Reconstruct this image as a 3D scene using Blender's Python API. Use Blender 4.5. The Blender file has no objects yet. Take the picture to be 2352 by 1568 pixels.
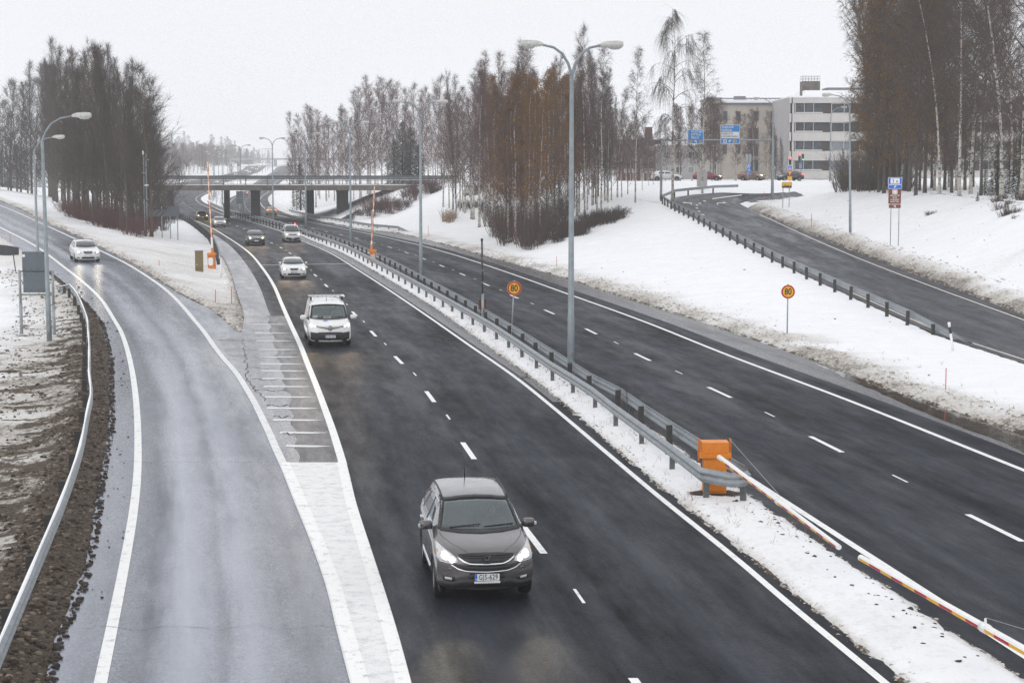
import bpy, bmesh, math, random
import numpy as np
from mathutils import Vector, Matrix, noise as mnoise
from mathutils.bvhtree import BVHTree

PI = math.pi
rad = math.radians
S = bpy.context.scene
COL = S.collection
random.seed(7)
RNG = np.random.default_rng(11)

# ------------------------------------------------------------------ camera
CAMH, FPX, HOR = 7.7, 4150.0, 392.0
TH = math.atan((784.0 - HOR) / FPX)
cam = bpy.data.cameras.new('camera')
cam.lens = FPX / 2352 * 36.0
cam.sensor_width = 36.0
cam.clip_start = 0.2
cam.clip_end = 9000
camo = bpy.data.objects.new('camera', cam)
camo.location = (0, 0, CAMH)
camo.rotation_euler = (PI / 2 - TH, 0, 0)
COL.objects.link(camo)
S.camera = camo

# ------------------------------------------------------------------ light
world = bpy.data.worlds.new('World')
S.world = world
world.use_nodes = True
wn = world.node_tree
wn.nodes.clear()
def wnode(t, **k):
    n = wn.nodes.new(t)
    for a, b in k.items():
        setattr(n, a, b)
    return n
SUN_EL, SUN_AZ = 28, 215
sky = wnode('ShaderNodeTexSky', sky_type='NISHITA', sun_disc=False)
sky.sun_elevation = rad(SUN_EL)
sky.sun_rotation = rad(SUN_AZ)
sky.dust_density = 6.0
sky.air_density = 1.0
tc = wnode('ShaderNodeTexCoord')
sep = wnode('ShaderNodeSeparateXYZ')
wn.links.new(tc.outputs['Generated'], sep.inputs[0])
ramp = wnode('ShaderNodeValToRGB')
ramp.color_ramp.elements[0].position = 0.0
ramp.color_ramp.elements[0].color = (0.88, 0.895, 0.94, 1)
ramp.color_ramp.elements[1].position = 1.0
ramp.color_ramp.elements[1].color = (1.06, 1.08, 1.12, 1)
e = ramp.color_ramp.elements.new(0.09)
e.color = (0.88, 0.895, 0.935, 1)
e = ramp.color_ramp.elements.new(0.30)
e.color = (0.96, 0.98, 1.03, 1)
wn.links.new(sep.outputs['Z'], ramp.inputs[0])
nz = wnode('ShaderNodeTexNoise')
nz.inputs['Scale'].default_value = 2.2
nz.inputs['Detail'].default_value = 4
wn.links.new(tc.outputs['Generated'], nz.inputs['Vector'])
mr = wnode('ShaderNodeMapRange')
mr.inputs['To Min'].default_value = 0.96
mr.inputs['To Max'].default_value = 1.04
wn.links.new(nz.outputs['Fac'], mr.inputs['Value'])
cl = wnode('ShaderNodeVectorMath', operation='SCALE')
wn.links.new(ramp.outputs[0], cl.inputs[0])
wn.links.new(mr.outputs[0], cl.inputs['Scale'])
b1 = wnode('ShaderNodeBackground')
b1.inputs['Strength'].default_value = 0.05
wn.links.new(sky.outputs[0], b1.inputs[0])
b2 = wnode('ShaderNodeBackground')
b2.inputs['Strength'].default_value = 1.0
wn.links.new(cl.outputs[0], b2.inputs[0])
mxs = wnode('ShaderNodeMixShader')
mxs.inputs[0].default_value = 0.93
wn.links.new(b1.outputs[0], mxs.inputs[1])
wn.links.new(b2.outputs[0], mxs.inputs[2])
wo = wnode('ShaderNodeOutputWorld')
wn.links.new(mxs.outputs[0], wo.inputs[0])

sun = bpy.data.lights.new('sun', 'SUN')
sun.energy = 0.55
sun.angle = rad(40)
sun.color = (1.0, 0.97, 0.93)
suno = bpy.data.objects.new('sun', sun)
a_, e_ = rad(SUN_AZ), rad(SUN_EL)
sd = Vector((math.sin(a_) * math.cos(e_), math.cos(a_) * math.cos(e_), math.sin(e_)))
suno.rotation_euler = sd.to_track_quat('Z', 'Y').to_euler()
COL.objects.link(suno)

S.view_settings.view_transform = 'Standard'
S.view_settings.look = 'None'
S.view_settings.gamma = 1.0
S.view_settings.exposure = 0.16
S.view_settings.use_curve_mapping = False
S.cycles.max_bounces = 6
S.cycles.diffuse_bounces = 2
S.cycles.glossy_bounces = 3
S.cycles.transmission_bounces = 4
S.cycles.transparent_max_bounces = 12
S.cycles.volume_bounces = 2
S.cycles.volume_step_rate = 4
S.cycles.sample_clamp_indirect = 2
S.cycles.use_denoising = True
S.cycles.denoising_input_passes = 'RGB_ALBEDO_NORMAL'
S.cycles.denoising_prefilter = 'NONE'
S.cycles.sample_clamp_direct = 5

HAZE_DENSITY = 0.00042

# ------------------------------------------------------------------ helpers
def tag(o, label=None, cat=None, group=None, kind=None):
    if label: o['label'] = label
    if cat: o['category'] = cat
    if group: o['group'] = group
    if kind: o['kind'] = kind
    return o

def empty(name, loc=(0, 0, 0), rz=0.0):
    o = bpy.data.objects.new(name, None)
    o.empty_display_size = 0.3
    o.location = loc
    o.rotation_euler = (0, 0, rz)
    COL.objects.link(o)
    return o

def kids(o):
    return [c for c in COL.objects if c.parent == o]

class MB:
    """collects geometry, then links it as one mesh object"""
    def __init__(s):
        s.v, s.f, s.m, s.sm = [], [], [], []
    def add(s, v, f, mi=0, smooth=False):
        n = len(s.v)
        s.v += [tuple(p) for p in v]
        for q in f:
            s.f.append(tuple(i + n for i in q)); s.m.append(mi); s.sm.append(smooth)
    def box(s, c, d, rz=0.0, mi=0, M=None):
        x, y, z = d[0] / 2, d[1] / 2, d[2] / 2
        vs = [Vector((i * x, j * y, k * z)) for i in (-1, 1) for j in (-1, 1) for k in (-1, 1)]
        R = M if M is not None else Matrix.Rotation(rz, 3, 'Z')
        c = Vector(c)
        s.add([R @ v + c for v in vs], [(0, 1, 3, 2), (4, 6, 7, 5), (0, 4, 5, 1), (2, 3, 7, 6), (0, 2, 6, 4), (1, 5, 7, 3)], mi)
    def tube(s, pts, r, n=8, cap=True, mi=0, smooth=True):
        pts = [Vector(p) for p in pts]
        rs = r if isinstance(r, (list, tuple)) else [r] * len(pts)
        base = len(s.v)
        up = None
        for i, p in enumerate(pts):
            d = (pts[min(i + 1, len(pts) - 1)] - pts[max(i - 1, 0)]).normalized()
            if up is None:
                up = Vector((0, 0, 1)) if abs(d.z) < 0.9 else Vector((1, 0, 0))
            a = d.cross(up).normalized(); b = a.cross(d).normalized(); up = b
            for k in range(n):
                t = 2 * PI * k / n
                s.v.append(tuple(p + rs[i] * (math.cos(t) * a + math.sin(t) * b)))
        for i in range(len(pts) - 1):
            for k in range(n):
                a0 = base + i * n + k; a1 = base + i * n + (k + 1) % n
                s.f.append((a0, a1, a1 + n, a0 + n)); s.m.append(mi); s.sm.append(smooth)
        if cap:
            s.f.append(tuple(base + k for k in reversed(range(n)))); s.m.append(mi); s.sm.append(False)
            e0 = base + (len(pts) - 1) * n
            s.f.append(tuple(e0 + k for k in range(n))); s.m.append(mi); s.sm.append(False)
    def lathe(s, prof, n=20, axis='Z', c=(0, 0, 0), mi=0, smooth=True):
        base = len(s.v)
        for r, z in prof:
            for k in range(n):
                t = 2 * PI * k / n
                x, y = r * math.cos(t), r * math.sin(t)
                p = (x, y, z) if axis == 'Z' else ((x, z, y) if axis == 'Y' else (z, x, y))
                s.v.append((p[0] + c[0], p[1] + c[1], p[2] + c[2]))
        for i in range(len(prof) - 1):
            for k in range(n):
                a0 = base + i * n + k; a1 = base + i * n + (k + 1) % n
                s.f.append((a0, a1, a1 + n, a0 + n)); s.m.append(mi); s.sm.append(smooth)
    def prism(s, poly, z0, z1, mi=0):
        n = len(poly)
        s.add([(x, y, z0) for x, y in poly] + [(x, y, z1) for x, y in poly],
              [tuple(reversed(range(n))), tuple(range(n, 2 * n))] + [(i, (i + 1) % n, (i + 1) % n + n, i + n) for i in range(n)], mi)
    def mesh(s, name, mats):
        me = bpy.data.meshes.new(name)
        me.from_pydata(s.v, [], s.f)
        for m in (mats if isinstance(mats, (list, tuple)) else [mats]):
            me.materials.append(m)
        me.polygons.foreach_set('material_index', s.m)
        me.polygons.foreach_set('use_smooth', s.sm)
        me.update()
        return me
    def build(s, name, mats, parent=None, loc=None, rz=None):
        return link(name, s.mesh(name, mats), parent, loc, rz)

def link(name, me, parent=None, loc=None, rz=None):
    o = bpy.data.objects.new(name, me)
    COL.objects.link(o)
    if parent is not None: o.parent = parent
    if loc is not None: o.location = loc
    if rz is not None: o.rotation_euler = (0, 0, rz)
    return o

def grid_mesh(name, P, mats, uv=None, attrs=None, smooth=True, flip=False):
    """P: (r,c,3) array of points to one mesh with optional uv (r,c,2) and point attributes"""
    r, c = P.shape[:2]
    me = bpy.data.meshes.new(name)
    idx = np.arange(r * c).reshape(r, c)
    q = np.stack([idx[:-1, :-1], idx[:-1, 1:], idx[1:, 1:], idx[1:, :-1]], -1).reshape(-1, 4)
    if flip: q = q[:, ::-1]
    me.vertices.add(r * c)
    me.vertices.foreach_set('co', P.reshape(-1).astype(np.float32))
    me.loops.add(q.size)
    me.loops.foreach_set('vertex_index', q.reshape(-1).astype(np.int32))
    me.polygons.add(len(q))
    me.polygons.foreach_set('loop_start', np.arange(0, q.size, 4, dtype=np.int32))
    me.polygons.foreach_set('loop_total', np.full(len(q), 4, dtype=np.int32))
    me.polygons.foreach_set('use_smooth', np.full(len(q), smooth, dtype=bool))
    me.update(calc_edges=True)
    if uv is not None:
        l = me.uv_layers.new(name='UVMap')
        l.data.foreach_set('uv', uv.reshape(-1, 2)[q.reshape(-1)].reshape(-1).astype(np.float32))
    for k, a in (attrs or {}).items():
        at = me.attributes.new(k, 'FLOAT', 'POINT')
        at.data.foreach_set('value', a.reshape(-1).astype(np.float32))
    for m in (mats if isinstance(mats, (list, tuple)) else [mats]):
        me.materials.append(m)
    return me

# ------------------------------------------------------------------ materials
MATS = {}
class NT:
    def __init__(s, name):
        s.mat = bpy.data.materials.new(name); s.mat.use_nodes = True
        s.t = s.mat.node_tree; s.t.nodes.clear()
        s.out = s.n('ShaderNodeOutputMaterial')
    def n(s, t, ins=None, **k):
        x = s.t.nodes.new(t)
        for a, b in k.items(): setattr(x, a, b)
        for a, b in (ins or {}).items():
            if hasattr(b, 'links') or isinstance(b, bpy.types.NodeSocket): s.t.links.new(b, x.inputs[a])
            else: x.inputs[a].default_value = b
        return x
    def noise(s, scale, detail=3, rough=0.55, vec=None, dist=0.0):
        x = s.n('ShaderNodeTexNoise', {'Scale': scale, 'Detail': detail, 'Roughness': rough, 'Distortion': dist})
        s.t.links.new(vec if vec is not None else s.obj(), x.inputs['Vector'])
        return x.outputs['Fac']
    def obj(s):
        if not hasattr(s, '_o'):
            s._o = s.n('ShaderNodeTexCoord')
        return s._o.outputs['Object']
    def uv(s, sx=1, sy=1):
        s.obj()
        m = s.n('ShaderNodeMapping', {'Vector': s._o.outputs['UV'], 'Scale': (sx, sy, 1)})
        return m.outputs[0]
    def scl(s, sx, sy, sz):
        return s.n('ShaderNodeMapping', {'Vector': s.obj(), 'Scale': (sx, sy, sz)}).outputs[0]
    def rng(s, v, a, b, c=0.0, d=1.0):
        return s.n('ShaderNodeMapRange', {'Value': v, 'From Min': a, 'From Max': b, 'To Min': c, 'To Max': d}).outputs[0]
    def mix(s, f, a, b):
        x = s.n('ShaderNodeMix', data_type='RGBA')
        for i, val in ((0, f), (6, a), (7, b)):
            if isinstance(val, bpy.types.NodeSocket): s.t.links.new(val, x.inputs[i])
            else: x.inputs[i].default_value = val if i == 0 else (tuple(val) + (1,))[:4]
        return x.outputs[2]
    def math(s, op, a, b=0.0, clamp=False):
        x = s.n('ShaderNodeMath', operation=op, use_clamp=clamp)
        for i, val in ((0, a), (1, b)):
            if isinstance(val, bpy.types.NodeSocket): s.t.links.new(val, x.inputs[i])
            else: x.inputs[i].default_value = val
        return x.outputs[0]
    def attr(s, name):
        return s.n('ShaderNodeAttribute', attribute_name=name).outputs['Fac']
    def bsdf(s, **k):
        names = {'color': 'Base Color', 'rough': 'Roughness', 'metal': 'Metallic', 'spec': 'Specular IOR Level', 'normal': 'Normal',
                 'coat': 'Coat Weight', 'coatr': 'Coat Roughness', 'emit': 'Emission Color', 'es': 'Emission Strength', 'trans': 'Transmission Weight', 'ior': 'IOR', 'sheen': 'Sheen Weight', 'alpha': 'Alpha'}
        x = s.n('ShaderNodeBsdfPrincipled')
        for a, b in k.items():
            i = x.inputs[names[a]]
            if isinstance(b, bpy.types.NodeSocket): s.t.links.new(b, i)
            elif isinstance(b, (tuple, list)): i.default_value = (tuple(b) + (1,))[:4]
            else: i.default_value = b
        s.t.links.new(x.outputs[0], s.out.inputs[0])
        return x
    def bump(s, h, strength=0.3, dist=0.02):
        return s.n('ShaderNodeBump', {'Height': h, 'Strength': strength, 'Distance': dist}).outputs[0]

def mat(name, col, rough=0.6, metal=0.0, var=0.12, scale=6.0, bump=0.0, coat=0.0, spec=0.5, dirt=0.0, dirtcol=(0.12, 0.10, 0.08)):
    if name in MATS: return MATS[name]
    t = NT(name)
    n1 = t.noise(scale, 4, 0.6)
    f = t.rng(n1, 0.3, 0.7, 1 - var, 1 + var)
    c = t.n('ShaderNodeVectorMath', {0: tuple(col[:3])}, operation='SCALE')
    t.t.links.new(f, c.inputs['Scale'])
    cc = c.outputs[0]
    if dirt:
        n2 = t.noise(scale * 2.3, 6, 0.7)
        cc = t.mix(t.rng(n2, 0.45, 0.72, 0, dirt), cc, dirtcol)
    kw = dict(color=cc, rough=t.rng(t.noise(scale * 1.7, 3), 0.3, 0.7, max(0.02, rough - 0.08), min(1, rough + 0.1)), metal=metal, spec=spec)
    if coat: kw['coat'] = coat
    if bump: kw['normal'] = t.bump(t.noise(scale * 8, 4), bump, 0.01)
    t.bsdf(**kw)
    MATS[name] = t.mat
    return t.mat

def emat(name, col, strength, base=(0.8, 0.8, 0.8)):
    if name in MATS: return MATS[name]
    t = NT(name)
    n = t.rng(t.noise(30, 2), 0.3, 0.7, strength * 0.85, strength * 1.15)
    t.bsdf(color=base, rough=0.3, emit=col, es=n)
    MATS[name] = t.mat
    return t.mat

# ------------------------------------------------------------------ picture point to place on the ground
def up(u, v, h=0.0):
    a = (u - 1176.0) / FPX; b = (784.0 - v) / FPX
    dz = -math.sin(TH) + b * math.cos(TH); dy = math.cos(TH) + b * math.sin(TH)
    t = (h - CAMH) / dz
    return (a * t, dy * t)

def upf(u, v, hf):
    h = 0.0
    for _ in range(60):
        x, y = up(u, v, h)
        h = h * 0.5 + 0.5 * float(hf(min(y, 2000)))
    return (x, y)

def hz(v, Y):
    """height of the picture row v at the distance Y"""
    b = (784.0 - v) / FPX
    return CAMH + Y * (-math.sin(TH) + b * math.cos(TH)) / (math.cos(TH) + b * math.sin(TH))
def xu(u, v, Y):
    b = (784.0 - v) / FPX
    return (u - 1176.0) / FPX * Y / (math.cos(TH) + b * math.sin(TH))

class F1:
    """monotone cubic through (Y, value) pairs"""
    def __init__(s, pts):
        pts = sorted(pts)
        q = [pts[0]]
        for p in pts[1:]:
            if p[0] - q[-1][0] > 1e-3: q.append(p)
        x = np.array([p[0] for p in q], float); y = np.array([p[1] for p in q], float)
        h = np.diff(x); d = np.diff(y) / h
        m = np.zeros(len(x))
        m[0], m[-1] = d[0], d[-1]
        for i in range(1, len(x) - 1):
            w = (h[i - 1] * d[i] + h[i] * d[i - 1]) / (h[i - 1] + h[i])
            m[i] = w
        s.x, s.y, s.m = x, y, m
    def __call__(s, t):
        t = np.asarray(t, float)
        i = np.clip(np.searchsorted(s.x, t) - 1, 0, len(s.x) - 2)
        h = s.x[i + 1] - s.x[i]
        u = (t - s.x[i]) / h
        uc = np.clip(u, 0, 1)
        a = (1 + 2 * uc) * (1 - uc) ** 2 * s.y[i] + uc * (1 - uc) ** 2 * h * s.m[i] + uc * uc * (3 - 2 * uc) * s.y[i + 1] + uc * uc * (uc - 1) * h * s.m[i + 1]
        a = a + np.where(u < 0, u * h * s.m[0], 0) + np.where(u > 1, (u - 1) * h * s.m[-1], 0)
        return a
class L1:
    def __init__(s, pts):
        pts = sorted(pts); s.x = [p[0] for p in pts]; s.y = [p[1] for p in pts]
    def __call__(s, t):
        return np.interp(t, s.x, s.y)
def smooth_fn(f, y0=18.0, y1=1900.0, k=0.05):
    ys = np.exp(np.linspace(math.log(y0), math.log(y1), 420))
    v = f(ys)
    n = max(1, int(k / ((math.log(y1) - math.log(y0)) / 420)))
    ker = np.hanning(2 * n + 3)[1:-1]; ker /= ker.sum()
    d = np.log(ys)
    lin = np.polyval(np.polyfit(d[:6], v[:6], 1), 0)
    pad0 = v[0] + (v[1] - v[0]) * np.arange(-n, 0); pad1 = v[-1] + (v[-1] - v[-2]) * np.arange(1, n + 1)
    vv = np.convolve(np.concatenate([pad0, v, pad1]), ker, 'valid')
    g = lambda t: np.interp(np.asarray(t, float), ys, vv[:len(ys)])
    return g
# ------------------------------------------------------------------ heights of the roads by distance
hM = L1([(0, 0), (640, 0), (760, 2.4), (900, 6.0), (1300, 11.0), (2000, 14.0), (4000, 16)])
hLR = smooth_fn(L1([(0, 0), (92, 0), (125, 1.25), (175, 2.45), (210, 3.4), (260, 4.3), (395, 5.3), (900, 6.5), (2000, 14)]), k=0.06)
hRR = smooth_fn(L1([(0, 0), (85, 0.0), (127, 1.5), (172, 3.2), (200, 4.1), (240, 5.35), (258, 6.2), (330, 6.3), (900, 8), (2000, 15)]), k=0.03)

def curve(px, hf, sm=0.05):
    return smooth_fn(F1([(lambda p: (p[1], p[0]))(upf(u, v, hf)) for u, v in px]), k=sm)

LCL = curve([(930, 1568), (903, 1463), (873, 1361), (841, 1260), (808, 1153), (789, 1070), (776, 1026), (761, 979), (745, 935), (728, 889), (706, 834), (692.6, 799), (668.4, 746.5), (644.5, 692), (630.5, 658.6), (618.7, 638),
             (601, 613), (577.7, 585), (548.4, 562), (519, 543), (488.4, 524.5), (446, 506), (413, 493), (383, 475), (367, 457), (380, 440)], hM)
LCR = curve([(2032.7, 1568), (1780, 1359), (1735.8, 1320.7), (1493, 1123.6), (1386.3, 1033.6), (1269, 934.5), (1192.9, 873), (1081.6, 795.4), (985, 728),
             (830, 625), (746.4, 575), (693.4, 553), (651, 534), (599.7, 516.5), (519, 495), (470.6, 472.7), (459, 467), (450, 457), (477, 438.6)], hM)
RCR = curve([(2352, 1080), (1947, 918.7), (1676, 817), (1493, 743.7), (1304, 675), (1152, 621), (1005, 574), (746, 516.5), (637.8, 493.8), (614.8, 483),
             (601, 471), (597.7, 457), (616.5, 439)], hM)
# far away the road climbs and bends to the right
def far(fn, x900, x1300, x1900, y0=690):
    def g(t):
        t = np.asarray(t, float)
        a = fn(np.minimum(t, y0)); s0 = (fn(y0) - fn(y0 - 15)) / 15.0
        f = F1([(y0 - 20, float(fn(y0 - 20))), (y0, float(fn(y0))), (900, x900), (1300, x1300), (1900, x1900)])
        return np.where(t < y0, a, f(t))
    return g
LCL = far(LCL, -139, -186, -235)
LCR = far(LCR, -130, -176, -225)
RCR = far(RCR, -112, -158, -206)
def slope(fn, t, e=1.0):
    return (fn(np.asarray(t) + e) - fn(np.asarray(t) - e)) / (2 * e)
def off(fn, d):
    """parallel curve at the distance d to the right"""
    return lambda t: fn(t) + d * np.sqrt(1 + slope(fn, t) ** 2)
LCM = off(LCR, -3.72)
RCM = off(RCR, -3.72)
RCL = off(RCR, -7.35)

LRL = curve([(230.6, 1568), (262, 1417), (285.6, 1296.7), (304, 1192), (314.5, 1103), (317, 1019), (313.4, 930), (301.4, 840.8), (288, 788.4), (270, 746.5),
             (257.8, 727), (228.5, 683), (187.5, 645), (146.5, 613), (87.9, 569), (0, 522)], hLR, 0.03)
LRR = curve([(821, 1568), (789, 1451), (765, 1356), (729, 1254), (687, 1153), (655, 1075), (634, 1030), (618, 993), (602, 960), (586, 927), (568, 896), (542, 856), (514, 824), (494, 798), (457, 747.6), (424.8, 709.6), (380.9, 665.6), (322, 624.6), (263.7, 592), (190, 557),
             (87.9, 510), (0, 472)], hLR, 0.03)
LRA = curve([(110, 1568), (131, 1470), (173, 1381), (204, 1270.6), (230.6, 1113), (251.6, 992.8), (254, 893), (251.6, 814.6), (238.5, 762), (237, 753.5),
             (205, 706.6), (181.6, 683), (122, 633), (64.5, 585), (0, 541)], hLR, 0.04)
LRB = curve([(600, 840), (556, 774), (527, 747.6), (483, 712.5), (410, 674.4), (351.6, 636.3), (293, 601), (205, 556), (117, 516), (0, 461)], hLR, 0.03)
LCA = curve([(600, 840), (558, 772), (562, 725), (548, 680), (541, 654), (526.5, 614.6), (511.8, 588), (495.7, 562), (478, 545), (452, 526), (433, 513), (412, 502), (392, 492)], hM, 0.03)
PS = curve([(770, 1200), (728, 1100), (705, 1040), (699, 1023), (688, 957.7), (677, 903), (662, 859), (651, 821), (638.6, 768), (615, 709.5), (597, 660), (578, 625), (560.6, 600), (540, 575), (495.7, 541.4), (468, 527)], hM, 0.03)
_lrr0, _ps0 = LRR, PS
PS = lambda t: np.minimum(_ps0(t), LCL(t) - 0.12)
seam = lambda t: np.where(np.asarray(t) < 66, LRR(t) * .55 + PS(t) * .45 + np.interp(t, [20, 55, 66], [0, 0, -9.7 - float(LRR(66.) * .55 + PS(66.) * .45)]), np.interp(t, [66, 83], [-9.7, -12.4]))
YT = 83.2                                    # the tip of the snowy island between exit and motorway
_lca, _lra, _lrb, _ps = LCA, LRA, LRB, PS
LCA = lambda t: np.where(np.asarray(t) < 290, _lca(t), LCL(t) - 2.6 - 0 * np.asarray(t)) * 1.0
LCA = (lambda a: (lambda t: np.minimum(a(t), LCL(t) - 1.1)))(LCA)
MEDL = smooth_fn(lambda t: LCR(t) + np.interp(t, [0, 45, 70, 100, 140, 250, 400, 600], [.15, .22, .5, .95, 1.0, 1.0, 1.2, 1.2]), k=0.03)
MEDR = lambda t: RCL(t) - np.interp(t, [0, 40, 100, 300, 420], [.45, .5, .8, .8, 1.1])
RCE = smooth_fn(F1([(lambda p: (p[1], p[0]))(up(u, v)) for u, v in [(2352, 1000), (2079, 908.5), (1914, 846), (1749.3, 787.6), (1550, 720.7), (1493, 703.4), (1322, 647.4), (1222, 618), (1128, 592), (1000, 557), (880, 528)]]), k=0.03)
_rce = RCE
RCE = lambda t: np.where(np.asarray(t) < 230, _rce(t), RCR(t) + 2.0)
RCE = smooth_fn(RCE, k=0.04)
# right ramp: rail line, edges, lines
RRP = F1([(60, 20.6), (88, 19.46), (104, 18.74), (120, 18.1), (140, 17.56), (156, 17.16), (172, 16.87), (184, 16.65), (200, 16.73), (207, 17.0)])
RRA = lambda t: RRP(t) + 0.45
RRL = curve([(2352, 815), (2177.8, 743.7), (2064, 701.6), (1950, 655), (1800, 592), (1700, 548), (1620, 505)], hRR, 0.03)
RRR = curve([(2352, 735), (2159, 665), (1981, 597), (1870, 550), (1756, 498)], hRR, 0.03)
RRB = curve([(2352, 723), (2147.6, 647), (1981, 585), (1859, 536), (1790, 508), (1731, 484), (1696, 467)], hRR, 0.03)
hook_l = [(RRA(y), y) for y in np.arange(58, 206, 4.0)]
hook_r = [(float(RRB(y)), y) for y in np.arange(58, 190, 4.0)]
hl2 = [upf(u, v, hRR) for u, v in [(1543, 458), (1556, 452), (1590, 447.3), (1655, 442), (1729, 437), (1802, 433.6), (1875, 431.5), (1960, 429), (2300, 424)]]
hr2 = [upf(u, v, hRR) for u, v in [(1700, 469), (1697, 465.5), (1713, 461), (1741, 454.5), (1777, 448), (1826, 440), (1880, 434.5), (1965, 431.5), (2300, 426.5)]]

# ------------------------------------------------------------------ cross sections of the ground
def fb(x, y, s=1.0, o=3, seed=0.0):
    """vectorised value noise, -1..1"""
    tot = np.zeros(np.broadcast(x, y).shape); amp = 1.0; nn = 0.0
    for k in range(o):
        X = np.asarray(x) * s + seed + 17.3 * k; Y = np.asarray(y) * s - seed + 9.1 * k
        xi = np.floor(X).astype(np.int64); yi = np.floor(Y).astype(np.int64)
        fx = X - xi; fy = Y - yi
        fx = fx * fx * (3 - 2 * fx); fy = fy * fy * (3 - 2 * fy)
        def h(a, b):
            n = (a * 374761393 + b * 668265263) & 0x7fffffff
            n = ((n ^ (n >> 13)) * 1274126177) & 0x7fffffff
            return ((n ^ (n >> 16)) & 0xffff) / 32768.0 - 1.0
        v = (h(xi, yi) * (1 - fx) + h(xi + 1, yi) * fx) * (1 - fy) + (h(xi, yi + 1) * (1 - fx) + h(xi + 1, yi + 1) * fx) * fy
        tot = tot + v * amp; nn += amp; amp *= 0.55; s *= 2.03
    return tot / nn

B7 = F1([(0, 21), (60, 20.6 + .45), (88, 19.9), (120, 18.55), (156, 17.6), (184, 17.1), (200, 16.4), (215, 14), (240, 6), (262, -3), (276, -14.5), (303, -17.5), (330, -20), (420, -38), (700, -80), (1300, -140), (2000, -190)])
h7 = L1([(0, 0), (85, 0), (127, 1.5), (172, 3.2), (200, 4.1), (225, 4.6), (241, 5.2), (246, 6.15), (249, 6.1), (266, 6.05), (276, 5.25), (302, 5.2), (318, 3.6), (420, 3.5), (700, 3.2), (900, 7.5), (1300, 13.5), (2000, 17)])
def B8(t):
    t = np.asarray(t, float)
    return np.where(t < 190, RRB(np.minimum(t, 190)), np.interp(t, [190, 205, 245, 265, 330, 420, 700, 1300, 2000], [float(RRB(190.)), 30.5, 36, 40, 36, -20, -70, -130, -180]))
h8 = lambda t: np.where(np.asarray(t) < 190, hRR(t), np.interp(t, [190, 205, 225, 242, 246, 249, 302, 330, 420, 700, 900, 1300, 2000], [float(hRR(190.)), 4.3, 4.75, 5.4, 6.3, 6.15, 6.15, 5, 3.6, 3.4, 7.7, 13.7, 17]))
def B9(t): return B8(t) + np.interp(t, [0, 60, 120, 170, 215, 250, 2000], [16, 15, 11, 13, 13, 16, 30])
h9 = L1([(0, 3.2), (60, 3.3), (100, 4.6), (125, 5.3), (150, 5.6), (180, 5.8), (205, 6.0), (235, 6.1), (258, 6.3), (310, 6.3), (420, 6), (900, 10), (2000, 20)])

def sections(Y):
    """break points (x, h) over an array of distances"""
    Y = np.asarray(Y, float)
    wf = np.clip((Y - 330) / 260, 0, 1); wf = wf * wf * (3 - 2 * wf)
    lra = LRA(np.minimum(Y, 420)) * (1 - wf) + (LCL(Y) - 30) * wf
    lrb = LRB(np.minimum(Y, 420)) * (1 - wf) + (LCL(Y) - 22) * wf
    lca = LCA(Y)
    tip = Y < YT
    sm = seam(Y)
    lrb = np.where(tip, sm - 0.02, np.minimum(lrb, lca - 0.02))
    lca = np.where(tip, sm + 0.02, lca)
    hl = hLR(Y) * (1 - wf) + (hM(Y) + 1.5) * wf
    hm = hM(Y)
    xs = [lra - 420, lra - 60, lra - 22, lra, lrb, lca, MEDL(Y), MEDR(Y), RCE(Y), B7(Y), B8(Y), B9(Y), B9(Y) + 45, B9(Y) + 420]
    ext = np.interp(Y, [0, 60, 150, 300], [0.0, -0.2, 0.9, 1.6])
    hs = [hl + ext + 2, hl + ext + 1, hl + ext * .6, hl, np.where(tip, 0, hl), hm, hm, hm, hm, h7(Y), h8(Y), h9(Y), h9(Y) + 0.7, h9(Y) + 3]
    return xs, hs
ROADSEG = {3, 5, 7, 9}                 # segments between break points that carry tarmac (9 only for the near ramp)

def H(x, y):
    """ground height at single points"""
    xs, hs = sections(np.array([float(y)]))
    X = [float(a[0]) for a in xs]; Hh = [float(a) if np.ndim(a) == 0 else float(np.ravel(a)[0]) for a in hs]
    return float(np.interp(x, X, Hh))

_gy = np.arange(20, 1320, 2.0); _gx = np.arange(-420, 300, 1.5)
def _mk():
    xs, hs = sections(_gy)
    xs = np.stack([np.broadcast_to(a, _gy.shape) for a in xs], 1); hs = np.stack([np.broadcast_to(a, _gy.shape) for a in hs], 1)
    return np.stack([np.interp(_gx, xs[i], hs[i]) for i in range(len(_gy))])
_gh = _mk()
def Hv(x, y):
    fx = np.clip((np.asarray(x, float) + 420) / 1.5, 0, len(_gx) - 1.001); fy = np.clip((np.asarray(y, float) - 20) / 2.0, 0, len(_gy) - 1.001)
    i = fx.astype(int); j = fy.astype(int); u = fx - i; v = fy - j
    return (_gh[j, i] * (1 - u) + _gh[j, i + 1] * u) * (1 - v) + (_gh[j + 1, i] * (1 - u) + _gh[j + 1, i + 1] * u) * v
def H(x, y):
    return float(Hv(x, y))
def ground_hit(u, v, y0=60.0, y1=420.0):
    ys = np.arange(y0, y1, 0.5)
    b = (784.0 - v) / FPX
    k = 1 / (math.cos(TH) + b * math.sin(TH))
    xs = (u - 1176.0) / FPX * ys * k
    ray = CAMH + ys * (-math.sin(TH) + b * math.cos(TH)) * k
    ok = np.nonzero(ray <= Hv(xs, ys))[0]
    i = ok[0] if len(ok) else len(ys) - 1
    return float(xs[i]), float(ys[i]), float(Hv(xs[i], ys[i]))

def rows(y0, y1):
    r = [y0]
    while r[-1] < y1:
        r.append(r[-1] + (max(0.16, 0.0042 * r[-1]) if r[-1] < 330 else 0.02 * r[-1]))
    return np.array(r)
YR = rows(22.0, 2600.0)

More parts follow.
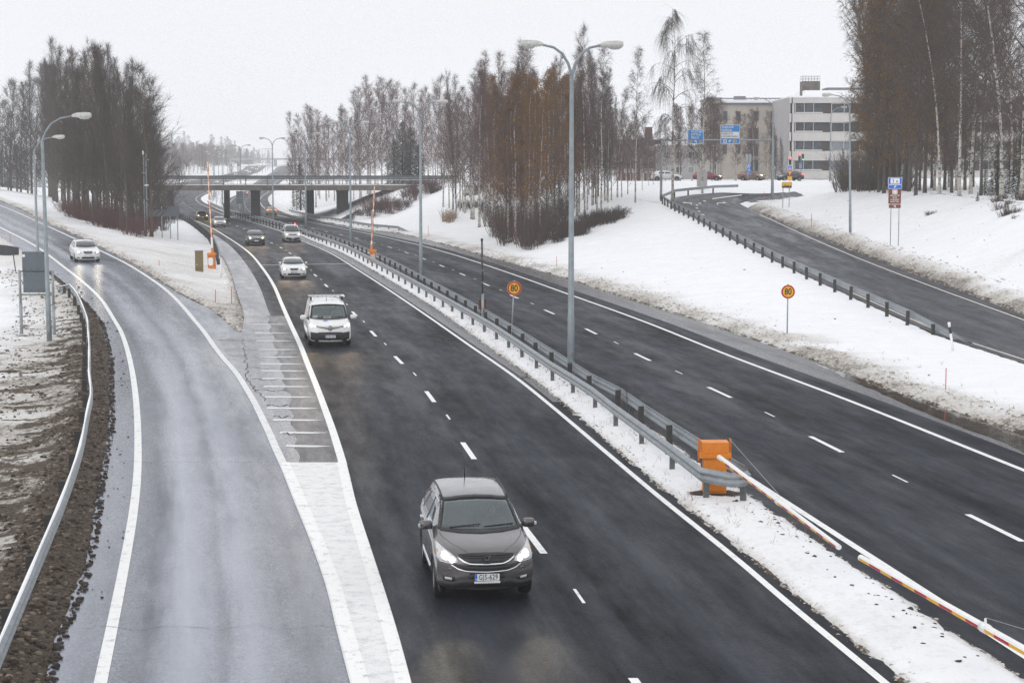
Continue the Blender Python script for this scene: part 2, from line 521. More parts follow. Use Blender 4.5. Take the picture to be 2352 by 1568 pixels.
def poly_mask(px, py, poly):
    inside = np.zeros(px.shape, bool)
    n = len(poly); j = n - 1
    for i in range(n):
        xi, yi = poly[i]; xj, yj = poly[j]
        c = ((yi > py) != (yj > py)) & (px < (xj - xi) * (py - yi) / (yj - yi + 1e-12) + xi)
        inside ^= c; j = i
    return inside

def build_ground(mat_):
    xs, hs = sections(YR)
    xs = [np.broadcast_to(a, YR.shape) for a in xs]; hs = [np.broadcast_to(a, YR.shape) for a in hs]
    near = [0, .06, .14, .24, .36, .5, .66, .84, 1.05, 1.3, 1.6, 2.0, 2.5, 3.1, 3.8, 4.6]
    cols_x, cols_h, dl, dr, seg, road = [], [], [], [], [], []
    def addc(x, h, a, b, s, rd):
        cols_x.append(x); cols_h.append(h); dl.append(a); dr.append(b); seg.append(s); road.append(rd)
    for k in range(len(xs) - 1):
        x0, x1, h0, h1 = xs[k], xs[k + 1], hs[k], hs[k + 1]
        w = np.maximum(x1 - x0, 0.001)
        if k in (0, 12):
            ts = np.linspace(0, 1, 24) ** 1.6
            if k == 0: ts = 1 - ts[::-1]
            T = [np.full_like(w, t) for t in ts]
        elif k in ROADSEG:
            ins = np.minimum(0.42, w * .3)
            T = [ins / w, ins / w + (1 - 2 * ins / w) * .33, ins / w + (1 - 2 * ins / w) * .66, 1 - ins / w]
        else:
            D = near
            m = np.minimum(1.0, w / (2.2 * D[-1]))
            a = [d * m / w for d in D]
            nm = {1: 16, 2: 46, 4: 34, 6: 4, 8: 30, 10: 34, 11: 30}[k]
            lo, hi = a[-1], 1 - a[-1]
            T = a + [lo + (hi - lo) * (i + 1) / (nm + 1) for i in range(nm)] + [1 - q for q in a[::-1]]
        for t in T:
            s_ = t * t * (3 - 2 * t)
            tt = t if k in ROADSEG else (0.35 * t + 0.65 * s_)
            addc(x0 + w * t, h0 + (h1 - h0) * tt, w * t, w * (1 - t), k, k in ROADSEG)
    X = np.stack(cols_x, 1); Hh = np.stack(cols_h, 1); DL = np.stack(dl, 1); DR = np.stack(dr, 1)
    SEG = np.broadcast_to(np.array(seg)[None, :], X.shape); RD = np.broadcast_to(np.array(road)[None, :], X.shape).copy()
    Y = np.broadcast_to(YR[:, None], X.shape)
    # hook of the right ramp and the crossing road behind it
    hp = hook_l[-3:] + hl2 + hr2[::-1] + hook_r[-2:][::-1]
    near9 = (SEG == 9)
    RD[near9 & (Y > 196)] = False
    inhook = poly_mask(X, Y, hp) & (Y > 190)
    cross = (Y > 249) & (Y < 266) & (X > 12) & (X < 140)
    RDm = RD | inhook | cross
    W = DL + DR
    dist = np.minimum(DL, DR)
    dist = np.where((SEG == 9) | (Y > 205) & (SEG >= 9), 3.0, dist)
    fine = fb(X, Y, 3.2, 4, 3.3); mid = fb(X, Y, 0.55, 3, 8.1); big = fb(X, Y, 0.09, 3, 1.7)
    rise = np.clip(dist / 0.45, 0, 1)
    ns = mid * 0.15 * np.clip(dist / 2.5, 0, 1) + big * 0.35 * np.clip((dist - 1.5) / 8, 0, 1) + fine * 0.02
    amp = np.where(Y < 330, 1.0, 0.0)
    Z = Hh + ns + np.where(dist < 0.02, -0.035, 0.0)
    lift = 0.09 * rise - 0.03
    # ploughed bank along the right edges
    bankR = np.where(SEG == 8, np.exp(-((DL - 1.0) / 0.8) ** 2) * 0.26, 0) + np.where((SEG == 10) & (Y < 205), np.exp(-((DL - 1.1) / 0.9) ** 2) * 0.42, 0)
    bankG = np.where(SEG == 4, (np.exp(-((DL - .7) / .6) ** 2) + np.exp(-((DR - .5) / .4) ** 2)) * 0.16 * np.clip(W / 3, 0, 1), 0)
    soilb = np.where(SEG == 2, np.exp(-((DR - 1.0) / 0.75) ** 2) * 0.28, 0) * np.clip((125 - Y) / 30, 0.25, 1)
    med = np.where(SEG == 6, np.sin(np.clip(DL / W, 0, 1) * PI) * 0.10, 0)
    rough_ = np.where((SEG == 8) | (SEG == 10), np.clip(1 - (DL - 1) / 2.5, 0, 1), 0) + np.where(SEG == 4, .35, 0) + np.where(SEG == 2, np.clip(1 - (DR - 2) / 6, 0, 1), 0)
    Z = Z + lift + (bankR + bankG + soilb + med) * (0.75 + 0.5 * mid)
    Z = Z + rough_ * 0.055 * fb(X, Y, 2.4, 3, 40.0) * rise + rough_ * 0.03 * fb(X, Y, 7.0, 2, 41.0) * rise
    Z = Z + np.where(dist < .5, 0.045 * fb(X, Y, 1.9, 3, 77.0), 0)
    Z = np.where(RDm, Hh - 0.16, Z)
    Z = np.where(RD & (SEG == 9), Hh - 0.16, Z)
    # masks: dirty snow, brown soil
    pn = fb(X, Y, 0.35, 3, 5.5)
    dirt = np.where((SEG == 8), np.clip(.88 - DL / 4.0 + pn * .55, 0, 1) * np.interp(Y, [0, 160, 260], [1, .9, .5]), 0)
    dirt = np.maximum(dirt, np.where((SEG == 10) & (Y < 210), np.clip(1.12 - DL / 2.1 + pn * .4, 0, 1), 0))
    dirt = np.maximum(dirt, np.where(SEG == 4, np.clip(np.maximum(np.clip(1.0 - DL / 2.2, 0, 1) * .9, .50 * np.clip((240 - Y) / 90, 0, 1) + .42 * np.clip((118 - Y) / 30, 0, 1)) + pn * .28 + np.clip(.5 - DR / 1.0, 0, .4), 0, 1), 0))
    dirt = np.maximum(dirt, np.where(SEG == 6, np.clip(.10 + .7 * np.clip(1 - dist / .35, 0, 1) + pn * .16, 0, 1), 0))
    wl = np.interp(Y, [20, 34, 60, 80, 110, 200], [11, 9.5, 7.0, 6.0, 4.2, 1.6])
    dirt = np.maximum(dirt, np.where(SEG == 2, np.clip(1.25 - DR / wl + pn * .55, 0, 1) * np.interp(Y, [0, 80, 110, 220], [1, .95, .7, .5]), 0))
    dirt = np.maximum(dirt, np.where(SEG <= 2, np.clip(.12 + pn * .2, 0, .3), 0))
    dirt = np.maximum(dirt, np.where((SEG >= 10) & (Y > 95) & (Y < 215), np.clip(fb(X, Y, .12, 3, 90.) * .5 - .08, 0, .25), 0))
    sw = np.interp(Y, [20, 34, 60, 85, 100, 125], [1.9, 1.75, 1.35, .95, .55, .1])
    soil = np.where(SEG == 2, np.clip(1.6 - DR / (sw * .75) + pn * .25, 0, 1), 0) * (Y < 128)
    patch = fb(X, Y, 1.5, 4, 21.0)
    soil = np.maximum(soil, np.where((SEG == 2) & (Y < 92), np.clip((patch * 1.1 + .30 - DR / (wl * 1.5)) * 1.6 + .42, 0, 1) * np.clip((wl - DR) / 1.5, 0, 1) * .8, 0))
    soil = np.maximum(soil, np.where((dist < .16) & (SEG != 2), .55 + patch * .4, 0))
    P = np.stack([X, Y, Z], -1)
    me = grid_mesh('snowy_ground', P, mat_, attrs={'dirt': dirt, 'soil': soil})
    return me, (X, Y, Z)
# ------------------------------------------------------------------ ground and road materials
def m_snow():
    t = NT('snow')
    d = t.attr('dirt'); s = t.attr('soil')
    n1 = t.noise(0.9, 6, 0.62); n2 = t.noise(6.0, 6, 0.7, vec=t.scl(1, 0.55, 1)); n3 = t.noise(24, 4, 0.7)
    base = t.mix(t.rng(n1, 0.3, 0.7), (0.80, 0.805, 0.82), (0.86, 0.86, 0.865))
    k = t.math('ADD', t.math('MULTIPLY', n2, 0.8), t.math('MULTIPLY', n3, 0.35))
    f1 = t.math('MULTIPLY', t.rng(t.math('ADD', d, t.math('MULTIPLY', t.math('SUBTRACT', k, 0.58), 1.7)), 0.12, 1.0), 1.0, True)
    c1 = t.mix(f1, base, (0.50, 0.455, 0.395))
    f2 = t.rng(t.math('ADD', t.math('MULTIPLY', d, 0.55), t.math('SUBTRACT', k, 0.58)), 0.42, 0.62)
    c2 = t.mix(t.math('MULTIPLY', f2, 0.8, True), c1, (0.10, 0.082, 0.066))
    f3 = t.rng(t.math('ADD', s, t.math('MULTIPLY', t.math('SUBTRACT', k, 0.56), 1.5)), 0.42, 0.62)
    n4 = t.noise(9.0, 5, 0.75)
    soilc = t.mix(t.rng(t.math('ADD', t.math('MULTIPLY', n3, 0.5), t.math('MULTIPLY', n4, 0.5)), 0.38, 0.62), (0.028, 0.020, 0.015), (0.17, 0.13, 0.095))
    c3 = t.mix(t.math('MULTIPLY', f3, 1.0, True), c2, soilc)
    hgt = t.math('ADD', t.math('MULTIPLY', n2, 1.0), t.math('MULTIPLY', n3, 0.5))
    b = t.n('ShaderNodeBump', {'Height': hgt, 'Distance': 0.10, 'Strength': t.rng(t.math('MAXIMUM', d, s), 0, 1, 0.28, 1.0)}).outputs[0]
    t.bsdf(color=c3, rough=t.rng(f3, 0, 1, 0.75, 0.9), spec=0.25, normal=b)
    return t.mat

def m_asphalt(name, dark, light, rlo, rhi, wet=0.5, track=(), joints=0.0, spec=0.5, lightpatch=0.5, bs=0.8):
    """uv: u metres across from the left edge, v metres along"""
    t = NT(name)
    fine = t.noise(16, 3, 0.85)
    fine2 = t.noise(4.5, 5, 0.85)
    st = t.noise(1.0, 5, 0.6, vec=t.uv(0.75, 0.045))
    st2 = t.noise(1.0, 6, 0.7, vec=t.uv(1.5, 0.30))
    blot = t.noise(1.0, 6, 0.65, vec=t.uv(0.42, 0.05))
    f = t.math('ADD', t.math('MULTIPLY', st, 0.55), t.math('MULTIPLY', st2, 0.45))
    w = t.rng(f, 0.34, 0.70)
    c = t.mix(t.math('MULTIPLY', w, lightpatch, True), dark, light)
    gr = t.rng(t.math('ADD', fine, t.math('MULTIPLY', fine2, 0.5)), 0.56, 0.96, 0.0, 2.6)
    sc = t.n('ShaderNodeVectorMath', {0: c}, operation='SCALE'); t.t.links.new(gr, sc.inputs['Scale'])
    cc = t.mix(t.rng(t.noise(17, 2, 0.9), 0.60, 0.72, 0, .8), sc.outputs[0], tuple(min(1, q * 1.6 + .035) for q in light))
    sx = t.n('ShaderNodeSeparateXYZ', {0: t.uv(1, 1)})
    u, v = sx.outputs[0], sx.outputs[1]
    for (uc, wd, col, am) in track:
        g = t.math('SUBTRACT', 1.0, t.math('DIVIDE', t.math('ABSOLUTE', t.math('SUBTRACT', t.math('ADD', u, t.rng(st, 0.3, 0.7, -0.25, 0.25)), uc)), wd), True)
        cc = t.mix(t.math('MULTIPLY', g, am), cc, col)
    if joints:
        jn = t.math('PINGPONG', t.math('ADD', v, t.math('MULTIPLY', t.noise(1.0, 3, 0.6, vec=t.uv(0.7, 0.2)), 1.6)), joints / 2)
        jl = t.rng(jn, 0.0, 0.05, 1.0, 0.0)
        jl = t.math('MULTIPLY', jl, t.rng(t.noise(1.0, 2, vec=t.uv(0.15, 0.3)), 0.45, 0.6), True)
        cc = t.mix(t.math('MULTIPLY', jl, 0.85), cc, (0.03, 0.03, 0.032))
    r = t.rng(t.math('ADD', t.math('MULTIPLY', blot, wet), t.math('MULTIPLY', w, 1 - wet)), 0.36, 0.62, rhi, rlo)
    b = t.n('ShaderNodeBump', {'Height': t.math('ADD', fine, fine2), 'Distance': 0.018, 'Strength': bs}).outputs[0]
    t.bsdf(color=cc, rough=r, spec=t.rng(w, 0, 1, spec * .45, spec * 1.6), normal=b)
    return t.mat

def m_paint(name, col, worn, under=(0.06, 0.06, 0.065)):
    t = NT(name)
    n = t.noise(3.0, 7, 0.75)
    n2 = t.noise(30, 3, 0.7)
    k = t.math('ADD', t.math('MULTIPLY', n, 0.7), t.math('MULTIPLY', n2, 0.3))
    c = t.mix(t.rng(k, 0.62 - worn * 0.35, 0.75 - worn * 0.2), col, under)
    t.bsdf(color=c, rough=0.45, normal=t.bump(n2, 0.3, 0.004))
    return t.mat

M_SNOW = m_snow()
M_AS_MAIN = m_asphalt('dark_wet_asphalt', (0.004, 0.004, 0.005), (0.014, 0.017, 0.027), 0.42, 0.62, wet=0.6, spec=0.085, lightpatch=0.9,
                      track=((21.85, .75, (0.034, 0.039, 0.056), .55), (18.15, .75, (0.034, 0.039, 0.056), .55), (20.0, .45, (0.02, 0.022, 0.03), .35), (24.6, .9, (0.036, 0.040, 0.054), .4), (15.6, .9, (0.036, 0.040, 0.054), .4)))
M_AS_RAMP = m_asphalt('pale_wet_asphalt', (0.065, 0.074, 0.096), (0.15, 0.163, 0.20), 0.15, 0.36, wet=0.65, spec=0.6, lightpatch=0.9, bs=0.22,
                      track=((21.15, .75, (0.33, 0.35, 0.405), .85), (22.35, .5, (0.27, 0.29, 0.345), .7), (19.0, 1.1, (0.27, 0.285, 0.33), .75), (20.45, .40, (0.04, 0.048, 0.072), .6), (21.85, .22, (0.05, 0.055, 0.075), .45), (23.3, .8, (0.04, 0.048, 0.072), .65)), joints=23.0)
M_AS_GORE = m_asphalt('pale_cracked_asphalt', (0.20, 0.20, 0.215), (0.34, 0.335, 0.345), 0.28, 0.5, wet=0.4, spec=0.5, joints=6.0)
M_AS_RR = m_asphalt('grey_asphalt', (0.030, 0.031, 0.036), (0.065, 0.068, 0.080), 0.40, 0.66, wet=0.5, spec=0.22, lightpatch=0.8)
M_AS_EDGE = m_asphalt('wet_shoulder_asphalt', (0.05, 0.05, 0.055), (0.13, 0.13, 0.145), 0.14, 0.42, wet=0.8, spec=0.5)
M_LINE = m_paint('white_road_paint', (0.82, 0.82, 0.80), 0.25)
M_WORN = m_paint('worn_white_road_paint', (0.74, 0.74, 0.73), 0.40, (0.40, 0.40, 0.41))
M_FAINT = m_paint('faded_white_road_paint', (0.50, 0.49, 0.48), 0.62, (0.25, 0.25, 0.26))
M_CREAM = m_paint('cream_road_paint', (0.74, 0.70, 0.60), 0.3)

ground_me, GG = build_ground(M_SNOW)
ground = link('snowy_ground', ground_me)
tag(ground, 'snow covered verges, banks and slopes around the roads', kind='structure')

def ysamp(y0, y1, st=None):
    r = [y0]
    while r[-1] < y1 - 1e-6:
        r.append(min(y1, r[-1] + (st or max(0.5, 0.012 * r[-1]))))
    return np.array(r)

def strip(name, A, B, y0, y1, hf, m, z=0.0, nc=5, e0=0.0, e1=0.0, parent=None, st=None, uv0=0.0, ref=None):
    Y = ysamp(y0, y1, st)
    a = A(Y) - e0; b = B(Y) + e1
    t = np.linspace(0, 1, nc)[None, :]
    X = a[:, None] + (b - a)[:, None] * t
    Z = np.broadcast_to((hf(Y) + z)[:, None], X.shape)
    P = np.stack([X, np.broadcast_to(Y[:, None], X.shape), Z], -1)
    U = X - a[:, None] + uv0
    if ref is not None: U = (X - ref(Y)[:, None]) / np.sqrt(1 + slope(ref, Y)[:, None] ** 2) + 20
    UV = np.stack([U, P[:, :, 1]], -1)
    return link(name, grid_mesh(name, P, m, uv=UV), parent)

def road(name, label, *a, **k):
    o = strip(name, *a, **k)
    return tag(o, label, kind='structure')

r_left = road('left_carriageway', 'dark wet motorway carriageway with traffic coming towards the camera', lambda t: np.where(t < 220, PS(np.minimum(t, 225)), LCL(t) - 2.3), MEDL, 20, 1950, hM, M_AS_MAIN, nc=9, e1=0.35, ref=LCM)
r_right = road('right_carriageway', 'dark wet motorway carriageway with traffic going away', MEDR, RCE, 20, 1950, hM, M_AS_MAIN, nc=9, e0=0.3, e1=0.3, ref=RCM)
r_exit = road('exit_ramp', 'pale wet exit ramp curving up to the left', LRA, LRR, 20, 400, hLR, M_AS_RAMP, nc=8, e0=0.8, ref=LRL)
r_gore = road('gore_area', 'pale cracked tarmac between the exit ramp and the motorway', LRR, lambda t: seam(t), 20, YT, hM, M_AS_GORE, nc=5)
r_gore2 = road('ramp_shoulder', 'narrow strip of tarmac right of the exit ramp line', LRR, LRB, YT, 300, hLR, M_AS_RAMP, nc=3, e1=0.35, uv0=1.5)
r_gf = road('gore_patch', 'small patch of wet tarmac at the tip of the snowy island', lambda t: seam(YT) - 1.2 + 0 * t, lambda t: seam(YT) + .9 + 0 * t, YT - .8, YT + 2.6, hM, M_AS_GORE, z=0.004, nc=4)
r_sh = road('pale_shoulder', 'pale tarmac shoulder left of the motorway line', lambda t: np.where(t < YT, seam(t), LCA(t) - 0.3), PS, 20, 225, hM, M_AS_GORE, nc=4, uv0=30)
M_AS_MID = m_asphalt('headlight_sheen_asphalt', (0.045, 0.045, 0.05), (0.13, 0.132, 0.145), 0.22, 0.5, wet=0.6, spec=0.35)  # dark tarmac lightened in colour for headlight reflection, softening the pale edge
r_mid = road('gore_edge_sheen', 'tarmac coloured grey for headlight reflection under the hatch bars beside the motorway line', lambda t: PS(t) - .25 + fb(np.asarray(t, float), 0 * np.asarray(t, float), .6, 3, 4.) * .22, LCL, 47, 96, hM, M_AS_MID, z=.003, nc=4, st=.4)
r_gut = road('median_gutter', 'wet pale gutter strip along the snowy median', off(LCR, 0.22), off(MEDL, 0.34), 60, 330, hM, M_AS_EDGE, z=0.004, nc=3)
r_wsh = road('wet_shoulder', 'wet outer shoulder with puddles beside the dirty snow bank', off(RCR, 1.05), off(RCE, 0.25), 30, 300, hM, M_AS_EDGE, z=0.004, nc=4)

def loft_pts(name, L, R, hf, m, z=0.0, nc=5):
    P = []; UV = []
    s = 0
    for i, (a, b) in enumerate(zip(L, R)):
        if i: s += math.hypot(L[i][0] - L[i - 1][0] + R[i][0] - R[i - 1][0], L[i][1] - L[i - 1][1] + R[i][1] - R[i - 1][1]) / 2
        row = []; ru = []
        w = math.hypot(a[0] - b[0], a[1] - b[1])
        for k in range(nc):
            t = k / (nc - 1)
            x = a[0] + (b[0] - a[0]) * t; y = a[1] + (b[1] - a[1]) * t
            row.append((x, y, float(hf(y)) + z)); ru.append((w * t, s))
        P.append(row); UV.append(ru)
    return link(name, grid_mesh(name, np.array(P), m, uv=np.array(UV)))

def resample(pts, n):
    p = np.array(pts, float); d = np.r_[0, np.cumsum(np.hypot(*np.diff(p, axis=0).T))]
    s = np.linspace(0, d[-1], n)
    return list(zip(np.interp(s, d, p[:, 0]), np.interp(s, d, p[:, 1])))
A1 = [p for p in hook_l if p[1] < 186]; A2 = [p for p in hook_l if p[1] >= 186] + hl2
C1 = [p for p in hook_r if p[1] < 186]; C2 = [p for p in hook_r if p[1] >= 186] + hr2
r_rr = loft_pts('ramp_road', resample(A1, 60) + resample(A2, 50)[1:], resample(C1, 60) + resample(C2, 50)[1:], hRR, M_AS_RR)
tag(r_rr, 'grey ramp road climbing along the guard rail to the crossing on the right', kind='structure')
mb = MB(); mb.box((77, 257.5, 6.12), (130, 15.6, 0.16))
r_cr = mb.build('crossing_road', M_AS_RR); tag(r_cr, 'level crossing road behind the snow bank where cars wait', kind='structure')

# ---- painted markings, each a part of its road
def mark(parent, fn, w, y0, y1, hf, m=None, name='edge_line', z=0.008, st=None):
    return strip(name, lambda t: fn(t) - w / 2 * np.sqrt(1 + slope(fn, t) ** 2), lambda t: fn(t) + w / 2 * np.sqrt(1 + slope(fn, t) ** 2), y0, y1, hf, m or M_LINE, z=z, nc=2, parent=parent, st=st)
mark(r_left, LCL, 0.20, 20, 47, hM); mark(r_left, LCL, 0.22, 47, 1500, hM)
mark(r_left, LCR, 0.15, 20, 1500, hM)
mark(r_right, RCR, 0.18, 20, 1500, hM); mark(r_right, RCL, 0.18, 20, 1500, hM)
d0 = up(905, 818)[1]; 
for i in range(-4, 40):
    y = d0 + 12 * i
    if y > 14 and y < 480:
        y = max(y, 21); mark(r_left, LCM, 0.15, y - 3 if y > 24 else y - .1, y, hM, name='lane_dash', z=0.006)
dR = up(1611, 889)[1]
for i in range(-3, 40):
    y = dR + 12.0 * i
    if y > 24 and y < 560:
        mark(r_right, RCM, 0.15, y - 3, y, hM, name='lane_dash', z=0.006)
for i in range(-3, 14):                    # thin remains of the old line between the dashes
    y = d0 + 12 * i - 7.2
    if y > 24: mark(r_left, off(LCM, 0.1), 0.06, y, y + 1.1, hM, name='old_dash', z=0.005)
    y = dR + 12 * i + 4.2
    if y > 26: mark(r_right, off(RCM, 0.12), 0.06, y, y + 1.1, hM, name='old_dash', z=0.005)
mark(r_exit, LRL, 0.20, 20, 380, hLR)
mark(r_exit, LRR, 0.22, 20, 380, hLR, M_WORN, z=0.012)
# solid painted nose where the two lines meet
YN = up(780, 1062)[1]
o = strip('painted_nose', lambda t: LRR(t) + 0.02, lambda t: LCL(t) - 0.10, 20, YN, hM, M_WORN, z=0.010, nc=6, parent=r_gore)
for s_, fn, w in ((0, LRR, .26), (1, LCL, .24)):
    mark(r_gore, (lambda f, d: off(f, d))(fn, 0.05 if s_ == 0 else -0.03), w, 20, YN, hM, M_LINE, name='nose_edge', z=0.015)
# hatch bars
for k, v in enumerate([745, 765, 783, 803, 820, 836, 852, 870, 888, 912, 938, 965, 994, 1025]):
    y = up(700, v)[1]
    x1 = float(LCL(y)) - 0.16; x0 = max(x1 - 1.75, float(LRR(y)) + .3); xl = float(LRR(y)) + 0.6
    mb = MB()
    d = 0.16
    mb.add([(x0, y + .05 - d, .008), (x1 - .45, y - d, .008), (x1, y + .05, .008), (x1 - .45, y + d, .008), (x0, y + .10 + d, .008)], [(0, 1, 2, 3, 4)])
    mb.build('hatch_bar', M_WORN, r_gore)
    if x0 - xl < .7: continue
    mb = MB()
    xm = (x0 + xl) / 2
    mb.add([(x0 - .02, y + .05 - d * .8, .008), (x0 - .02, y + .1 + d * .8, .008), (xm, y + .22 + d * .4, .008), (xl, y - .05, .008), (xm, y + .02 - d * .4, .008)], [(0, 1, 2, 3, 4)])
    mb.build('faded_hatch_bar', M_FAINT, r_gore)
# measuring line across the left carriageway
ys = up(700, 610)[1]
mb = MB()
mb.add([(float(LCL(ys)), ys + .4, .009), (float(LCR(ys)), ys + 3.4 - .4, .009), (float(LCR(ys)), ys + 3.75 - .4, .009), (float(LCL(ys)), ys + .75, .009)], [(0, 1, 2, 3)])
mb.build('cross_line', M_LINE, r_left)
# ramp road lines
mark(r_rr, RRR, 0.13, 60, 178, hRR, M_CREAM, z=0.008); mark(r_rr, off(RRA, .45), 0.12, 60, 104, hRR, M_CREAM, z=0.008)
def quad_mark(parent, px, hf, m, name, z=0.02):
    v = []
    for u_, v_ in px:
        x, y = upf(u_, v_, hf); v.append((x, y, float(hf(y)) + z))
    mb = MB(); mb.add(v, [tuple(range(len(v)))]); return mb.build(name, m, parent)
def zz(x, y): return ((2500 + x / 2.351) * .5742, (200 + y / 2.351) * .5742)
for q in ([(820, 1396), (1100, 1361), (1100, 1369), (820, 1405)],):
    quad_mark(r_rr, [zz(*p) for p in q], hRR, M_CREAM, 'centre_line')
for (x, y, w) in ((690, 1437, 26), (735, 1416, 26), (665, 1455, 22), (662, 1482, 24), (682, 1512, 26), (716, 1544, 30)):
    quad_mark(r_rr, [zz(x, y), zz(x + w, y + 3), zz(x + w + 3, y + 13), zz(x + 4, y + 9)], hRR, M_CREAM, 'lane_dash')
for ox, fl in ((583, 1), (910, -1)):
    arrow = [(-48, -6), (-14, -13), (-14, -8), (46, -3), (46, 14), (36, 14), (34, 3), (-14, -2), (-14, 3)]
    pts = [zz(ox + fl * a, 1442 + b) for a, b in arrow]
    quad_mark(r_rr, pts, hRR, M_CREAM, 'turn_arrow')

# cracks and seams in the pale tarmac
M_CRK = mat('dark_crack', (0.02, 0.02, 0.022), 0.8)
def crack(parent, pts, w, hf, name='crack', z=.011):
    mb = MB(); V = []
    for i, (x, y) in enumerate(pts):
        a = pts[max(0, i - 1)]; b = pts[min(len(pts) - 1, i + 1)]
        d = Vector((b[0] - a[0], b[1] - a[1])).normalized(); n = Vector((-d.y, d.x)) * w * random.uniform(.3, 1.0)
        h = float(hf(y)) + z
        V += [(x + n.x, y + n.y, h), (x - n.x, y - n.y, h)]
    mb.add(V, [(2 * i, 2 * i + 1, 2 * i + 3, 2 * i + 2) for i in range(len(pts) - 1)]); return mb.build(name, M_CRK, parent)
pts = []; y = 82.6
while y > 60:
    pts.append((float(seam(y)) + random.uniform(-.09, .09), y)); y -= random.uniform(.25, .5)
crack(r_gore, pts, .022, hM)
for k in range(17):
    y = 84 + k * 3.6 + random.uniform(-.8, .8); x0 = float(LCA(y)); x1 = float(PS(y))
    n_ = 9; a = random.uniform(0, .25); b = random.uniform(.7, 1.0)
    crack(r_sh, [(x0 + (x1 - x0) * (a + (b - a) * i / n_), y + random.uniform(-.10, .10) + .3 * i / n_) for i in range(n_ + 1)], .05, hM)
for k in range(9):
    y = 52 + k * 3.7 + random.uniform(-.8, .8); x0 = float(LRR(y)) + .3; x1 = float(PS(y)) - .1
    n_ = 12; a = random.uniform(0, .2); b = random.uniform(.6, .95)
    crack(r_gore, [(x0 + (x1 - x0) * (a + (b - a) * i / n_), y + random.uniform(-.08, .08) + .25 * math.sin(i * .6)) for i in range(n_ + 1)], .035, hM)
for y in (30.0, 47.5, 71.0, 96.0):
    x0 = float(LRA(y)) + .4; x1 = float(LRR(y)); n_ = 22
    crack(r_exit, [(x0 + (x1 - x0) * i / n_, y + random.uniform(-.07, .07) + .12 * math.sin(i)) for i in range(n_ + 1)], .007, hLR)
for y in (66.0, 92.0, 118.0):
    x0 = float(LRA(y)) + .1; x1 = float(LRL(y)) - .1; n_ = 8
    crack(r_exit, [(x0 + (x1 - x0) * i / n_, y + random.uniform(-.08, .08)) for i in range(n_ + 1)], .03, hLR)
# brown puddle along the right edge and a melted drain by the median
t = NT('brown_puddle_water')
t.bsdf(color=t.mix(t.rng(t.noise(1.3, 4), .35, .65), (0.030, 0.022, 0.016), (0.07, 0.06, 0.05)), rough=t.rng(t.noise(2.0, 4), .4, .6, .02, .12), spec=.6, normal=t.bump(t.noise(5, 3), .12, .01))
M_PUD = t.mat
wob = lambda t, a, b: fb(np.asarray(t, float), np.asarray(t, float) * 0 + a, .35, 3, b) * .28
pu = strip('puddle', lambda t: RCE(t) - np.interp(t, [44, 50, 58, 66, 72], [1.5, 1.35, .95, .6, .25]) + wob(t, 2., 5.), lambda t: RCE(t) + .05, 42, 72, hM, M_PUD, z=.010, nc=4, st=.4)
tag(pu, 'brown melt water puddle along the right edge of the receding lanes', kind='structure')
x, y = up(1208, 866); mb = MB(); mb.add([(x - .35, y - .25, .012), (x + .25, y - .3, .012), (x + .55, y + .05, .014), (x + .1, y + .3, .013), (x - .3, y + .15, .012)], [(0, 1, 2, 3, 4)]); mb.build('melted_drain', M_PUD, r_gut)
# ------------------------------------------------------------------ common materials
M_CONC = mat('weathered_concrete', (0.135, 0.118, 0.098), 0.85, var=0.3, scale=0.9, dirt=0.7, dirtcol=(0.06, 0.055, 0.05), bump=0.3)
M_CONCD = mat('dark_concrete', (0.048, 0.044, 0.044), 0.85, var=0.3, scale=0.7, dirt=0.6, dirtcol=(0.03, 0.03, 0.03), bump=0.3)  # darker than the girder concrete, for deck, beams, piers and abutment
M_GALV = mat('galvanised_steel', (0.30, 0.33, 0.35), 0.5, metal=0.35, var=0.18, scale=5, dirt=0.25, dirtcol=(0.14, 0.14, 0.14))
M_RAILD = mat('dull_railing_steel', (0.10, 0.112, 0.12), 0.6, metal=0.2, var=0.2, scale=2)
M_POLE = mat('grey_green_pole_steel', (0.24, 0.28, 0.30), 0.5, metal=0.3, var=0.16, scale=3, dirt=0.2, dirtcol=(0.34, 0.35, 0.34))
M_POST = mat('dark_tarred_post', (0.045, 0.042, 0.040), 0.8, var=0.3, scale=6, dirt=0.35, dirtcol=(0.12, 0.11, 0.10))
M_POSTG = mat('grey_rail_post', (0.12, 0.125, 0.125), 0.7, var=0.3, scale=6, dirt=0.45, dirtcol=(0.05, 0.047, 0.045))
M_LAMPB = mat('dirty_lamp_housing', (0.55, 0.55, 0.52), 0.6, var=0.18, scale=7, dirt=0.55, dirtcol=(0.17, 0.17, 0.15))
M_LAMPG = mat('lamp_glass', (0.60, 0.61, 0.58), 0.2, var=0.1)
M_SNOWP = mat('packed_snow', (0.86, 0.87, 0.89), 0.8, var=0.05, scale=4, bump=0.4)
M_ORNG = mat('orange_enamel', (0.72, 0.22, 0.010), 0.5, var=0.12, scale=4, dirt=0.25, dirtcol=(0.35, 0.10, 0.01), bump=0.12)
M_ORNGR = mat('rusty_orange_enamel', (0.62, 0.19, 0.02), 0.6, var=0.2, scale=5, dirt=0.5, dirtcol=(0.16, 0.06, 0.03))
M_WHITE = mat('white_enamel', (0.80, 0.80, 0.79), 0.4, var=0.05, dirt=0.12, dirtcol=(0.5, 0.48, 0.44))
M_RED = mat('red_film', (0.42, 0.015, 0.03), 0.45, var=0.08)
M_YEL = mat('amber_film', (0.80, 0.42, 0.02), 0.45, var=0.08)
M_BLACK = mat('black_plastic', (0.014, 0.014, 0.015), 0.45, var=0.2)
M_SGREY = mat('grey_sign_back', (0.105, 0.125, 0.145), 0.5, var=0.07, scale=2)
M_SDARK = mat('dark_sign_back', (0.035, 0.04, 0.045), 0.6, var=0.1)
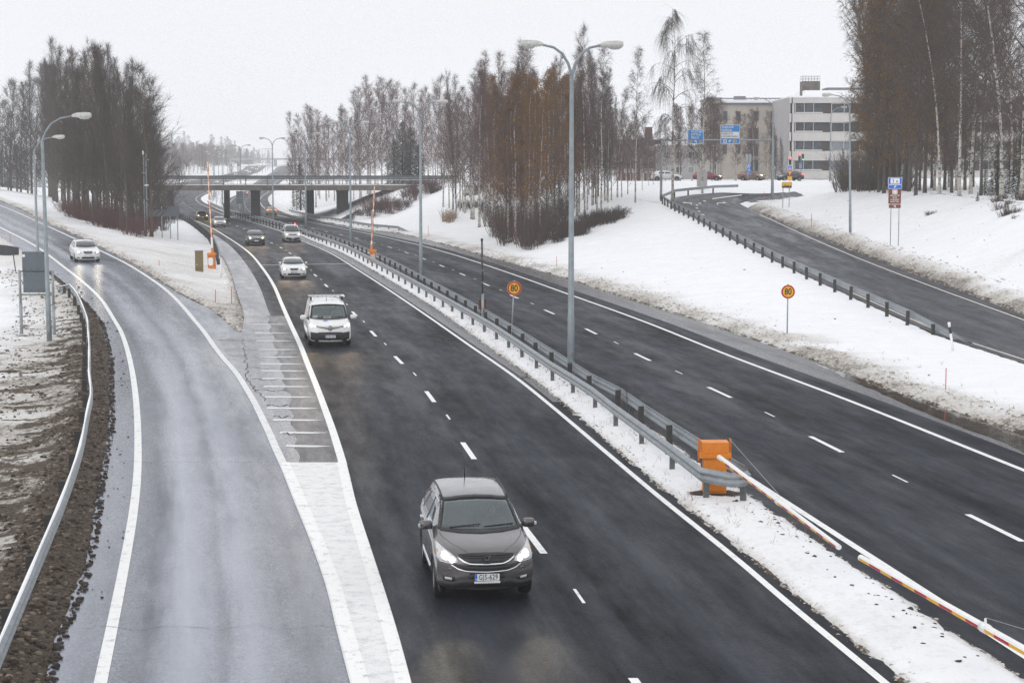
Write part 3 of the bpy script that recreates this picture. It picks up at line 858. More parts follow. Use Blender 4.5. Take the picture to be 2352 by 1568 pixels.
M_BLUE = mat('blue_sign_film', (0.012, 0.23, 0.62), 0.4, var=0.05)
M_BLUE2 = mat('deep_blue_sign_film', (0.015, 0.13, 0.62), 0.4, var=0.05)
M_BROWN = mat('brown_sign_film', (0.17, 0.045, 0.025), 0.4, var=0.06)
M_OLIVE = mat('olive_brown_cabinet', (0.18, 0.13, 0.055), 0.6, var=0.1)
M_STAKE = mat('red_plastic_stake', (0.55, 0.06, 0.04), 0.6, var=0.1)
M_RUST = mat('rusty_metal', (0.16, 0.055, 0.022), 0.8, var=0.4, scale=8, dirt=0.6, dirtcol=(0.03, 0.02, 0.02))

def at(u, v, Y):
    return Vector((xu(u, v, Y), Y, hz(v, Y)))
def px(Y):
    return Y / FPX

TXT = {}
def text_mesh(s, size, m, ext=0.003, bold=0.012, align='CENTER', spacing=1.0):
    cu = bpy.data.curves.new('lettering', 'FONT')
    cu.body = s; cu.size = size; cu.extrude = ext; cu.offset = bold * size
    cu.align_x = align; cu.align_y = 'CENTER'; cu.space_character = spacing
    cu.resolution_u = 3
    o = bpy.data.objects.new('lettering', cu)
    COL.objects.link(o)
    dg = bpy.context.evaluated_depsgraph_get()
    me = bpy.data.meshes.new_from_object(o.evaluated_get(dg))
    bpy.data.objects.remove(o)
    bpy.data.curves.remove(cu)
    me.name = 'lettering'
    me.materials.clear(); me.materials.append(m)
    return me
def text(s, size, m, parent, loc, rz=0.0, name='lettering', sx=1.0, **k):
    """upright letters facing -Y"""
    o = link(name, text_mesh(s, size, m, **k), parent)
    o.rotation_euler = (PI / 2, 0, rz)
    o.location = loc; o.scale = (sx, 1, 1)
    return o

def rbox(mb, c, d, r=0.02, rz=0.0, mi=0, seg=3):
    """box with rounded vertical edges seen from the front (rounded in the x z plane)"""
    x, z = d[0] / 2, d[2] / 2
    poly = []
    for cx, cz, a0 in ((x - r, z - r, 0), (-x + r, z - r, 90), (-x + r, -z + r, 180), (x - r, -z + r, 270)):
        for k in range(seg + 1):
            a = rad(a0 + 90 * k / seg); poly.append((cx + r * math.cos(a), cz + r * math.sin(a)))
    n = len(poly); R = Matrix.Rotation(rz, 3, 'Z')
    f = [R @ Vector((p[0], -d[1] / 2, p[1])) + Vector(c) for p in poly]
    b = [R @ Vector((p[0], d[1] / 2, p[1])) + Vector(c) for p in poly]
    mb.add(f + b, [tuple(reversed(range(n))), tuple(range(n, 2 * n))] + [(i, (i + 1) % n, (i + 1) % n + n, i + n) for i in range(n)], mi)

# ------------------------------------------------------------------ overpass
def build_bridge():
    y0, y1 = 277.0, 301.0
    zs, zt = hz(437.5, y0), hz(425.5, y0)
    X0, X1 = -66.0, -9.0
    b = empty('overpass', (-30, y0, 0))
    tag(b, 'concrete road overpass with steel railing crossing the motorway behind the cars', 'bridge')
    inv = lambda o: setattr(o, 'location', (30, -y0, 0)) or o
    mb = MB(); mb.box(((X0 + X1) / 2, y0 + .25, (zs + zt) / 2), (X1 - X0, .5, zt - zs)); mb.box(((X0 + X1) / 2, y1 - .25, (zs + zt) / 2), (X1 - X0, .5, zt - zs))
    inv(mb.build('edge_girder', M_CONC, b))
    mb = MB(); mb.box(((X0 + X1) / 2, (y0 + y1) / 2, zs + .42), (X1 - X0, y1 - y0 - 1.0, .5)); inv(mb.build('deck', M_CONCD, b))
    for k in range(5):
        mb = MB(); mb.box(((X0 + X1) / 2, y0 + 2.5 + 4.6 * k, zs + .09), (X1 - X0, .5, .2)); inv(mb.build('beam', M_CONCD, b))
    mb = MB(); mb.box(((X0 + X1) / 2, y0 + .55, zt + .055), (X1 - X0, .9, .11)); inv(mb.build('snow_ledge', M_SNOWP, b))
    mb = MB(); mb.box(((X0 + X1) / 2, (y0 + y1) / 2, zt - .04), (X1 - X0, y1 - y0 - 1.8, .1)); inv(mb.build('roadway', M_AS_RR, b))
    # railings
    for yy, dz in ((y0 + .12, 0.0), (y1 - .12, .42)):
        zr = zt + .11 + dz
        tp = hz(407.8, y0) if dz == 0 else hz(403.6, y1)
        mb = MB()
        mb.box(((X0 + X1) / 2, yy, tp), (X1 - X0, .08, .07))
        mb.box(((X0 + X1) / 2, yy, tp - .16), (X1 - X0, .05, .22))
        mb.box(((X0 + X1) / 2, yy, tp - .42), (X1 - X0, .05, .07))
        inv(mb.build('railing_beam', M_RAILD, b))
        mb = MB(); mb.box(((X0 + X1) / 2, yy + .05, tp - .36), (X1 - X0, .06, .05)); inv(mb.build('railing_snow', M_SNOWP, b))
        pm = MB(); pm.box((0, 0, (tp - zr) / 2), (.10, .10, tp - zr + .05)); pm.box((0, -.06, .06), (.30, .16, .10))
        me = pm.mesh('railing_post', M_RAILD)
        n = int((X1 - X0) / 3.37)
        for k in range(n + 1):
            link('railing_post', me, b, (X0 + 1.7 + 3.37 * k + 30, yy - y0, zr))
        # mesh panel on the right half
        mb = MB()
        for k in range(130):
            x = -34.0 + .19 * k
            if x < X1: mb.box((x, yy, (zr + tp) / 2), (.022, .022, tp - zr))
        o = inv(mb.build('baluster', M_GALV, b)); o['kind'] = 'stuff'
    # piers: rows of square columns, seen end on
    for ua, ub, vv, Y in ((387, 398.7, 510, 280), (578, 597, 500, 281), (773.7, 800, 503, 281), (515.7, 527.7, 489, 298.5), (703.5, 720.8, 489.5, 298.5)):
        p = MB()
        xa, xb = xu(ua, vv, Y), xu(ub, vv, Y)
        w = xb - xa
        n = 1 if w < 1.0 else 4
        for k in range(n):
            cw = w / n
            p.box((xa + cw * (k + .5) + 30, Y + (k % 2) * .10 - y0, (zs - .6) / 2), (cw * (.97 if n == 1 else .86), 1.1 if n == 1 else 1.5, zs + .6))
        p.box(((xa + xb) / 2 + 30, Y - y0, zs - .12), (w + .1, 1.7, .22))
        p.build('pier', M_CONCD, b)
    mb = MB(); xa, xb = xu(925, 470, 279), xu(966, 470, 279)
    mb.box(((xa + xb) / 2 + 30, 10, zs / 2 - .4), (xb - xa, 20, zs + 1.4))
    mb.add([(xa + 30, 0, zs), (xb + 30, 0, zs), (xb + 3.0 + 30, 0, zs), (xb + 30, 0, zs - 2.2)], [(0, 1, 3), (1, 2, 3)])
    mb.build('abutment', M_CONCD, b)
    # drain pipes in front of the left pier
    mb = MB()
    for d in (0, .55):
        xa = xu(360, 438, 277) + d
        mb.tube([(xa + 30, -.3, zs), (xa + 1.3 + 30, -.3, zs - 1.3), (xa + 1.3 + 30, -.3, 0)], .11)
    mb.build('drain_pipe', M_CONCD, b)
build_bridge()
# paved cone under the right end
mb = MB()
mb.add([at(742, 522, 262) , at(800, 516, 262), (-16.5, 284, 3.6), (-20, 284, 3.6), (-24.5, 300, 1.0)], [(0, 1, 2, 3), (0, 3, 4)])
o = mb.build('paved_slope', M_CONCD); tag(o, 'dark paved slope under the right end of the overpass', kind='structure')

# ------------------------------------------------------------------ guard rails
WP = [(0, .43), (.02, .47), (.075, .51), (.075, .545), (.02, .585), (.02, .615), (.075, .655), (.075, .69), (.02, .73), (0, .77)]
def guard_rail(label, pts, posts, face=1, m_beam=M_GALV, m_post=M_POSTG, pw=.07, pd=.13, ph=.70, dz=0.0, snow=False, po=.10, snowy=False):
    """pts: list of (x, y, z) along the rail; posts: indices as positions on pts; face +1: road is to the right of the walking direction"""
    P = [Vector(p) for p in pts]
    root = empty('guard_rail', P[0])
    tag(root, label, 'guard rail')
    nrm = []
    for i in range(len(P)):
        d = (P[min(i + 1, len(P) - 1)] - P[max(i - 1, 0)]); d.z = 0; d.normalize()
        nrm.append(Vector((d.y, -d.x, 0)) * face)
    prof = WP + [(a - .012, z) for a, z in reversed(WP)]
    n = len(prof)
    mb = MB(); V = []
    for p, nn in zip(P, nrm):
        for a, z in prof: V.append(p - P[0] + nn * a + Vector((0, 0, z + dz)))
    F = [(i * n + k, i * n + (k + 1) % n, (i + 1) * n + (k + 1) % n, (i + 1) * n + k) for i in range(len(P) - 1) for k in range(n)]
    F += [tuple(range(n)), tuple((len(P) - 1) * n + k for k in reversed(range(n)))]
    if face < 0: F = [tuple(reversed(f)) for f in F]
    mb.add(V, F, 0, True); mb.build('beam', m_beam, root)
    if snow:  # white strip along the beam top, painting in its reflection
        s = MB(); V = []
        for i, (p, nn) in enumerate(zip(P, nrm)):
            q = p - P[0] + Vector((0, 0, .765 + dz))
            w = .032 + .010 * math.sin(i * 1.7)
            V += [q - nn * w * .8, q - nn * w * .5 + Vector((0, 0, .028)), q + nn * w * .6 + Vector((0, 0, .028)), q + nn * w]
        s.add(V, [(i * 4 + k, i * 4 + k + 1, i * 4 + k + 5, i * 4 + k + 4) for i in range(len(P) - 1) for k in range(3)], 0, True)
        s.build('rail_highlight', M_SNOWP, root)
    pm = MB(); pm.box((0, 0, (ph - .3) / 2), (pd, pw, ph + .3))
    me = pm.mesh('post', m_post)
    for t in posts:
        i = int(t); i = min(i, len(P) - 2); f = t - i
        p = P[i].lerp(P[i + 1], f); nn = nrm[i]
        o = link('post', me, root, p - P[0] - nn * po + Vector((0, 0, dz)), math.atan2(nn.y, nn.x) + random.uniform(-.05, .05))
        o.rotation_euler = (random.uniform(-.03, .03), random.uniform(-.03, .03), math.atan2(nn.y, nn.x) + random.uniform(-.05, .05))
        # splice plate at every third post
    return root

def fn_pts(fn, y0, y1, hf, st=4.0, d=0.0):
    Y = np.arange(y0, y1 + .01, st)
    return [(float(fn(y)) + d, float(y), float(hf(y))) for y in Y]
def rail_fn(ys, us, vs, h=0.0): pass
# median: the near end of the two rails joins in a nose round the orange barrier box
LP = [up(u, v) for u, v in [(1612, 1154.6), (1525.5, 1082), (1400.7, 982.8), (1351, 940.4), (1300.7, 906), (1259, 878), (1219.6, 848), (1185.9, 823), (1152.8, 799), (1125, 779), (1097, 761.7), (1073, 745.6)]]
RP = [up(u, v) for u, v in [(1706, 1150), (1474, 986.7), (1414, 942), (1362.9, 915.5), (1316.8, 883.3), (1274, 854), (1236.3, 828.5), (1201.7, 804), (1143.7, 766), (1092.7, 733.9), (1047.9, 706)]]
fL0 = F1([(y, x) for x, y in LP]); fR0 = F1([(y, x) for x, y in RP])
dL = float(fL0(88)) - float(LCR(88)); dR2 = float(RCL(98)) - float(fR0(98))
print('median offsets', dL, dR2, float(fR0(88) - fL0(88)))
def fL(y):
    w = np.clip((np.asarray(y, float) - 80) / 12, 0, 1)
    return fL0(np.minimum(y, 92)) * (1 - w) + (LCR(y) + 1.35) * w
def fR(y):
    w = np.clip((np.asarray(y, float) - 85) / 14, 0, 1)
    return fR0(np.minimum(y, 101)) * (1 - w) + (RCL(y) - np.interp(y, [90, 150, 300], [dR2, dR2, .8])) * w
yl0 = LP[0][1]; yr0 = RP[0][1]
ptsL = [(float(fL(y)), y, .06) for y in np.arange(yl0, 420, 3.95)]
ptsR = [(float(fR(y)), y, .06) for y in np.arange(yr0 + 3.2, 420, 3.98)]
nose = [(5.42, yl0 - .75, .06), (5.20, yl0 - 1.0, .06), (4.9, yl0 - .9, .06), (4.62, yl0 - .55, .06)]
xe = xu(1716, 1120, 41.3)
nose = [(xe, 41.2, .06), (xe - .12, 40.95, .06), (xe - .42, 40.85, .06), (4.72, 41.15, .06)]
n0 = len(nose)
guard_rail('median guard rail facing the oncoming cars, its end wrapping round the orange box', nose + ptsL, [0.05] + [n0 + k for k in range(0, len(ptsL) - 1)], face=-1, m_post=M_POSTG, ph=.62)
guard_rail('median guard rail with dark posts on the side of the receding lanes', [(xe + .02, 41.9, .06)] + ptsR, [1 + k for k in range(0, len(ptsR) - 1)], face=1, m_post=M_POST, pw=.09, pd=.16, ph=.72, po=.14)
# right ramp
P3 = [(float(RRP(y)), float(y), float(hRR(y)) + .05) for y in np.arange(88, 206, 3.985)]
hk = [upf(u, v, hRR) for u, v in [(1527, 462), (1534, 456), (1552, 451), (1583, 447.5), (1640, 441.5), (1695, 439.5)]]
P3b = [(x, y, float(hRR(y)) + .1) for x, y in hk]
end = [(20.6, 80.5, -.72), (20.1, 84, -.32)]
guard_rail('guard rail with dark posts climbing beside the ramp road on the right', end + P3 + P3b[2:], [1.2] + [2 + k for k in range(len(P3))] + [2 + len(P3) + k for k in (0, 1, 2)], face=1, m_post=M_POST, pw=.10, pd=.17, ph=.74, po=.14)
# exit ramp, left side: rail with leaning posts, a white strip added for its bright reflection
RT = [(78.6, 1286), (141.5, 1139.5), (180.8, 1029.5), (201.8, 930), (207, 909), (203.5, 851), (204, 799), (201, 746.5), (200.7, 738.8), (190.4, 703.7), (178.7, 677), (164, 656.8), (150, 644.5)]
q = [(lambda p: (p[1], p[0]))(upf(u, v, lambda y: float(hLR(y)) + .80)) for u, v in RT]
y26 = up(0, 1467, .8); q.append((y26[1], y26[0]))
fE = F1(sorted(q))
ys = [p[0] for p in sorted(q)]
P4 = [(float(fE(y)), float(y), float(hLR(y)) + .03) for y in np.concatenate([np.arange(20, 66, 2.1), np.arange(66, ys[-1], 2.2)])]
P4.append((P4[-1][0] - .35, P4[-1][1] + .8, P4[-1][2] - .1)); P4.append((P4[-1][0] - .55, P4[-1][1] + .3, P4[-1][2] - .12))
guard_rail('guard rail with an added white highlight along its top on the brown bank left of the exit ramp', P4, [1.9 * k + .3 for k in range(int((len(P4) - 2) / 1.9))] + [len(P4) - 2.1], face=1, m_post=M_POST, pw=.10, pd=.16, snow=True, po=.16, ph=.66)
# gore rail between the wood and the motorway
GR = [(507, 612), (503, 596), (495.7, 576.5), (484, 556), (467.9, 540), (453, 527), (438.5, 515), (420, 506), (405, 499), (390, 493)]
q = sorted([(lambda p: (p[1], p[0]))(up(u, v, .05)) for u, v in GR])
fG = F1(q)
P5 = [(float(fG(y)), float(y), H(float(fG(y)), float(y)) + .02) for y in np.arange(q[0][0], 330, 4.0)]
guard_rail('weathered guard rail left of the motorway, ending by the raised barrier and olive cabinet', P5, list(range(0, len(P5) - 1)), face=1, m_post=M_POST, pw=.13, pd=.18, ph=.86, po=.22, dz=.16)
# far right rail under the bridge
P6 = [(float(RCE(y)) + .7, float(y), .05) for y in np.arange(222, 330, 4.0)]
P6[0] = (P6[0][0] + .6, P6[0][1], -.5)
guard_rail('short guard rail by the bridge pier at the right edge of the receding lanes', P6, list(range(1, len(P6) - 1)), face=-1, m_post=M_POST)

# ------------------------------------------------------------------ street lamps
def luminaire(mb, mg, x, z, s):
    """s: +1 or -1 outward along x"""
    prof = [(0, .055, .06), (.10, .10, .11), (.26, .15, .15), (.62, .18, .165), (.80, .17, .145), (.84, .12, .09)]
    V = []
    for d, w, h in prof:
        V += [(x + s * d, -w, z + .02), (x + s * d, -w * .8, z + h), (x + s * d, w * .8, z + h), (x + s * d, w, z + .02), (x + s * d, w * .8, z - h * .45), (x + s * d, -w * .8, z - h * .45)]
    F = [(i * 6 + k, i * 6 + (k + 1) % 6, (i + 1) * 6 + (k + 1) % 6, (i + 1) * 6 + k) for i in range(5) for k in range(6)] + [tuple(range(6)), tuple(30 + k for k in range(6))]
    mb.add(V, F)
    V = []
    for d, w, h in [(.30, .08, .0), (.36, .115, .07), (.52, .125, .095), (.70, .11, .085), (.79, .08, .03)]:
        V += [(x + s * d, -w, z - .055), (x + s * d, -w * .7, z - .055 - h), (x + s * d, w * .7, z - .055 - h), (x + s * d, w, z - .055)]
    mg.add(V, [(i * 4 + k, i * 4 + k + 1, (i + 1) * 4 + k + 1, (i + 1) * 4 + k) for i in range(4) for k in range(3)], 0, True)

def make_lamp(double=True, Ht=12.4, reach=1.07, r0=.115):
    hs = Ht - 1.25
    p = MB(); p.tube([(0, 0, -.3), (0, 0, Ht * .2), (0, 0, Ht * .2 + .02), (0, 0, hs + .15)], [r0 * 1.15, r0 * 1.1, r0, r0 * .62], 10)
    parts = {'pole': (p.mesh('pole', M_POLE))}
    d = MB(); d.box((0, -r0 * 1.12, 1.3), (.10, .03, .38)); d.box((0, -r0 * 1.12, .75), (.10, .03, .34)); parts['hatch'] = d.mesh('hatch', M_POLE)
    arms, heads = [], []
    for s in ((1, -1) if double else (1,)):
        a = MB()
        k = reach / 1.07
        a.tube([(0, 0, hs), (0.03 * s, 0, hs + .22), (.13 * s * k, 0, hs + .55), (.34 * s * k, 0, hs + .90), (.66 * s * k, 0, hs + 1.13), (1.07 * s * k, 0, hs + 1.22)], [r0 * .55, r0 * .5, r0 * .46, r0 * .42, r0 * .40, r0 * .38], 8)
        arms.append(a.mesh('arm', M_POLE))
        h = MB(); g = MB(); luminaire(h, g, reach * s - .02 * s, hs + 1.22, s)
        heads.append((h.mesh('lamp_head', M_LAMPB), g.mesh('lamp_glass', M_LAMPG)))
    return parts, arms, heads
def place_lamp(L, x, y, z, rz, label, group=None, lean=(0, 0), sc=1.0):
    parts, arms, heads = L
    o = empty('street_lamp', (x, y, z), rz)
    o.rotation_euler = (lean[0], lean[1], rz); o.scale = (sc, sc, sc)
    tag(o, label, 'street lamp', group)
    for k, me in parts.items(): link(k, me, o)
    for me in arms: link('arm', me, o)
    for h, g in heads:
        hh = link('lamp_head', h, o); link('lamp_glass', g, hh)
    return o
LD = make_lamp(True)
LSg = make_lamp(False, 10.1, 1.35, .105)
LSr = make_lamp(False, 11.4, 1.35, .10)
dbl = [(1311, 878, None), (967, 650, None), (806, 573, None), (703, 532, None), (625.5, 0, 264), (552, 0, 335), (509.6, 0, 402)]
names = ['tall double street lamp nearest the camera, between the two median rails', 'double street lamp second from the camera in the median', 'double street lamp third from the camera in the median, right of the raised barrier',
         'double street lamp fourth from the camera, in front of the overpass', 'double street lamp standing just before the overpass by the yellow car', 'double street lamp rising behind the overpass railing, nearest of those beyond it', 'double street lamp second behind the overpass railing']
for (u, v, Y), nm in zip(dbl, names):
    if Y is None: x, y = up(u, v)
    else: y = Y; x = xu(u, 345, y)
    rz = -math.atan(float(slope(LCR, y)))
    place_lamp(LD, x, y, 0, rz * .6 + .03, nm, 'double lamps along the median', sc=1.0 if y < 60 or y > 75 else .985)
y = 454; kk = 0
ordn = ['third', 'fourth', 'fifth', 'sixth', 'seventh', 'eighth']
while y < 1250:
    x = float(LCR(y) + RCL(y)) / 2
    place_lamp(LD, x, y, float(hM(y)), -math.atan(float(slope(LCR, y))), ('double street lamp in the fog, %s behind the overpass railing' % ordn[kk]) if kk < 6 else 'tiny double street lamp almost lost in the fog beyond all the others', 'double lamps along the median'); kk += 1
    y += 52
x, y = up(114, 791); place_lamp(LSg, x, y, 0, .05, 'tall single street lamp in front of the grey sign boards on the left', lean=(0, -.012))
y = 128; x = xu(88, 577, y); place_lamp(LSg, x, y, hz(315, 128) - 10.1, .05, 'single street lamp behind the grey sign boards on the left', lean=(0, -.015))
y = 395; x = xu(8, 418, y); place_lamp(LSg, x, y, hz(418, y), .2, 'pale single street lamp far away at the left edge by the spruces')
x, y = at(1953, 548, 144)[:2]; place_lamp(LSr, x, y, hz(548, 144), PI, 'single street lamp on the snow bank left of the brown tourist sign', lean=(0, .022))
x, y = at(1775, 466, 199)[:2]; place_lamp(LSr, x, y, hz(466, 199), PI, 'single street lamp at the right end of the sign gantry', lean=(0, .01))
x, y = at(1906, 421, 245)[:2]; place_lamp(LSg, x, y, 6.1, 0.1, 'single street lamp by the red signal in front of the white flats')
mb = MB(); 
# ------------------------------------------------------------------ beyond the first overpass, deep in the fog: a second one
b = empty('far_overpass', (-150, 1250, 0)); tag(b, 'second overpass barely visible in the fog far up the motorway', 'bridge')
mb = MB(); mb.box((0, 0, 15.6), (90, 10, 1.1)); mb.build('deck', M_GALV, b)
for k in range(4):
    mb = MB(); mb.box((-38 + 25 * k, 0, 12), (1.2, 8, 6.6)); mb.build('pier', M_GALV, b)
# ------------------------------------------------------------------ buildings
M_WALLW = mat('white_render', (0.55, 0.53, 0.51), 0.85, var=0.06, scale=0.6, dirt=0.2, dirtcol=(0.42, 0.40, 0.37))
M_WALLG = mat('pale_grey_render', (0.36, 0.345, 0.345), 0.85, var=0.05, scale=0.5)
M_WALLB = mat('beige_render', (0.43, 0.39, 0.335), 0.85, var=0.08, scale=0.7, dirt=0.2, dirtcol=(0.3, 0.27, 0.24))
M_PANB = mat('dark_brown_panel', (0.055, 0.042, 0.04), 0.7, var=0.15, scale=2)
M_BRICK = mat('dark_red_brick', (0.095, 0.026, 0.022), 0.85, var=0.25, scale=3)
M_GLS = mat('window_glass', (0.045, 0.055, 0.062), 0.3, var=0.6, scale=0.5, spec=0.35)
M_CURT = mat('curtained_glass', (0.22, 0.25, 0.27), 0.35, var=0.25, scale=0.8)
M_FRAME = mat('pale_window_frame', (0.62, 0.62, 0.60), 0.5, var=0.05)
M_ROOFM = mat('grey_roof_metal', (0.16, 0.17, 0.19), 0.6, var=0.1)

def window(par, x, z, w, h, y, glass=None, mull=1, frame=None, dark=False):
    """x, z centre in the thing's frame; y of the wall face"""
    fr = MB(); t = .09
    fr.box((x, y - .03, z + h / 2 - t / 2), (w, .12, t)); fr.box((x, y - .03, z - h / 2 + t / 2), (w, .12, t))
    fr.box((x - w / 2 + t / 2, y - .03, z), (t, .12, h - 2 * t - .004)); fr.box((x + w / 2 - t / 2, y - .03, z), (t, .12, h - 2 * t - .004))
    for k in range(mull):
        xx = x - w / 2 + w * (.68 if mull == 1 else (k + 1) / (mull + 1)); fr.box((xx, y - .025, z), (t * .8, .10, h - 2 * t - .004))
    f = fr.build('window', frame or M_FRAME, par)
    g = MB(); g.box((x, y + .03, z), (w - .02, .06, h - .02)); g.build('pane', glass or random.choice([M_GLS, M_GLS, M_CURT]), f)
    return f

def flats():
    Y = 286.0
    p = px(Y)
    x0 = xu(1817, 320, Y); z0 = hz(413, Y)
    o = empty('apartment_building', (x0, Y, z0)); tag(o, 'white five band apartment block with long window strips and a chimney behind the crossing', 'building')
    W = 46.0
    Z = lambda v: hz(v, Y) - z0
    Xp = lambda u: xu(u, 320, Y) - x0
    mb = MB(); mb.box((W / 2, 7.5, Z(226) / 2 - .3), (W - .2, 14, Z(226) + .1)); mb.build('core', M_PANB, o)
    for k, (a, b) in enumerate(((224.7, 237), (261, 281), (304, 324), (347, 369), (392, 411.5))):
        mb = MB(); mb.box((W / 2, .15, (Z(a) + Z(b)) / 2), (W, .5, Z(a) - Z(b))); mb.box((-.1, 7.6, (Z(a) + Z(b)) / 2), (.5, 15.4, Z(a) - Z(b))) ; mb.build('wall_band', M_WALLW, o)
    mb = MB(); mb.box((.3, .18, (Z(237) + Z(392)) / 2), (.32, .40, Z(237) - Z(392))); mb.build('corner_wall', M_WALLW, o)
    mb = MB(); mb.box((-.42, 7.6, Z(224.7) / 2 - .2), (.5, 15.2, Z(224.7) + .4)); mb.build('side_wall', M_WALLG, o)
    mb = MB(); mb.box((W / 2, .3, -.1), (W - .4, .4, .8)); mb.build('plinth', M_ROOFM, o)
    for a, b in ((237, 261), (281, 304), (324, 347), (369, 392)):
        zc = (Z(a) + Z(b)) / 2; h = Z(a) - Z(b) - .06
        x = .6; k = 0
        while x < W - 6:
            # glazed balcony, brown panel, window, brown panel, window
            g = MB(); g.box((x + 2.15, .22, zc), (4.2, .10, h)); bl = g.build('balcony_glazing', random.choice([M_GLS, M_GLS, M_CURT]), o)
            g = MB(); g.box((x + 2.15, .10, zc - h / 2 + .10), (4.3, .5, .16)); g.box((x + .05, .14, zc), (.08, .12, h)); g.box((x + 1.45, .15, zc), (.06, .10, h)); g.box((x + 2.9, .15, zc), (.06, .10, h)); g.build('sill', M_FRAME, bl)
            window(o, x + 7.2, zc, 3.0, h, .34, mull=1)
            window(o, x + 11.6, zc, 2.7, h, .34, mull=2)
            x += 14.6
    mb = MB(); mb.box((W / 2, 7.5, Z(224.7) + .14), (W + .3, 15.4, .28)); mb.box((W / 2 + 1, 8, Z(224.7) + .75), (W - 3, 11, 1.0)); mb.build('snowy_roof', M_SNOWP, o)
    mb = MB(); mb.box((Xp(1892) + 0, 8.2, (Z(183) + Z(222)) / 2), ((1896 - 1853) * p, 2.4, Z(183) - Z(222)))
    xc = Xp(1874); mb = MB(); mb.box((xc, 6.5, (Z(183) + Z(220)) / 2), (41 * p, 2.6, Z(183) - Z(220))); ch = mb.build('chimney', M_CONC, o)
    mb = MB()
    hw = 20 * p
    for i in range(7):
        xx = xc - hw + i * hw / 3; mb.box((xx, 5.25, (Z(171) + Z(183)) / 2), (.045, .045, Z(171) - Z(183)))
        mb.box((xx, 7.75, (Z(171) + Z(183)) / 2), (.045, .045, Z(171) - Z(183)))
    for zz_ in (Z(171), Z(177)):
        mb.box((xc, 5.25, zz_), (2 * hw, .05, .05)); mb.box((xc, 7.75, zz_), (2 * hw, .05, .05)); mb.box((xc - hw, 6.5, zz_), (.05, 2.5, .05)); mb.box((xc + hw, 6.5, zz_), (.05, 2.5, .05))
    mb.build('cage', M_GALV, ch)
    mb = MB(); mb.box((Xp(1962), 9, (Z(200) + Z(222)) / 2), (90 * p, 5, Z(200) - Z(222))); ph = mb.build('penthouse', M_WALLB, o)
    mb = MB(); mb.box((Xp(1962), 9, Z(199)), (94 * p, 5.4, .25)); mb.build('penthouse_roof', M_ROOFM, ph)
flats()

def beige():
    Y = 303.0; x0 = xu(1632, 320, Y); z0 = hz(411, Y)
    o = empty('beige_building', (x0, Y, z0)); tag(o, 'beige rendered building with narrow dark windows and snowy roof behind the birches', 'building')
    Z = lambda v: hz(v, Y) - z0
    X = lambda u: xu(u, 320, Y) - x0
    mb = MB(); mb.box(((X(1632) + X(1776)) / 2, 6, Z(240) / 2 - .3), (X(1776) - X(1632), 12, Z(240) + .6)); mb.build('wall', M_WALLB, o)
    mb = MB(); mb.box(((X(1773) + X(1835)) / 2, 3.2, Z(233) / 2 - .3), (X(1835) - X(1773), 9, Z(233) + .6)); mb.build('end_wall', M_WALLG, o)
    mb = MB(); mb.box((X(1640), 5.5, Z(228) / 2), (X(1656) - X(1626), 11.6, Z(228))); mb.build('stair_tower', M_WALLB, o)
    mb = MB(); mb.box(((X(1656) + X(1800)) / 2, 6, Z(233)), (X(1800) - X(1656), 12, Z(231) - Z(238))); rf = mb.build('snowy_roof', M_SNOWP, o)
    mb = MB(); mb.box(((X(1640) + X(1776)) / 2, -.15, Z(240)), (X(1776) - X(1640), .3, .22)); mb.box((X(1640), 5, Z(226.5)), (X(1658) - X(1624), 12, .25))
    for u in range(1695, 1815, 11): mb.box((X(u), 2, Z(229)), (.10, .10, Z(225) - Z(234)))
    mb.box((X(1720), 2, Z(225.5)), (X(1815) - X(1632), .12, .2)); mb.box((X(1702), 2.5, Z(227)), (1.9, 1.2, 1.0))
    mb.build('roof_rail', M_ROOFM, rf)
    for (a, b, c, d) in ((1205, 575, 1255, 665), (1365, 575, 1385, 660), (1040, 575, 1085, 665), (1365, 735, 1385, 815), (1365, 890, 1385, 975), (1160, 735, 1255, 850), (1160, 880, 1255, 1000), (1160, 1030, 1255, 1140), (1040, 735, 1085, 820),
                         (1040, 890, 1085, 980), (920, 575, 960, 660), (920, 735, 960, 820), (920, 890, 960, 980), (1420, 1045, 1470, 1098)):
        ua, va = zz(a, b); ub, vb = zz(c, d)
        window(o, (X(ua) + X(ub)) / 2, (Z(va) + Z(vb)) / 2, X(ub) - X(ua), Z(va) - Z(vb), -.06 if a < 1390 else -1.36, glass=M_GLS, frame=M_ROOFM)
    for b in (560, 730, 900, 1060):
        ua, va = zz(790, b); ub, vb = zz(862, b + 145)
        window(o, (X(ua) + X(ub)) / 2, (Z(va) + Z(vb)) / 2, X(ub) - X(ua), Z(va) - Z(vb), -.40, glass=M_GLS, mull=3, frame=M_FRAME)
beige()

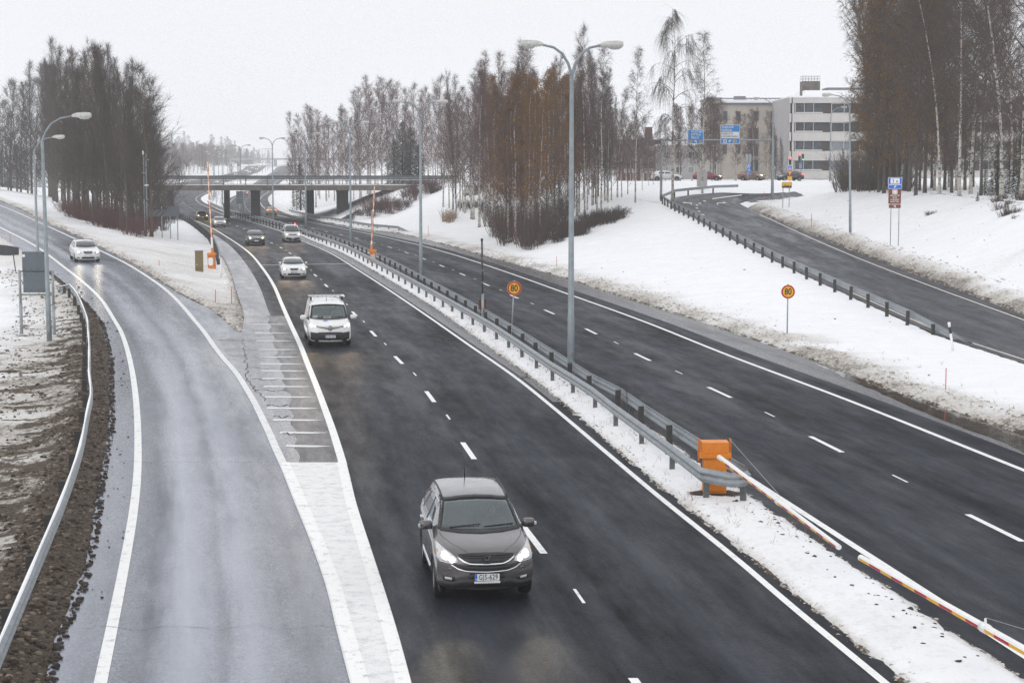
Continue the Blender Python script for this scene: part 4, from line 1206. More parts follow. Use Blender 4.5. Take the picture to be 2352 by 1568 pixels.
def brick():
    Y = 345.0; x0 = xu(1425, 360, Y); z0 = hz(413, Y)
    o = empty('brick_building', (x0, Y, z0)); tag(o, 'dark red brick building half hidden behind bare birches left of the gantry', 'building')
    Z = lambda v: hz(v, Y) - z0
    X = lambda u: xu(u, 360, Y) - x0
    mb = MB(); mb.box(((X(1425) + X(1517)) / 2, 7, Z(323) / 2 - 1), (X(1517) - X(1425), 14, Z(323) + 2)); mb.build('wall', M_BRICK, o)
    mb = MB(); mb.add([(X(1470), 1, Z(323)), (X(1493), 1, Z(309)), (X(1500), 1, Z(309)), (X(1500), 1, Z(323)), (X(1470), 6, Z(323)), (X(1493), 6, Z(309)), (X(1500), 6, Z(309)), (X(1500), 6, Z(323))],
                      [(0, 3, 2, 1), (4, 5, 6, 7), (0, 1, 5, 4), (1, 2, 6, 5), (2, 3, 7, 6)]); rf = mb.build('roof_house', M_BRICK, o)
    mb = MB(); mb.box((X(1492), 3, Z(312)), (1.3, 1.3, 3.4)); mb.build('chimney', M_BRICK, rf)
    mb = MB(); mb.box(((X(1425) + X(1517)) / 2, 7, Z(323) + .1), (X(1517) - X(1425) + .4, 14.4, .2)); mb.build('roof_edge', M_ROOFM, o)
    for v in (341, 366, 392):
        for u in (1440, 1458, 1480, 1497):
            window(o, X(u), Z(v), 13 * px(Y), 9.5 * px(Y), -.06, glass=M_CURT if (u + v) % 3 else M_GLS)
brick()
Y = 332.0
o = empty('pale_house', (xu(1517, 370, Y), Y, hz(412, Y))); tag(o, 'pale grey low block glimpsed behind birches right of the red brick building', 'building')
w = (1632 - 1517) * px(Y)
mb = MB(); mb.box((w / 2, 6, 3.1), (w, 12, 6.2)); mb.build('wall', M_WALLG, o)
mb = MB(); mb.box((w / 2, 6, 6.3), (w + .4, 12.4, .3)); mb.build('snowy_roof', M_SNOWP, o)
for k in range(4):
    for j in (0, 1): window(o, 1.2 + k * 2.2, 1.7 + 2.7 * j, 1.2, 1.3, -.06)
Y = 322.0
o = empty('far_flats', (xu(2290, 300, Y), Y, 6.0)); tag(o, 'grey apartment block seen between the trees at the right edge', 'building')
mb = MB(); mb.box((14, 7, 8.6), (28, 14, 17.2)); mb.build('wall', M_WALLG, o)
mb = MB(); mb.box((14, 7, 17.35), (28.4, 14.4, .3)); mb.build('snowy_roof', M_SNOWP, o)
for j in range(5):
    for k in range(7): window(o, 2.2 + k * 3.7, 2.4 + 3.0 * j, 1.9, 1.5, -.06)

# ------------------------------------------------------------------ orange barriers
def striped_boom(root, p0, p1, r0, r1, n, first=0, tipcap=True, white_first=.06, side=Vector((0, 0, 1)), joint=None):
    """round boom: white on top, amber and red blocks on the side"""
    p0, p1 = Vector(p0), Vector(p1)
    d = p1 - p0; L = d.length; u = d / L
    a = u.cross(side).normalized(); b = a.cross(u).normalized()      # a: sideways, b: up-ish
    K = 12
    mb = MB(); V = []; S_ = [0.0, white_first] + [white_first + (1 - white_first - .005) * (i + 1) / n for i in range(n)] + [1.0]
    for s in S_:
        c = p0 + d * s; r = r0 + (r1 - r0) * s
        for k in range(K):
            t = 2 * PI * (k + .5) / K
            V.append(c + (math.cos(t) * a + math.sin(t) * b) * r)
    for i in range(len(S_) - 1):
        for k in range(K):
            tm = (k + 1) % K
            mid = 2 * PI * (k + 1) / K
            up_ = math.sin(mid)
            q = (i * K + k, i * K + tm, (i + 1) * K + tm, (i + 1) * K + k)
            mi = 0
            if up_ < .30 and up_ > -.95 and 1 <= i < len(S_) - 2: mi = 1 + (i + first) % 2
            mb.add([V[x] for x in q], [(3, 2, 1, 0)], mi, True)
    mb.add([V[(len(S_) - 1) * K + k] for k in range(K)], [tuple(range(K))], 0); mb.add([V[k] for k in range(K)], [tuple(reversed(range(K)))], 0)
    o = mb.build('boom', [M_WHITE, M_YEL, M_RED], root)
    if joint:
        for s in joint:
            c = p0 + d * s; r = (r0 + (r1 - r0) * s) * 1.18
            j = MB(); j.tube([c - u * .10, c + u * .10], r, 12); j.tube([c, c + b * (r + .07)], .02, 6); j.build('joint', M_WHITE, o)
    return o

def barrier_box(root, w=.86, d=.55, h=1.28, m=M_ORNG, rz=0.0, hood=True):
    mb = MB(); mb.box((0, 0, h * .47), (w * .72, d * .8, h * .94)); b = mb.build('housing', m, root)
    mb = MB(); mb.box((0, -d * .42, h * .18), (w * .5, .02, .02)); mb.tube([(w * .17, -d * .415, h * .62), (w * .17, -d * .41 - .02, h * .62)], .045, 12); mb.build('lock', M_ORNGR, b)
    mb = MB(); mb.box((0, 0, h * .98), (w, d * 1.05, h * .11)); mb.build('collar', m, root)
    mb = MB(); mb.box((0, .03, h * 1.03 + .13), (w * .86, d * .95, .24)); mb.build('lid', m, root)
    for s in (-1, 1):
        mb = MB(); mb.box((s * w * .5, -.02, h * 1.08), (.045, .05, .52)); mb.box((s * w * .5, .05, h * 1.08 + .24), (.03, .14, .03)); mb.build('bracket', M_ORNGR, root)
    return b

# near barrier, boom folded open along the median
bx, by = up(1640, 1142)
root = empty('road_barrier', (bx, by, 0)); tag(root, 'orange barrier box inside the rail nose with its striped boom folded along the median', 'barrier')
barrier_box(root, w=.74, d=.52, h=1.06)
p0 = at(1652, 1050, by - .45); p1 = at(1927, 1256, 32.2)
o0 = Vector((bx, by, 0))
striped_boom(root, p0 - o0, p1 - o0, .064, .050, 22, first=1, white_first=.045, joint=[.56])
mb = MB(); mb.tube([Vector((.37, -.05, 1.38)), (p0 - o0).lerp(p1 - o0, .56) + Vector((0, 0, .16))], .006, 5, smooth=False); mb.build('stay_wire', M_GALV, root)
mb = MB()
for k in range(26):
    a = 2 * PI * k / 26
    pass
V = [(bx + math.cos(2 * PI * k / 26) * (.62 + .14 * math.sin(k * 2.3)), by - .16 + math.sin(2 * PI * k / 26) * (.42 + .10 * math.cos(k * 3.1)), .135) for k in range(26)]
mb.add(V + [(v[0] * .995 + .005 * bx, v[1], -.05) for v in V], [tuple(range(26))])
tag(mb.build('bare_earth', mat('damp_brown_earth', (0.05, 0.032, 0.02), 0.95, var=0.5, scale=12, bump=0.8)), 'patch of bare brown earth melted round the foot of the orange box', kind='structure')
# second boom coming from outside the picture
root = empty('road_barrier', (7.9, 20.0, 0)); tag(root, 'second striped boom with rounded tip reaching in from the lower right edge', 'barrier')
barrier_box(root, w=.80, d=.58, h=1.22)
p0 = Vector((7.9, 19.6, 1.12)); p1 = at(1977, 1280, 31.4)
e1 = at(2352, 1492, 25.2)
dd = (e1 - p1); p0 = p1 + dd * (11.2 / dd.length)
root.location = (p0.x, p0.y - .4, 0); o0 = Vector(root.location)
striped_boom(root, p0 - o0, p1 - o0, .075, .058, 22, first=0, white_first=.03, joint=[.55])
mb = MB(); mb.tube([Vector((.3, .3, 1.68)), (p0 - o0).lerp(p1 - o0, .55) + Vector((0, 0, .16))], .006, 5); mb.build('stay_wire', M_GALV, root)
# raised barrier on the snowy island
bx, by = up(487, 621, .1)
hB = H(bx, by)
root = empty('road_barrier', (bx, by, hB - .05)); tag(root, 'raised striped boom on a leaning orange box beside the olive cabinet', 'barrier')
k = px(by)
mb = MB(); mb.box((0, 0, 18 * k), (16 * k, .5, 36 * k)); hs = mb.build('housing', M_ORNGR, root); hs.rotation_euler = (0, -.03, 0)
mb = MB(); rbox(mb, (-1.5 * k, -.262, 18 * k), (11 * k, .02, 18 * k), 4 * k); mb.build('pale_patch', M_WHITE, root)
mb = MB(); mb.box((0, -.03, 35 * k), (18.5 * k, .6, 5 * k)); mb.build('collar', M_ORNG, root)
mb = MB(); mb.box((2 * k, -.1, 43 * k), (5 * k, .3, 12 * k)); mb.build('boom_foot', M_ORNG, root)
striped_boom(root, (2 * k, -.1, 46 * k), (xu(477, 371, by) - bx, -.1, hz(371, by) - hB), .085, .06, 16, first=0, white_first=.14, side=Vector((0, 1, 0)), joint=[.55])
# raised barrier in the median
by = 150.0; bx = xu(861, 600, by)
bx = float(fL(by) + fR(by)) / 2 + .05
root = empty('road_barrier', (bx, by, 0)); tag(root, 'raised striped boom on a rusty orange box between the median rails', 'barrier')
k = px(by)
mb = MB(); mb.box((0, 0, .55), (.50, .5, 1.1)); mb.build('housing', M_ORNGR, root)
mb = MB(); rbox(mb, (.03, -.26, .52), (.38, .02, .6), .05); mb.build('pale_patch', mat('peeling_white_paint', (0.6, 0.58, 0.52), .7, var=.1, dirt=.9, scale=9, dirtcol=(.25, .1, .05)), root)
mb = MB(); mb.box((0, -.02, 1.08), (.60, .56, .18)); mb.build('collar', M_ORNG, root)
mb = MB(); mb.box((-.1, -.1, 1.38), (.18, .28, .46)); mb.build('boom_foot', M_ORNG, root)
striped_boom(root, (-.10, -.1, 1.4), (xu(861, 428, by) - bx - .02, -.1, hz(428, by)), .075, .05, 14, first=0, white_first=.1, side=Vector((0, 1, 0)), joint=[.6])
mb = MB(); mb.tube([(xu(855, 560, 152), 152, 0), (xu(855, 486, 152), 152, hz(486, 152))], .10, 8)
mb.box((xu(855, 486, 152), 152, hz(488, 152)), (.26, .26, .3))
tag(mb.build('steel_post', M_GALV), 'short thick grey steel post behind the raised boom in the median', 'post')
# olive cabinet
x, y = up(458, 632, .15); k = px(y)
root = empty('utility_cabinet', (x, y, H(x, y) - .15), .12); tag(root, 'tall olive brown utility cabinet with a small white triangle on the snow', 'cabinet')
mb = MB(); mb.box((0, 0, 25 * k), (18 * k, .45, 52 * k)); mb.build('body', M_OLIVE, root)
mb = MB(); mb.box((0, 0, 52 * k), (19.5 * k, .50, 2 * k)); mb.build('lid', M_ROOFM, root)
mb = MB(); mb.add([(-6 * k, -.232, 21 * k), (-4 * k, -.232, 19.5 * k), (-4 * k, -.232, 22.5 * k)], [(0, 1, 2)]); mb.build('warning_triangle', M_WHITE, root)
mb = MB(); mb.box((0, -.228, 12 * k), (17 * k, .01, .03)); mb.build('door_gap', M_BLACK, root)

# ------------------------------------------------------------------ signs
def post(root, x, y, z0, z1, r=.03, m=M_GALV, dx=0.0):
    mb = MB(); mb.tube([(x, y, z0), (x + dx, y, z1)], r, 8); return mb.build('post', m, root)
def disc(mb, c, r, d=.02, mi=0, n=28, y=0.0):
    V = [(c[0] + r * math.cos(2 * PI * k / n), c[1] - d, c[2] + r * math.sin(2 * PI * k / n)) for k in range(n)]
    B = [(v[0], c[1], v[2]) for v in V]
    mb.add(V + B, [tuple(range(n)), tuple(reversed(range(n, 2 * n)))] + [(i, i + n, (i + 1) % n + n, (i + 1) % n) for i in range(n)], mi)

def sign80(ub, vb, ud, vd, Y, z0, label, lean=0.0, tilt=0.0):
    b = Vector((xu(ub, vb, Y), Y, z0)); c = at(ud, vd, Y)
    root = empty('speed_limit_sign', b); tag(root, label, 'road sign')
    rel = c - b
    mb = MB(); mb.tube([(0, .04, -.3), (rel.x * 1.05, .04, rel.z + .36)], .032, 8); mb.build('post', M_GALV, root)
    r = .325
    mb = MB(); disc(mb, (rel.x, 0, rel.z), r, .015, 0); mb.build('rim', mat('amber_sign_edge', (.75, .45, .08), .5), root)
    mb = MB(); disc(mb, (rel.x, -.016, rel.z), r * .955, .006, 0); p = mb.build('red_ring', M_RED, root)
    mb = MB(); disc(mb, (rel.x, -.023, rel.z), r * .75, .006, 0); mb.build('amber_face', M_YEL, root)
    text('80', .42, M_BLACK, root, (rel.x, -.031, rel.z - .005), name='numerals', sx=.80, bold=.02)
sign80(1173, 783, 1181, 662, 81.5, 0.0, 'round amber and red 80 sign standing between the median rails')
sign80(1808, 780, 1810, 670, 84.0, hz(780, 84), 'round amber and red 80 sign alone on the snow bank below the ramp')

# thin pole with rusty box in the median
x, y = up(1109, 745); root = empty('thin_pole', (x, y, 0)); tag(root, 'thin dark pole with a rusty box and cable between the median rails', 'pole')
post(root, 0, 0, -.2, 1.55, .075, M_GALV, -.01); post(root, -.01, 0, 1.5, (745 - 552) * px(y), .045, M_POST, -.03)
mb = MB(); mb.box((-.02, .16, 1.0), (.40, .16, .50)); bx_ = mb.build('box', M_RUST, root)
mb = MB(); mb.box((-.02, .07, 1.0), (.16, .03, .46)); mb.build('plate', M_BLACK, bx_)
mb = MB(); mb.tube([(-.09, -.04, .05), (-.13, -.07, .5), (-.10, -.06, .9), (-.14, -.05, 1.25), (-.06, -.05, 1.6)], .016, 6); mb.build('cable', M_BLACK, root)
for k, zz_ in enumerate((2.1, 2.7, 3.3, 3.9)):
    mb = MB(); mb.tube([(-.015, 0, zz_), (-.015, 0, zz_ + .05)], .055, 8); mb.build('clamp', M_GALV, root)
mb = MB(); mb.box((-.04, 0, (745 - 550) * px(y)), (.12, .10, .12)); mb.build('cap', M_BLACK, root)

# big grey sign backs on the left
Y = 84.0; k = px(Y)
b = at(85, 770, Y); root = empty('sign_board', (b.x, Y, 0)); tag(root, 'back of two stacked grey sign boards on a galvanised frame in the left snow', 'sign board')
R = lambda u, v: (xu(u, v, Y) - b.x, hz(v, Y))
for (ub, vb, ut, vt) in ((48.5, 768, 43, 622), (123.6, 778, 119, 622)):
    x0, z0 = R(ub, vb); x1, z1 = R(ut, vt)
    mb = MB(); mb.tube([(x0, .12, z0 - .3), ((x0 + x1) / 2, .12, (z0 + z1) / 2)], .075, 10); mb.tube([((x0 + x1) / 2, .12, (z0 + z1) / 2 - .02), (x1, .12, z1)], .06, 10); mb.build('post', M_GALV, root)
for v, ua, ub in ((623.5, 43, 119), (677, 46, 121)):
    x0, z0 = R(ua, v); x1, z1 = R(ub, v)
    mb = MB(); mb.tube([(x0, .12, z0), (x1, .12, z1)], .045, 8); mb.build('crossbar', M_GALV, root)
for (u0, v0, u1, v1) in ((50.5, 578, 106, 623.5), (53, 625.5, 107.5, 671)):
    x0, z0 = R(u0, v0); x1, z1 = R(u1, v1)
    mb = MB(); mb.box(((x0 + x1) / 2, .0, (z0 + z1) / 2), (x1 - x0, .05, z0 - z1)); p = mb.build('panel', M_SGREY, root)
    mb = MB()
    for i in range(4):
        for j in (0, 1):
            mb.box((x0 + (x1 - x0) * (.08 + .28 * i), -.032, z0 + (z1 - z0) * (.12 + .76 * j)), (.035, .02, .035))
    mb.build('bolt', M_BLACK, p)
    mb = MB(); mb.box(((x0 + x1) / 2, -.03, z1 + .01), (x1 - x0, .03, .03)); mb.build('edge_strip', M_BLACK, p)
x0, z0 = R(54.5, 587); mb = MB(); mb.box((x0, -.03, z0), (.12, .006, .13)); mb.build('sticker', M_WHITE, root)
# small bent dark board at the left edge
Y = 118.0
b = at(35.7, 617, Y); root = empty('curved_board', b); tag(root, 'dark curved board back on one leaning post at the far left edge', 'sign board')
mb = MB(); mb.tube([(0, .05, -.3), (xu(27.5, 566, Y) - b.x, .05, hz(566, Y) - b.z)], .035, 8); mb.build('post', M_SDARK, root)
mb = MB(); V = []
for i in range(13):
    t = i / 12; u = -18 + 60 * t; sag = 4.5 * (t * t)
    vt, vb_ = 561.5 + sag * 1.6, 584.5 + sag * .2 + 2 * math.sin(t * PI)
    for yy in (-.03, .03):
        V += [(xu(u, vt, Y) - b.x, yy + .35 * (t - .6) ** 2 * 2, hz(vt, Y) - b.z), (xu(u, vb_, Y) - b.x, yy + .35 * (t - .6) ** 2 * 2, hz(vb_, Y) - b.z)]
F = []
for i in range(12):
    a = i * 4; c = a + 4
    F += [(a, a + 1, c + 1, c), (a + 3, a + 2, c + 2, c + 3), (a + 2, a, c, c + 2), (a + 1, a + 3, c + 3, c + 1)]
F += [(0, 2, 3, 1), (48, 49, 51, 50)]
mb.add(V, F); mb.build('panel', M_SDARK, root)

# grey sign backs by the wood, in front of the bridge pier
Y = 186.0
b = at(390, 556, Y); zb = H(b.x, Y)
root = empty('sign_board', (b.x, Y, zb)); tag(root, 'back of a long stepped grey sign on three thin posts before the overpass', 'sign board')
for u in (372, 391, 408):
    mb = MB(); x = xu(u, 500, Y) - b.x; mb.tube([(x, 0, -1.2), (x - .02, 0, hz(474, Y) - zb)], .05, 8); mb.build('post', M_GALV, root)
for (u0, v0, u1, v1) in ((341, 482, 386, 497), (383.5, 473, 412.5, 497)):
    mb = MB(); x0 = xu(u0, v0, Y) - b.x; x1 = xu(u1, v1, Y) - b.x; z0 = hz(v0, Y) - zb; z1 = hz(v1, Y) - zb
    mb.box(((x0 + x1) / 2, -.08 if u0 < 380 else -.16, (z0 + z1) / 2), (x1 - x0, .05, z0 - z1)); mb.build('panel', M_SGREY, root)
# board seen under the bridge
Y = 325.0; b = at(551, 480, Y)
root = empty('sign_board', (b.x, Y, 0)); tag(root, 'back of two grey boards on a post seen under the overpass', 'sign board')
post(root, 0, 0, 0, hz(468, Y), .12); post(root, xu(558, 460, Y) - b.x, .3, 0, hz(440, Y) + .2, .08)
for v0, v1 in ((439, 455), (456, 468)):
    mb = MB(); mb.box((0, -.1, (hz(v0, Y) + hz(v1, Y)) / 2), (15.5 * px(Y), .06, hz(v0, Y) - hz(v1, Y))); mb.build('panel', M_SGREY, root)

# lattice mast with cameras
Y = 182.0; b = at(336, 549, Y); zb = H(b.x, Y)
root = empty('camera_mast', (b.x, Y, zb)); tag(root, 'slim lattice mast with white cameras and boxes beside the bare wood', 'mast')
Ht = hz(352, Y) - zb
mb = MB()
for s in (-1, 1):
    for q in (-1, 1): mb.box((s * .13, q * .13, Ht * .5), (.035, .035, Ht))
n = int(Ht / .45)
for k in range(n):
    mb.tube([(-.13, -.13, k * .45), (.13, -.13, (k + 1) * .45)], .010, 4, cap=False); mb.box((0, -.13, k * .45), (.26, .02, .02))
mb.build('lattice', M_GALV, root)
mb = MB(); mb.tube([(.12, 0, 1.2), (.12, 0, hz(360, Y) - zb)], .05, 8); mb.build('pole', M_GALV, root)
for (u, v, w, h) in ((329.5, 351, 3, 9), (341.5, 367, 3.5, 2.5), (337, 425.5, 9, 3), (329, 541 - 6, 4, 12), (342, 541 - 8, 4.2, 13)):
    mb = MB(); rbox(mb, (xu(u, v, Y) - b.x, -.2, hz(v, Y) - zb), (w * px(Y), .25, h * px(Y)), .04); mb.build('camera' if h < 10 else 'control_box', M_WHITE, root)
mb = MB(); mb.box((-.18, 0, hz(397, Y) - zb), (.5, .04, .06)); mb.build('arm', M_GALV, root)

# gantry with direction signs
Y = 215.0; zb = 4.5
b = at(1518, 452, Y)
root = empty('sign_gantry', (b.x, Y, b.z)); tag(root, 'sign gantry with two blue direction signs across the top of the ramp', 'sign gantry')
R = lambda u, v: (xu(u, v, Y) - b.x, hz(v, Y) - b.z)
x0, z0 = R(1518, 456); x1, z1 = R(1520, 318); x2, z2 = R(1776, 462)
mb = MB(); mb.tube([(x0, 0, z0 - .4), (x0 + .05, 0, z1)], [.16, .13], 10); mb.build('post', M_GALV, root)
mb = MB(); mb.tube([(x2 - .15, 0, z2 - .4), (x2 - .1, 0, R(1776, 320)[1])], [.16, .13], 10); mb.build('post', M_GALV, root)
mb = MB(); mb.tube([(x0, 0, R(1518, 322)[1]), (x2, 0, R(1776, 322)[1])], .10, 8); mb.build('crossbeam', M_GALV, root)
def panel(root, R, u0, v0, u1, v1, m, edge=M_WHITE, y=-.15, name='sign_panel', eb=.05):
    x0, z0 = R(u0, v0); x1, z1 = R(u1, v1)
    mb = MB(); rbox(mb, ((x0 + x1) / 2, y, (z0 + z1) / 2), (x1 - x0, .06, z0 - z1), .06); o = mb.build(name, edge, root)
    mb = MB(); rbox(mb, ((x0 + x1) / 2, y - .034, (z0 + z1) / 2), (x1 - x0 - 2 * eb, .008, z0 - z1 - 2 * eb), .04); mb.build('face', m, o)
    return o, x0, x1, z0, z1
k = px(Y)
def arrow_mesh(s, turn):
    """bent arrow; turn -1 left, 1 right"""
    t = .18 * s
    P = [(-.35, -.5), (-.35, .0), (-.35 + .0, .25), (.05, .25), (.05, .5), (.5, .12), (.05, -.22), (.05, .0), (-.12, .0), (-.12, -.5)]
    mb = MB(); mb.add([(p[0] * s * turn, 0, p[1] * s) for p in P], [(0, 1, 8, 9), (1, 2, 3, 7, 8), (4, 6, 5)] if turn < 0 else [(9, 8, 1, 0), (8, 7, 3, 2, 1), (5, 6, 4)])
    return mb
o, a0, a1, c0, c1 = panel(root, R, 1579.5, 297.5, 1615.5, 330.5, M_BLUE)
W = a1 - a0; Hh_ = c0 - c1
for i, s in enumerate(('MUONIO', 'KITTILÄ', 'PELLO')):
    text(s, .36, M_WHITE, o, (a0 + W * .20, -.20, c0 - Hh_ * (.16 + .21 * i)), align='LEFT', bold=.014, sx=.93)
for xx, s in ((.20, '79'), (.82, '83')):
    mb = MB(); mb.box((a0 + W * xx, -.195, c1 + Hh_ * .16), (W * .20, .01, Hh_ * .17)); mb.build('number_plate', M_YEL, o)
    text(s, .27, M_BLACK, o, (a0 + W * xx, -.205, c1 + Hh_ * .16), bold=.01)
am = arrow_mesh(.36, -1).build('arrow', M_WHITE, o, (a0 + W * .50, -.197, c1 + Hh_ * .17))
o, a0, a1, c0, c1 = panel(root, R, 1655, 287, 1699, 330.5, M_BLUE)
W = a1 - a0; Hh_ = c0 - c1
for i, s in enumerate(('KAJAANI', 'RANUA')):
    text(s, .36, M_WHITE, o, (a0 + W * .08, -.20, c0 - Hh_ * (.13 + .155 * i)), align='LEFT', bold=.014, sx=.93)
mb = MB(); rbox(mb, ((a0 + a1) / 2, -.194, c0 - Hh_ * .545), (W * .90, .01, Hh_ * .34), .04); mb.build('white_field', M_WHITE, o)
for i, s in enumerate(('KESKUSTA', 'OUNASVAARA')):
    text(s, .31, M_BLACK, o, (a0 + W * .09, -.205, c0 - Hh_ * (.475 + .145 * i)), align='LEFT', bold=.008, sx=.88)
mb = MB(); mb.box((a0 + W * .23, -.195, c1 + Hh_ * .135), (W * .17, .01, Hh_ * .17)); mb.build('white_plate', M_WHITE, o)
mb = MB(); mb.box((a0 + W * .23, -.203, c1 + Hh_ * .135), (W * .11, .01, Hh_ * .04)); mb.box((a0 + W * .23, -.205, c1 + Hh_ * .135), (W * .038, .012, Hh_ * .11)); mb.build('red_cross', M_RED, o)
am = arrow_mesh(.36, 1).build('arrow', M_WHITE, o, (a0 + W * .48, -.197, c1 + Hh_ * .15))
mb = MB(); mb.box((a0 + W * .73, -.195, c1 + Hh_ * .135), (W * .18, .01, Hh_ * .15)); mb.build('number_plate', M_YEL, o)
text('78', .27, M_BLACK, o, (a0 + W * .73, -.205, c1 + Hh_ * .135), bold=.01)

# brown and blue tourist sign
Y = 130.0; b = at(2054, 573, Y)
root = empty('tourist_sign', b); tag(root, 'tall narrow brown and blue tourist sign on two thin posts in the snow', 'road sign')
R = lambda u, v: (xu(u, v, Y) - b.x, hz(v, Y) - b.z)
for u in (2045, 2063.5):
    mb = MB(); x, z = R(u, 576); mb.tube([(x, .06, z - .3), (x, .06, R(u, 410)[1])], .03, 8); mb.build('post', M_GALV, root)
o, a0, a1, c0, c1 = panel(root, R, 2040, 407.5, 2071.5, 424, M_BLUE2, y=0, eb=.025)
mb = MB(); rbox(mb, ((a0 + a1) / 2, -.045, (c0 + c1) / 2), ((a1 - a0) * .66, .01, (c0 - c1) * .72), .03); mb.build('white_field', M_WHITE, o)
xc = (a0 + a1) / 2; zc = (c0 + c1) / 2
mb = MB(); mb.box((xc - .13, -.055, zc - .02), (.03, .01, .20)); mb.box((xc - .15, -.055, zc + .09), (.14, .01, .025)); mb.box((xc - .13, -.055, zc - .10), (.10, .01, .02))
mb.add([(xc + .06, -.056, zc - .11), (xc + .13, -.056, zc + .10), (xc + .20, -.056, zc - .11), (xc + .155, -.056, zc - .11), (xc + .13, -.056, zc - .03), (xc + .105, -.056, zc - .11)], [(0, 5, 4, 1), (1, 4, 3, 2)])
mb.build('symbols', M_BLACK, o)
o, a0, a1, c0, c1 = panel(root, R, 2040, 424.2, 2071.5, 434, M_BLUE2, y=0, eb=.025)
arrow_mesh(.20, 1).build('arrow', M_WHITE, o, ((a0 + a1) / 2, -.05, (c0 + c1) / 2))
o, a0, a1, c0, c1 = panel(root, R, 2041, 434.5, 2069, 468.5, M_BROWN, y=0, eb=.015, edge=M_BROWN)
xc = (a0 + a1) / 2
mb = MB(); rbox(mb, (xc, -.045, c0 - .20), (.36, .01, .30), .05); wf = mb.build('white_symbol', M_WHITE, o)
mb = MB()
for i in range(3):
    for j in range(3):
        if (i, j) != (1, 1): mb.box((xc - .1 + .1 * i, -.055, c0 - .20 - .08 + .08 * j), (.045, .008, .035))
mb.build('symbol_pattern', M_BROWN, wf)
for i, s in enumerate(('ARKTIKUM', 'PILKE', 'KORUNDI', 'MARTTIINI')):
    text(s, .145, M_WHITE, o, (xc, -.05, c0 - .46 - .148 * i), bold=.01, sx=.92)
o, a0, a1, c0, c1 = panel(root, R, 2041, 469.3, 2069, 478.5, M_BROWN, y=0, eb=.015, edge=M_WHITE)
arrow_mesh(.19, -1).build('arrow', M_WHITE, o, ((a0 + a1) / 2, -.045, (c0 + c1) / 2))

# amber town sign
Y = 183.0; b = at(1806, 480, Y)
root = empty('town_sign', b); tag(root, 'low amber town sign with a black skyline on two thin posts', 'road sign')
R = lambda u, v: (xu(u, v, Y) - b.x, hz(v, Y) - b.z)
for u in (1798, 1812.5):
    mb = MB(); x, z = R(u, 480); mb.tube([(x, .05, z - .3), (x, .05, R(u, 420)[1])], .04, 8); mb.build('post', M_GALV, root)
o, a0, a1, c0, c1 = panel(root, R, 1796, 418.8, 1818.5, 432, M_YEL, y=0, eb=.03, edge=M_BLACK)
mb = MB(); sk = [0, .12, .12, .25, .25, .18, .18, .48, .48, .2, .2, .3, .3, .22, .22, .34, .34, .26, .26, .14, .14, .3, .3, .2]
wv = (a1 - a0 - .08) / 12
for i in range(12):
    mb.box((a0 + .04 + wv * (i + .5), -.045, c1 + .05 + (.06 + sk[2 * i + 1]) * .3), (wv, .01, (.06 + sk[2 * i + 1]) * .6))
mb.build('skyline', M_BLACK, o)

# ------------------------------------------------------------------ signals and small signs at the crossing
M_RLIT = emat('lit_red_lamp', (1.0, .04, .03), 14, (.5, .02, .02))
M_GLIT = emat('lit_green_lamp', (.05, 1.0, .5), 2, (.02, .4, .2))
M_OFFL = mat('unlit_lens', (.02, .02, .02), .3)
def signal(label, u, v0, v1, Y, heads=(('front', 0.0),), board=None, base=418, zb=6.15, back=False, extra=None):
    b = Vector((xu(u, base, Y), Y, zb)); root = empty('traffic_signal', b); tag(root, label, 'traffic signal')
    z1 = hz(v0, Y) - zb; z0 = hz(v1, Y) - zb; h = z1 - z0
    mb = MB(); mb.tube([(0, .08, -.3), (0, .08, z1 - .1)], .055, 8); mb.build('post', M_GALV, root)
    if board:
        mb = MB(); rbox(mb, (0, -.10, (z0 + z1) / 2), (h * .42, .03, h * 1.16), .08); mb.build('backing_board', board, root)
    for kx, lit in heads:
        mb = MB(); rbox(mb, (kx, -.16 if not back else .1, (z0 + z1) / 2), (h * .30, .18, h), .04); hd = mb.build('signal_head', M_BLACK if not back else M_GALV, root)
        if back: continue
        for i in range(3):
            zc = z1 - h * (1 / 6 + i / 3)
            m = M_RLIT if (lit == 'r' and i == 0) else (M_GLIT if (lit == 'g' and i == 2) else M_OFFL)
            mb = MB(); disc(mb, (kx, -.25, zc), h * .115, .015, n=14); mb.build('lens', m, hd)
            mb = MB(); mb.tube([(kx, -.25, zc + h * .02), (kx, -.40, zc + h * .05)], h * .12, 8, cap=False); mb.build('visor', M_BLACK, hd)
    return root, lambda uu, vv: (xu(uu, vv, Y) - b.x, hz(vv, Y) - zb)
def blue_square(root, R, u0, v0, u1, v1, person=True):
    o, a0, a1, c0, c1 = panel(root, R, u0, v0, u1, v1, M_BLUE2, y=-.06, eb=.03, name='crossing_sign')
    mb = MB(); xc = (a0 + a1) / 2; w = a1 - a0; h = c0 - c1
    mb.add([(xc - w * .30, -.105, c1 + h * .15), (xc, -.105, c0 - h * .12), (xc + w * .30, -.105, c1 + h * .15)], [(0, 2, 1)]); mb.build('white_triangle', M_WHITE, o)
    mb = MB(); mb.tube([(xc - w * .08, -.11, c1 + h * .18), (xc, -.11, c1 + h * .45), (xc + w * .08, -.11, c1 + h * .18)], .03, 5); mb.box((xc, -.112, c1 + h * .55), (.05, .008, .10)); mb.build('walking_figure', M_BLACK, o)
r_, R = signal('signal with white backing board and red light above a yield sign', 1813.5, 361, 379, 246, ((0, 'r'),), board=M_WHITE, base=420, zb=5.3)
blue_square(r_, R, 1809.5, 380.6, 1819, 391)
x0, z0 = R(1808, 392.2); x1, z1 = R(1820, 404)
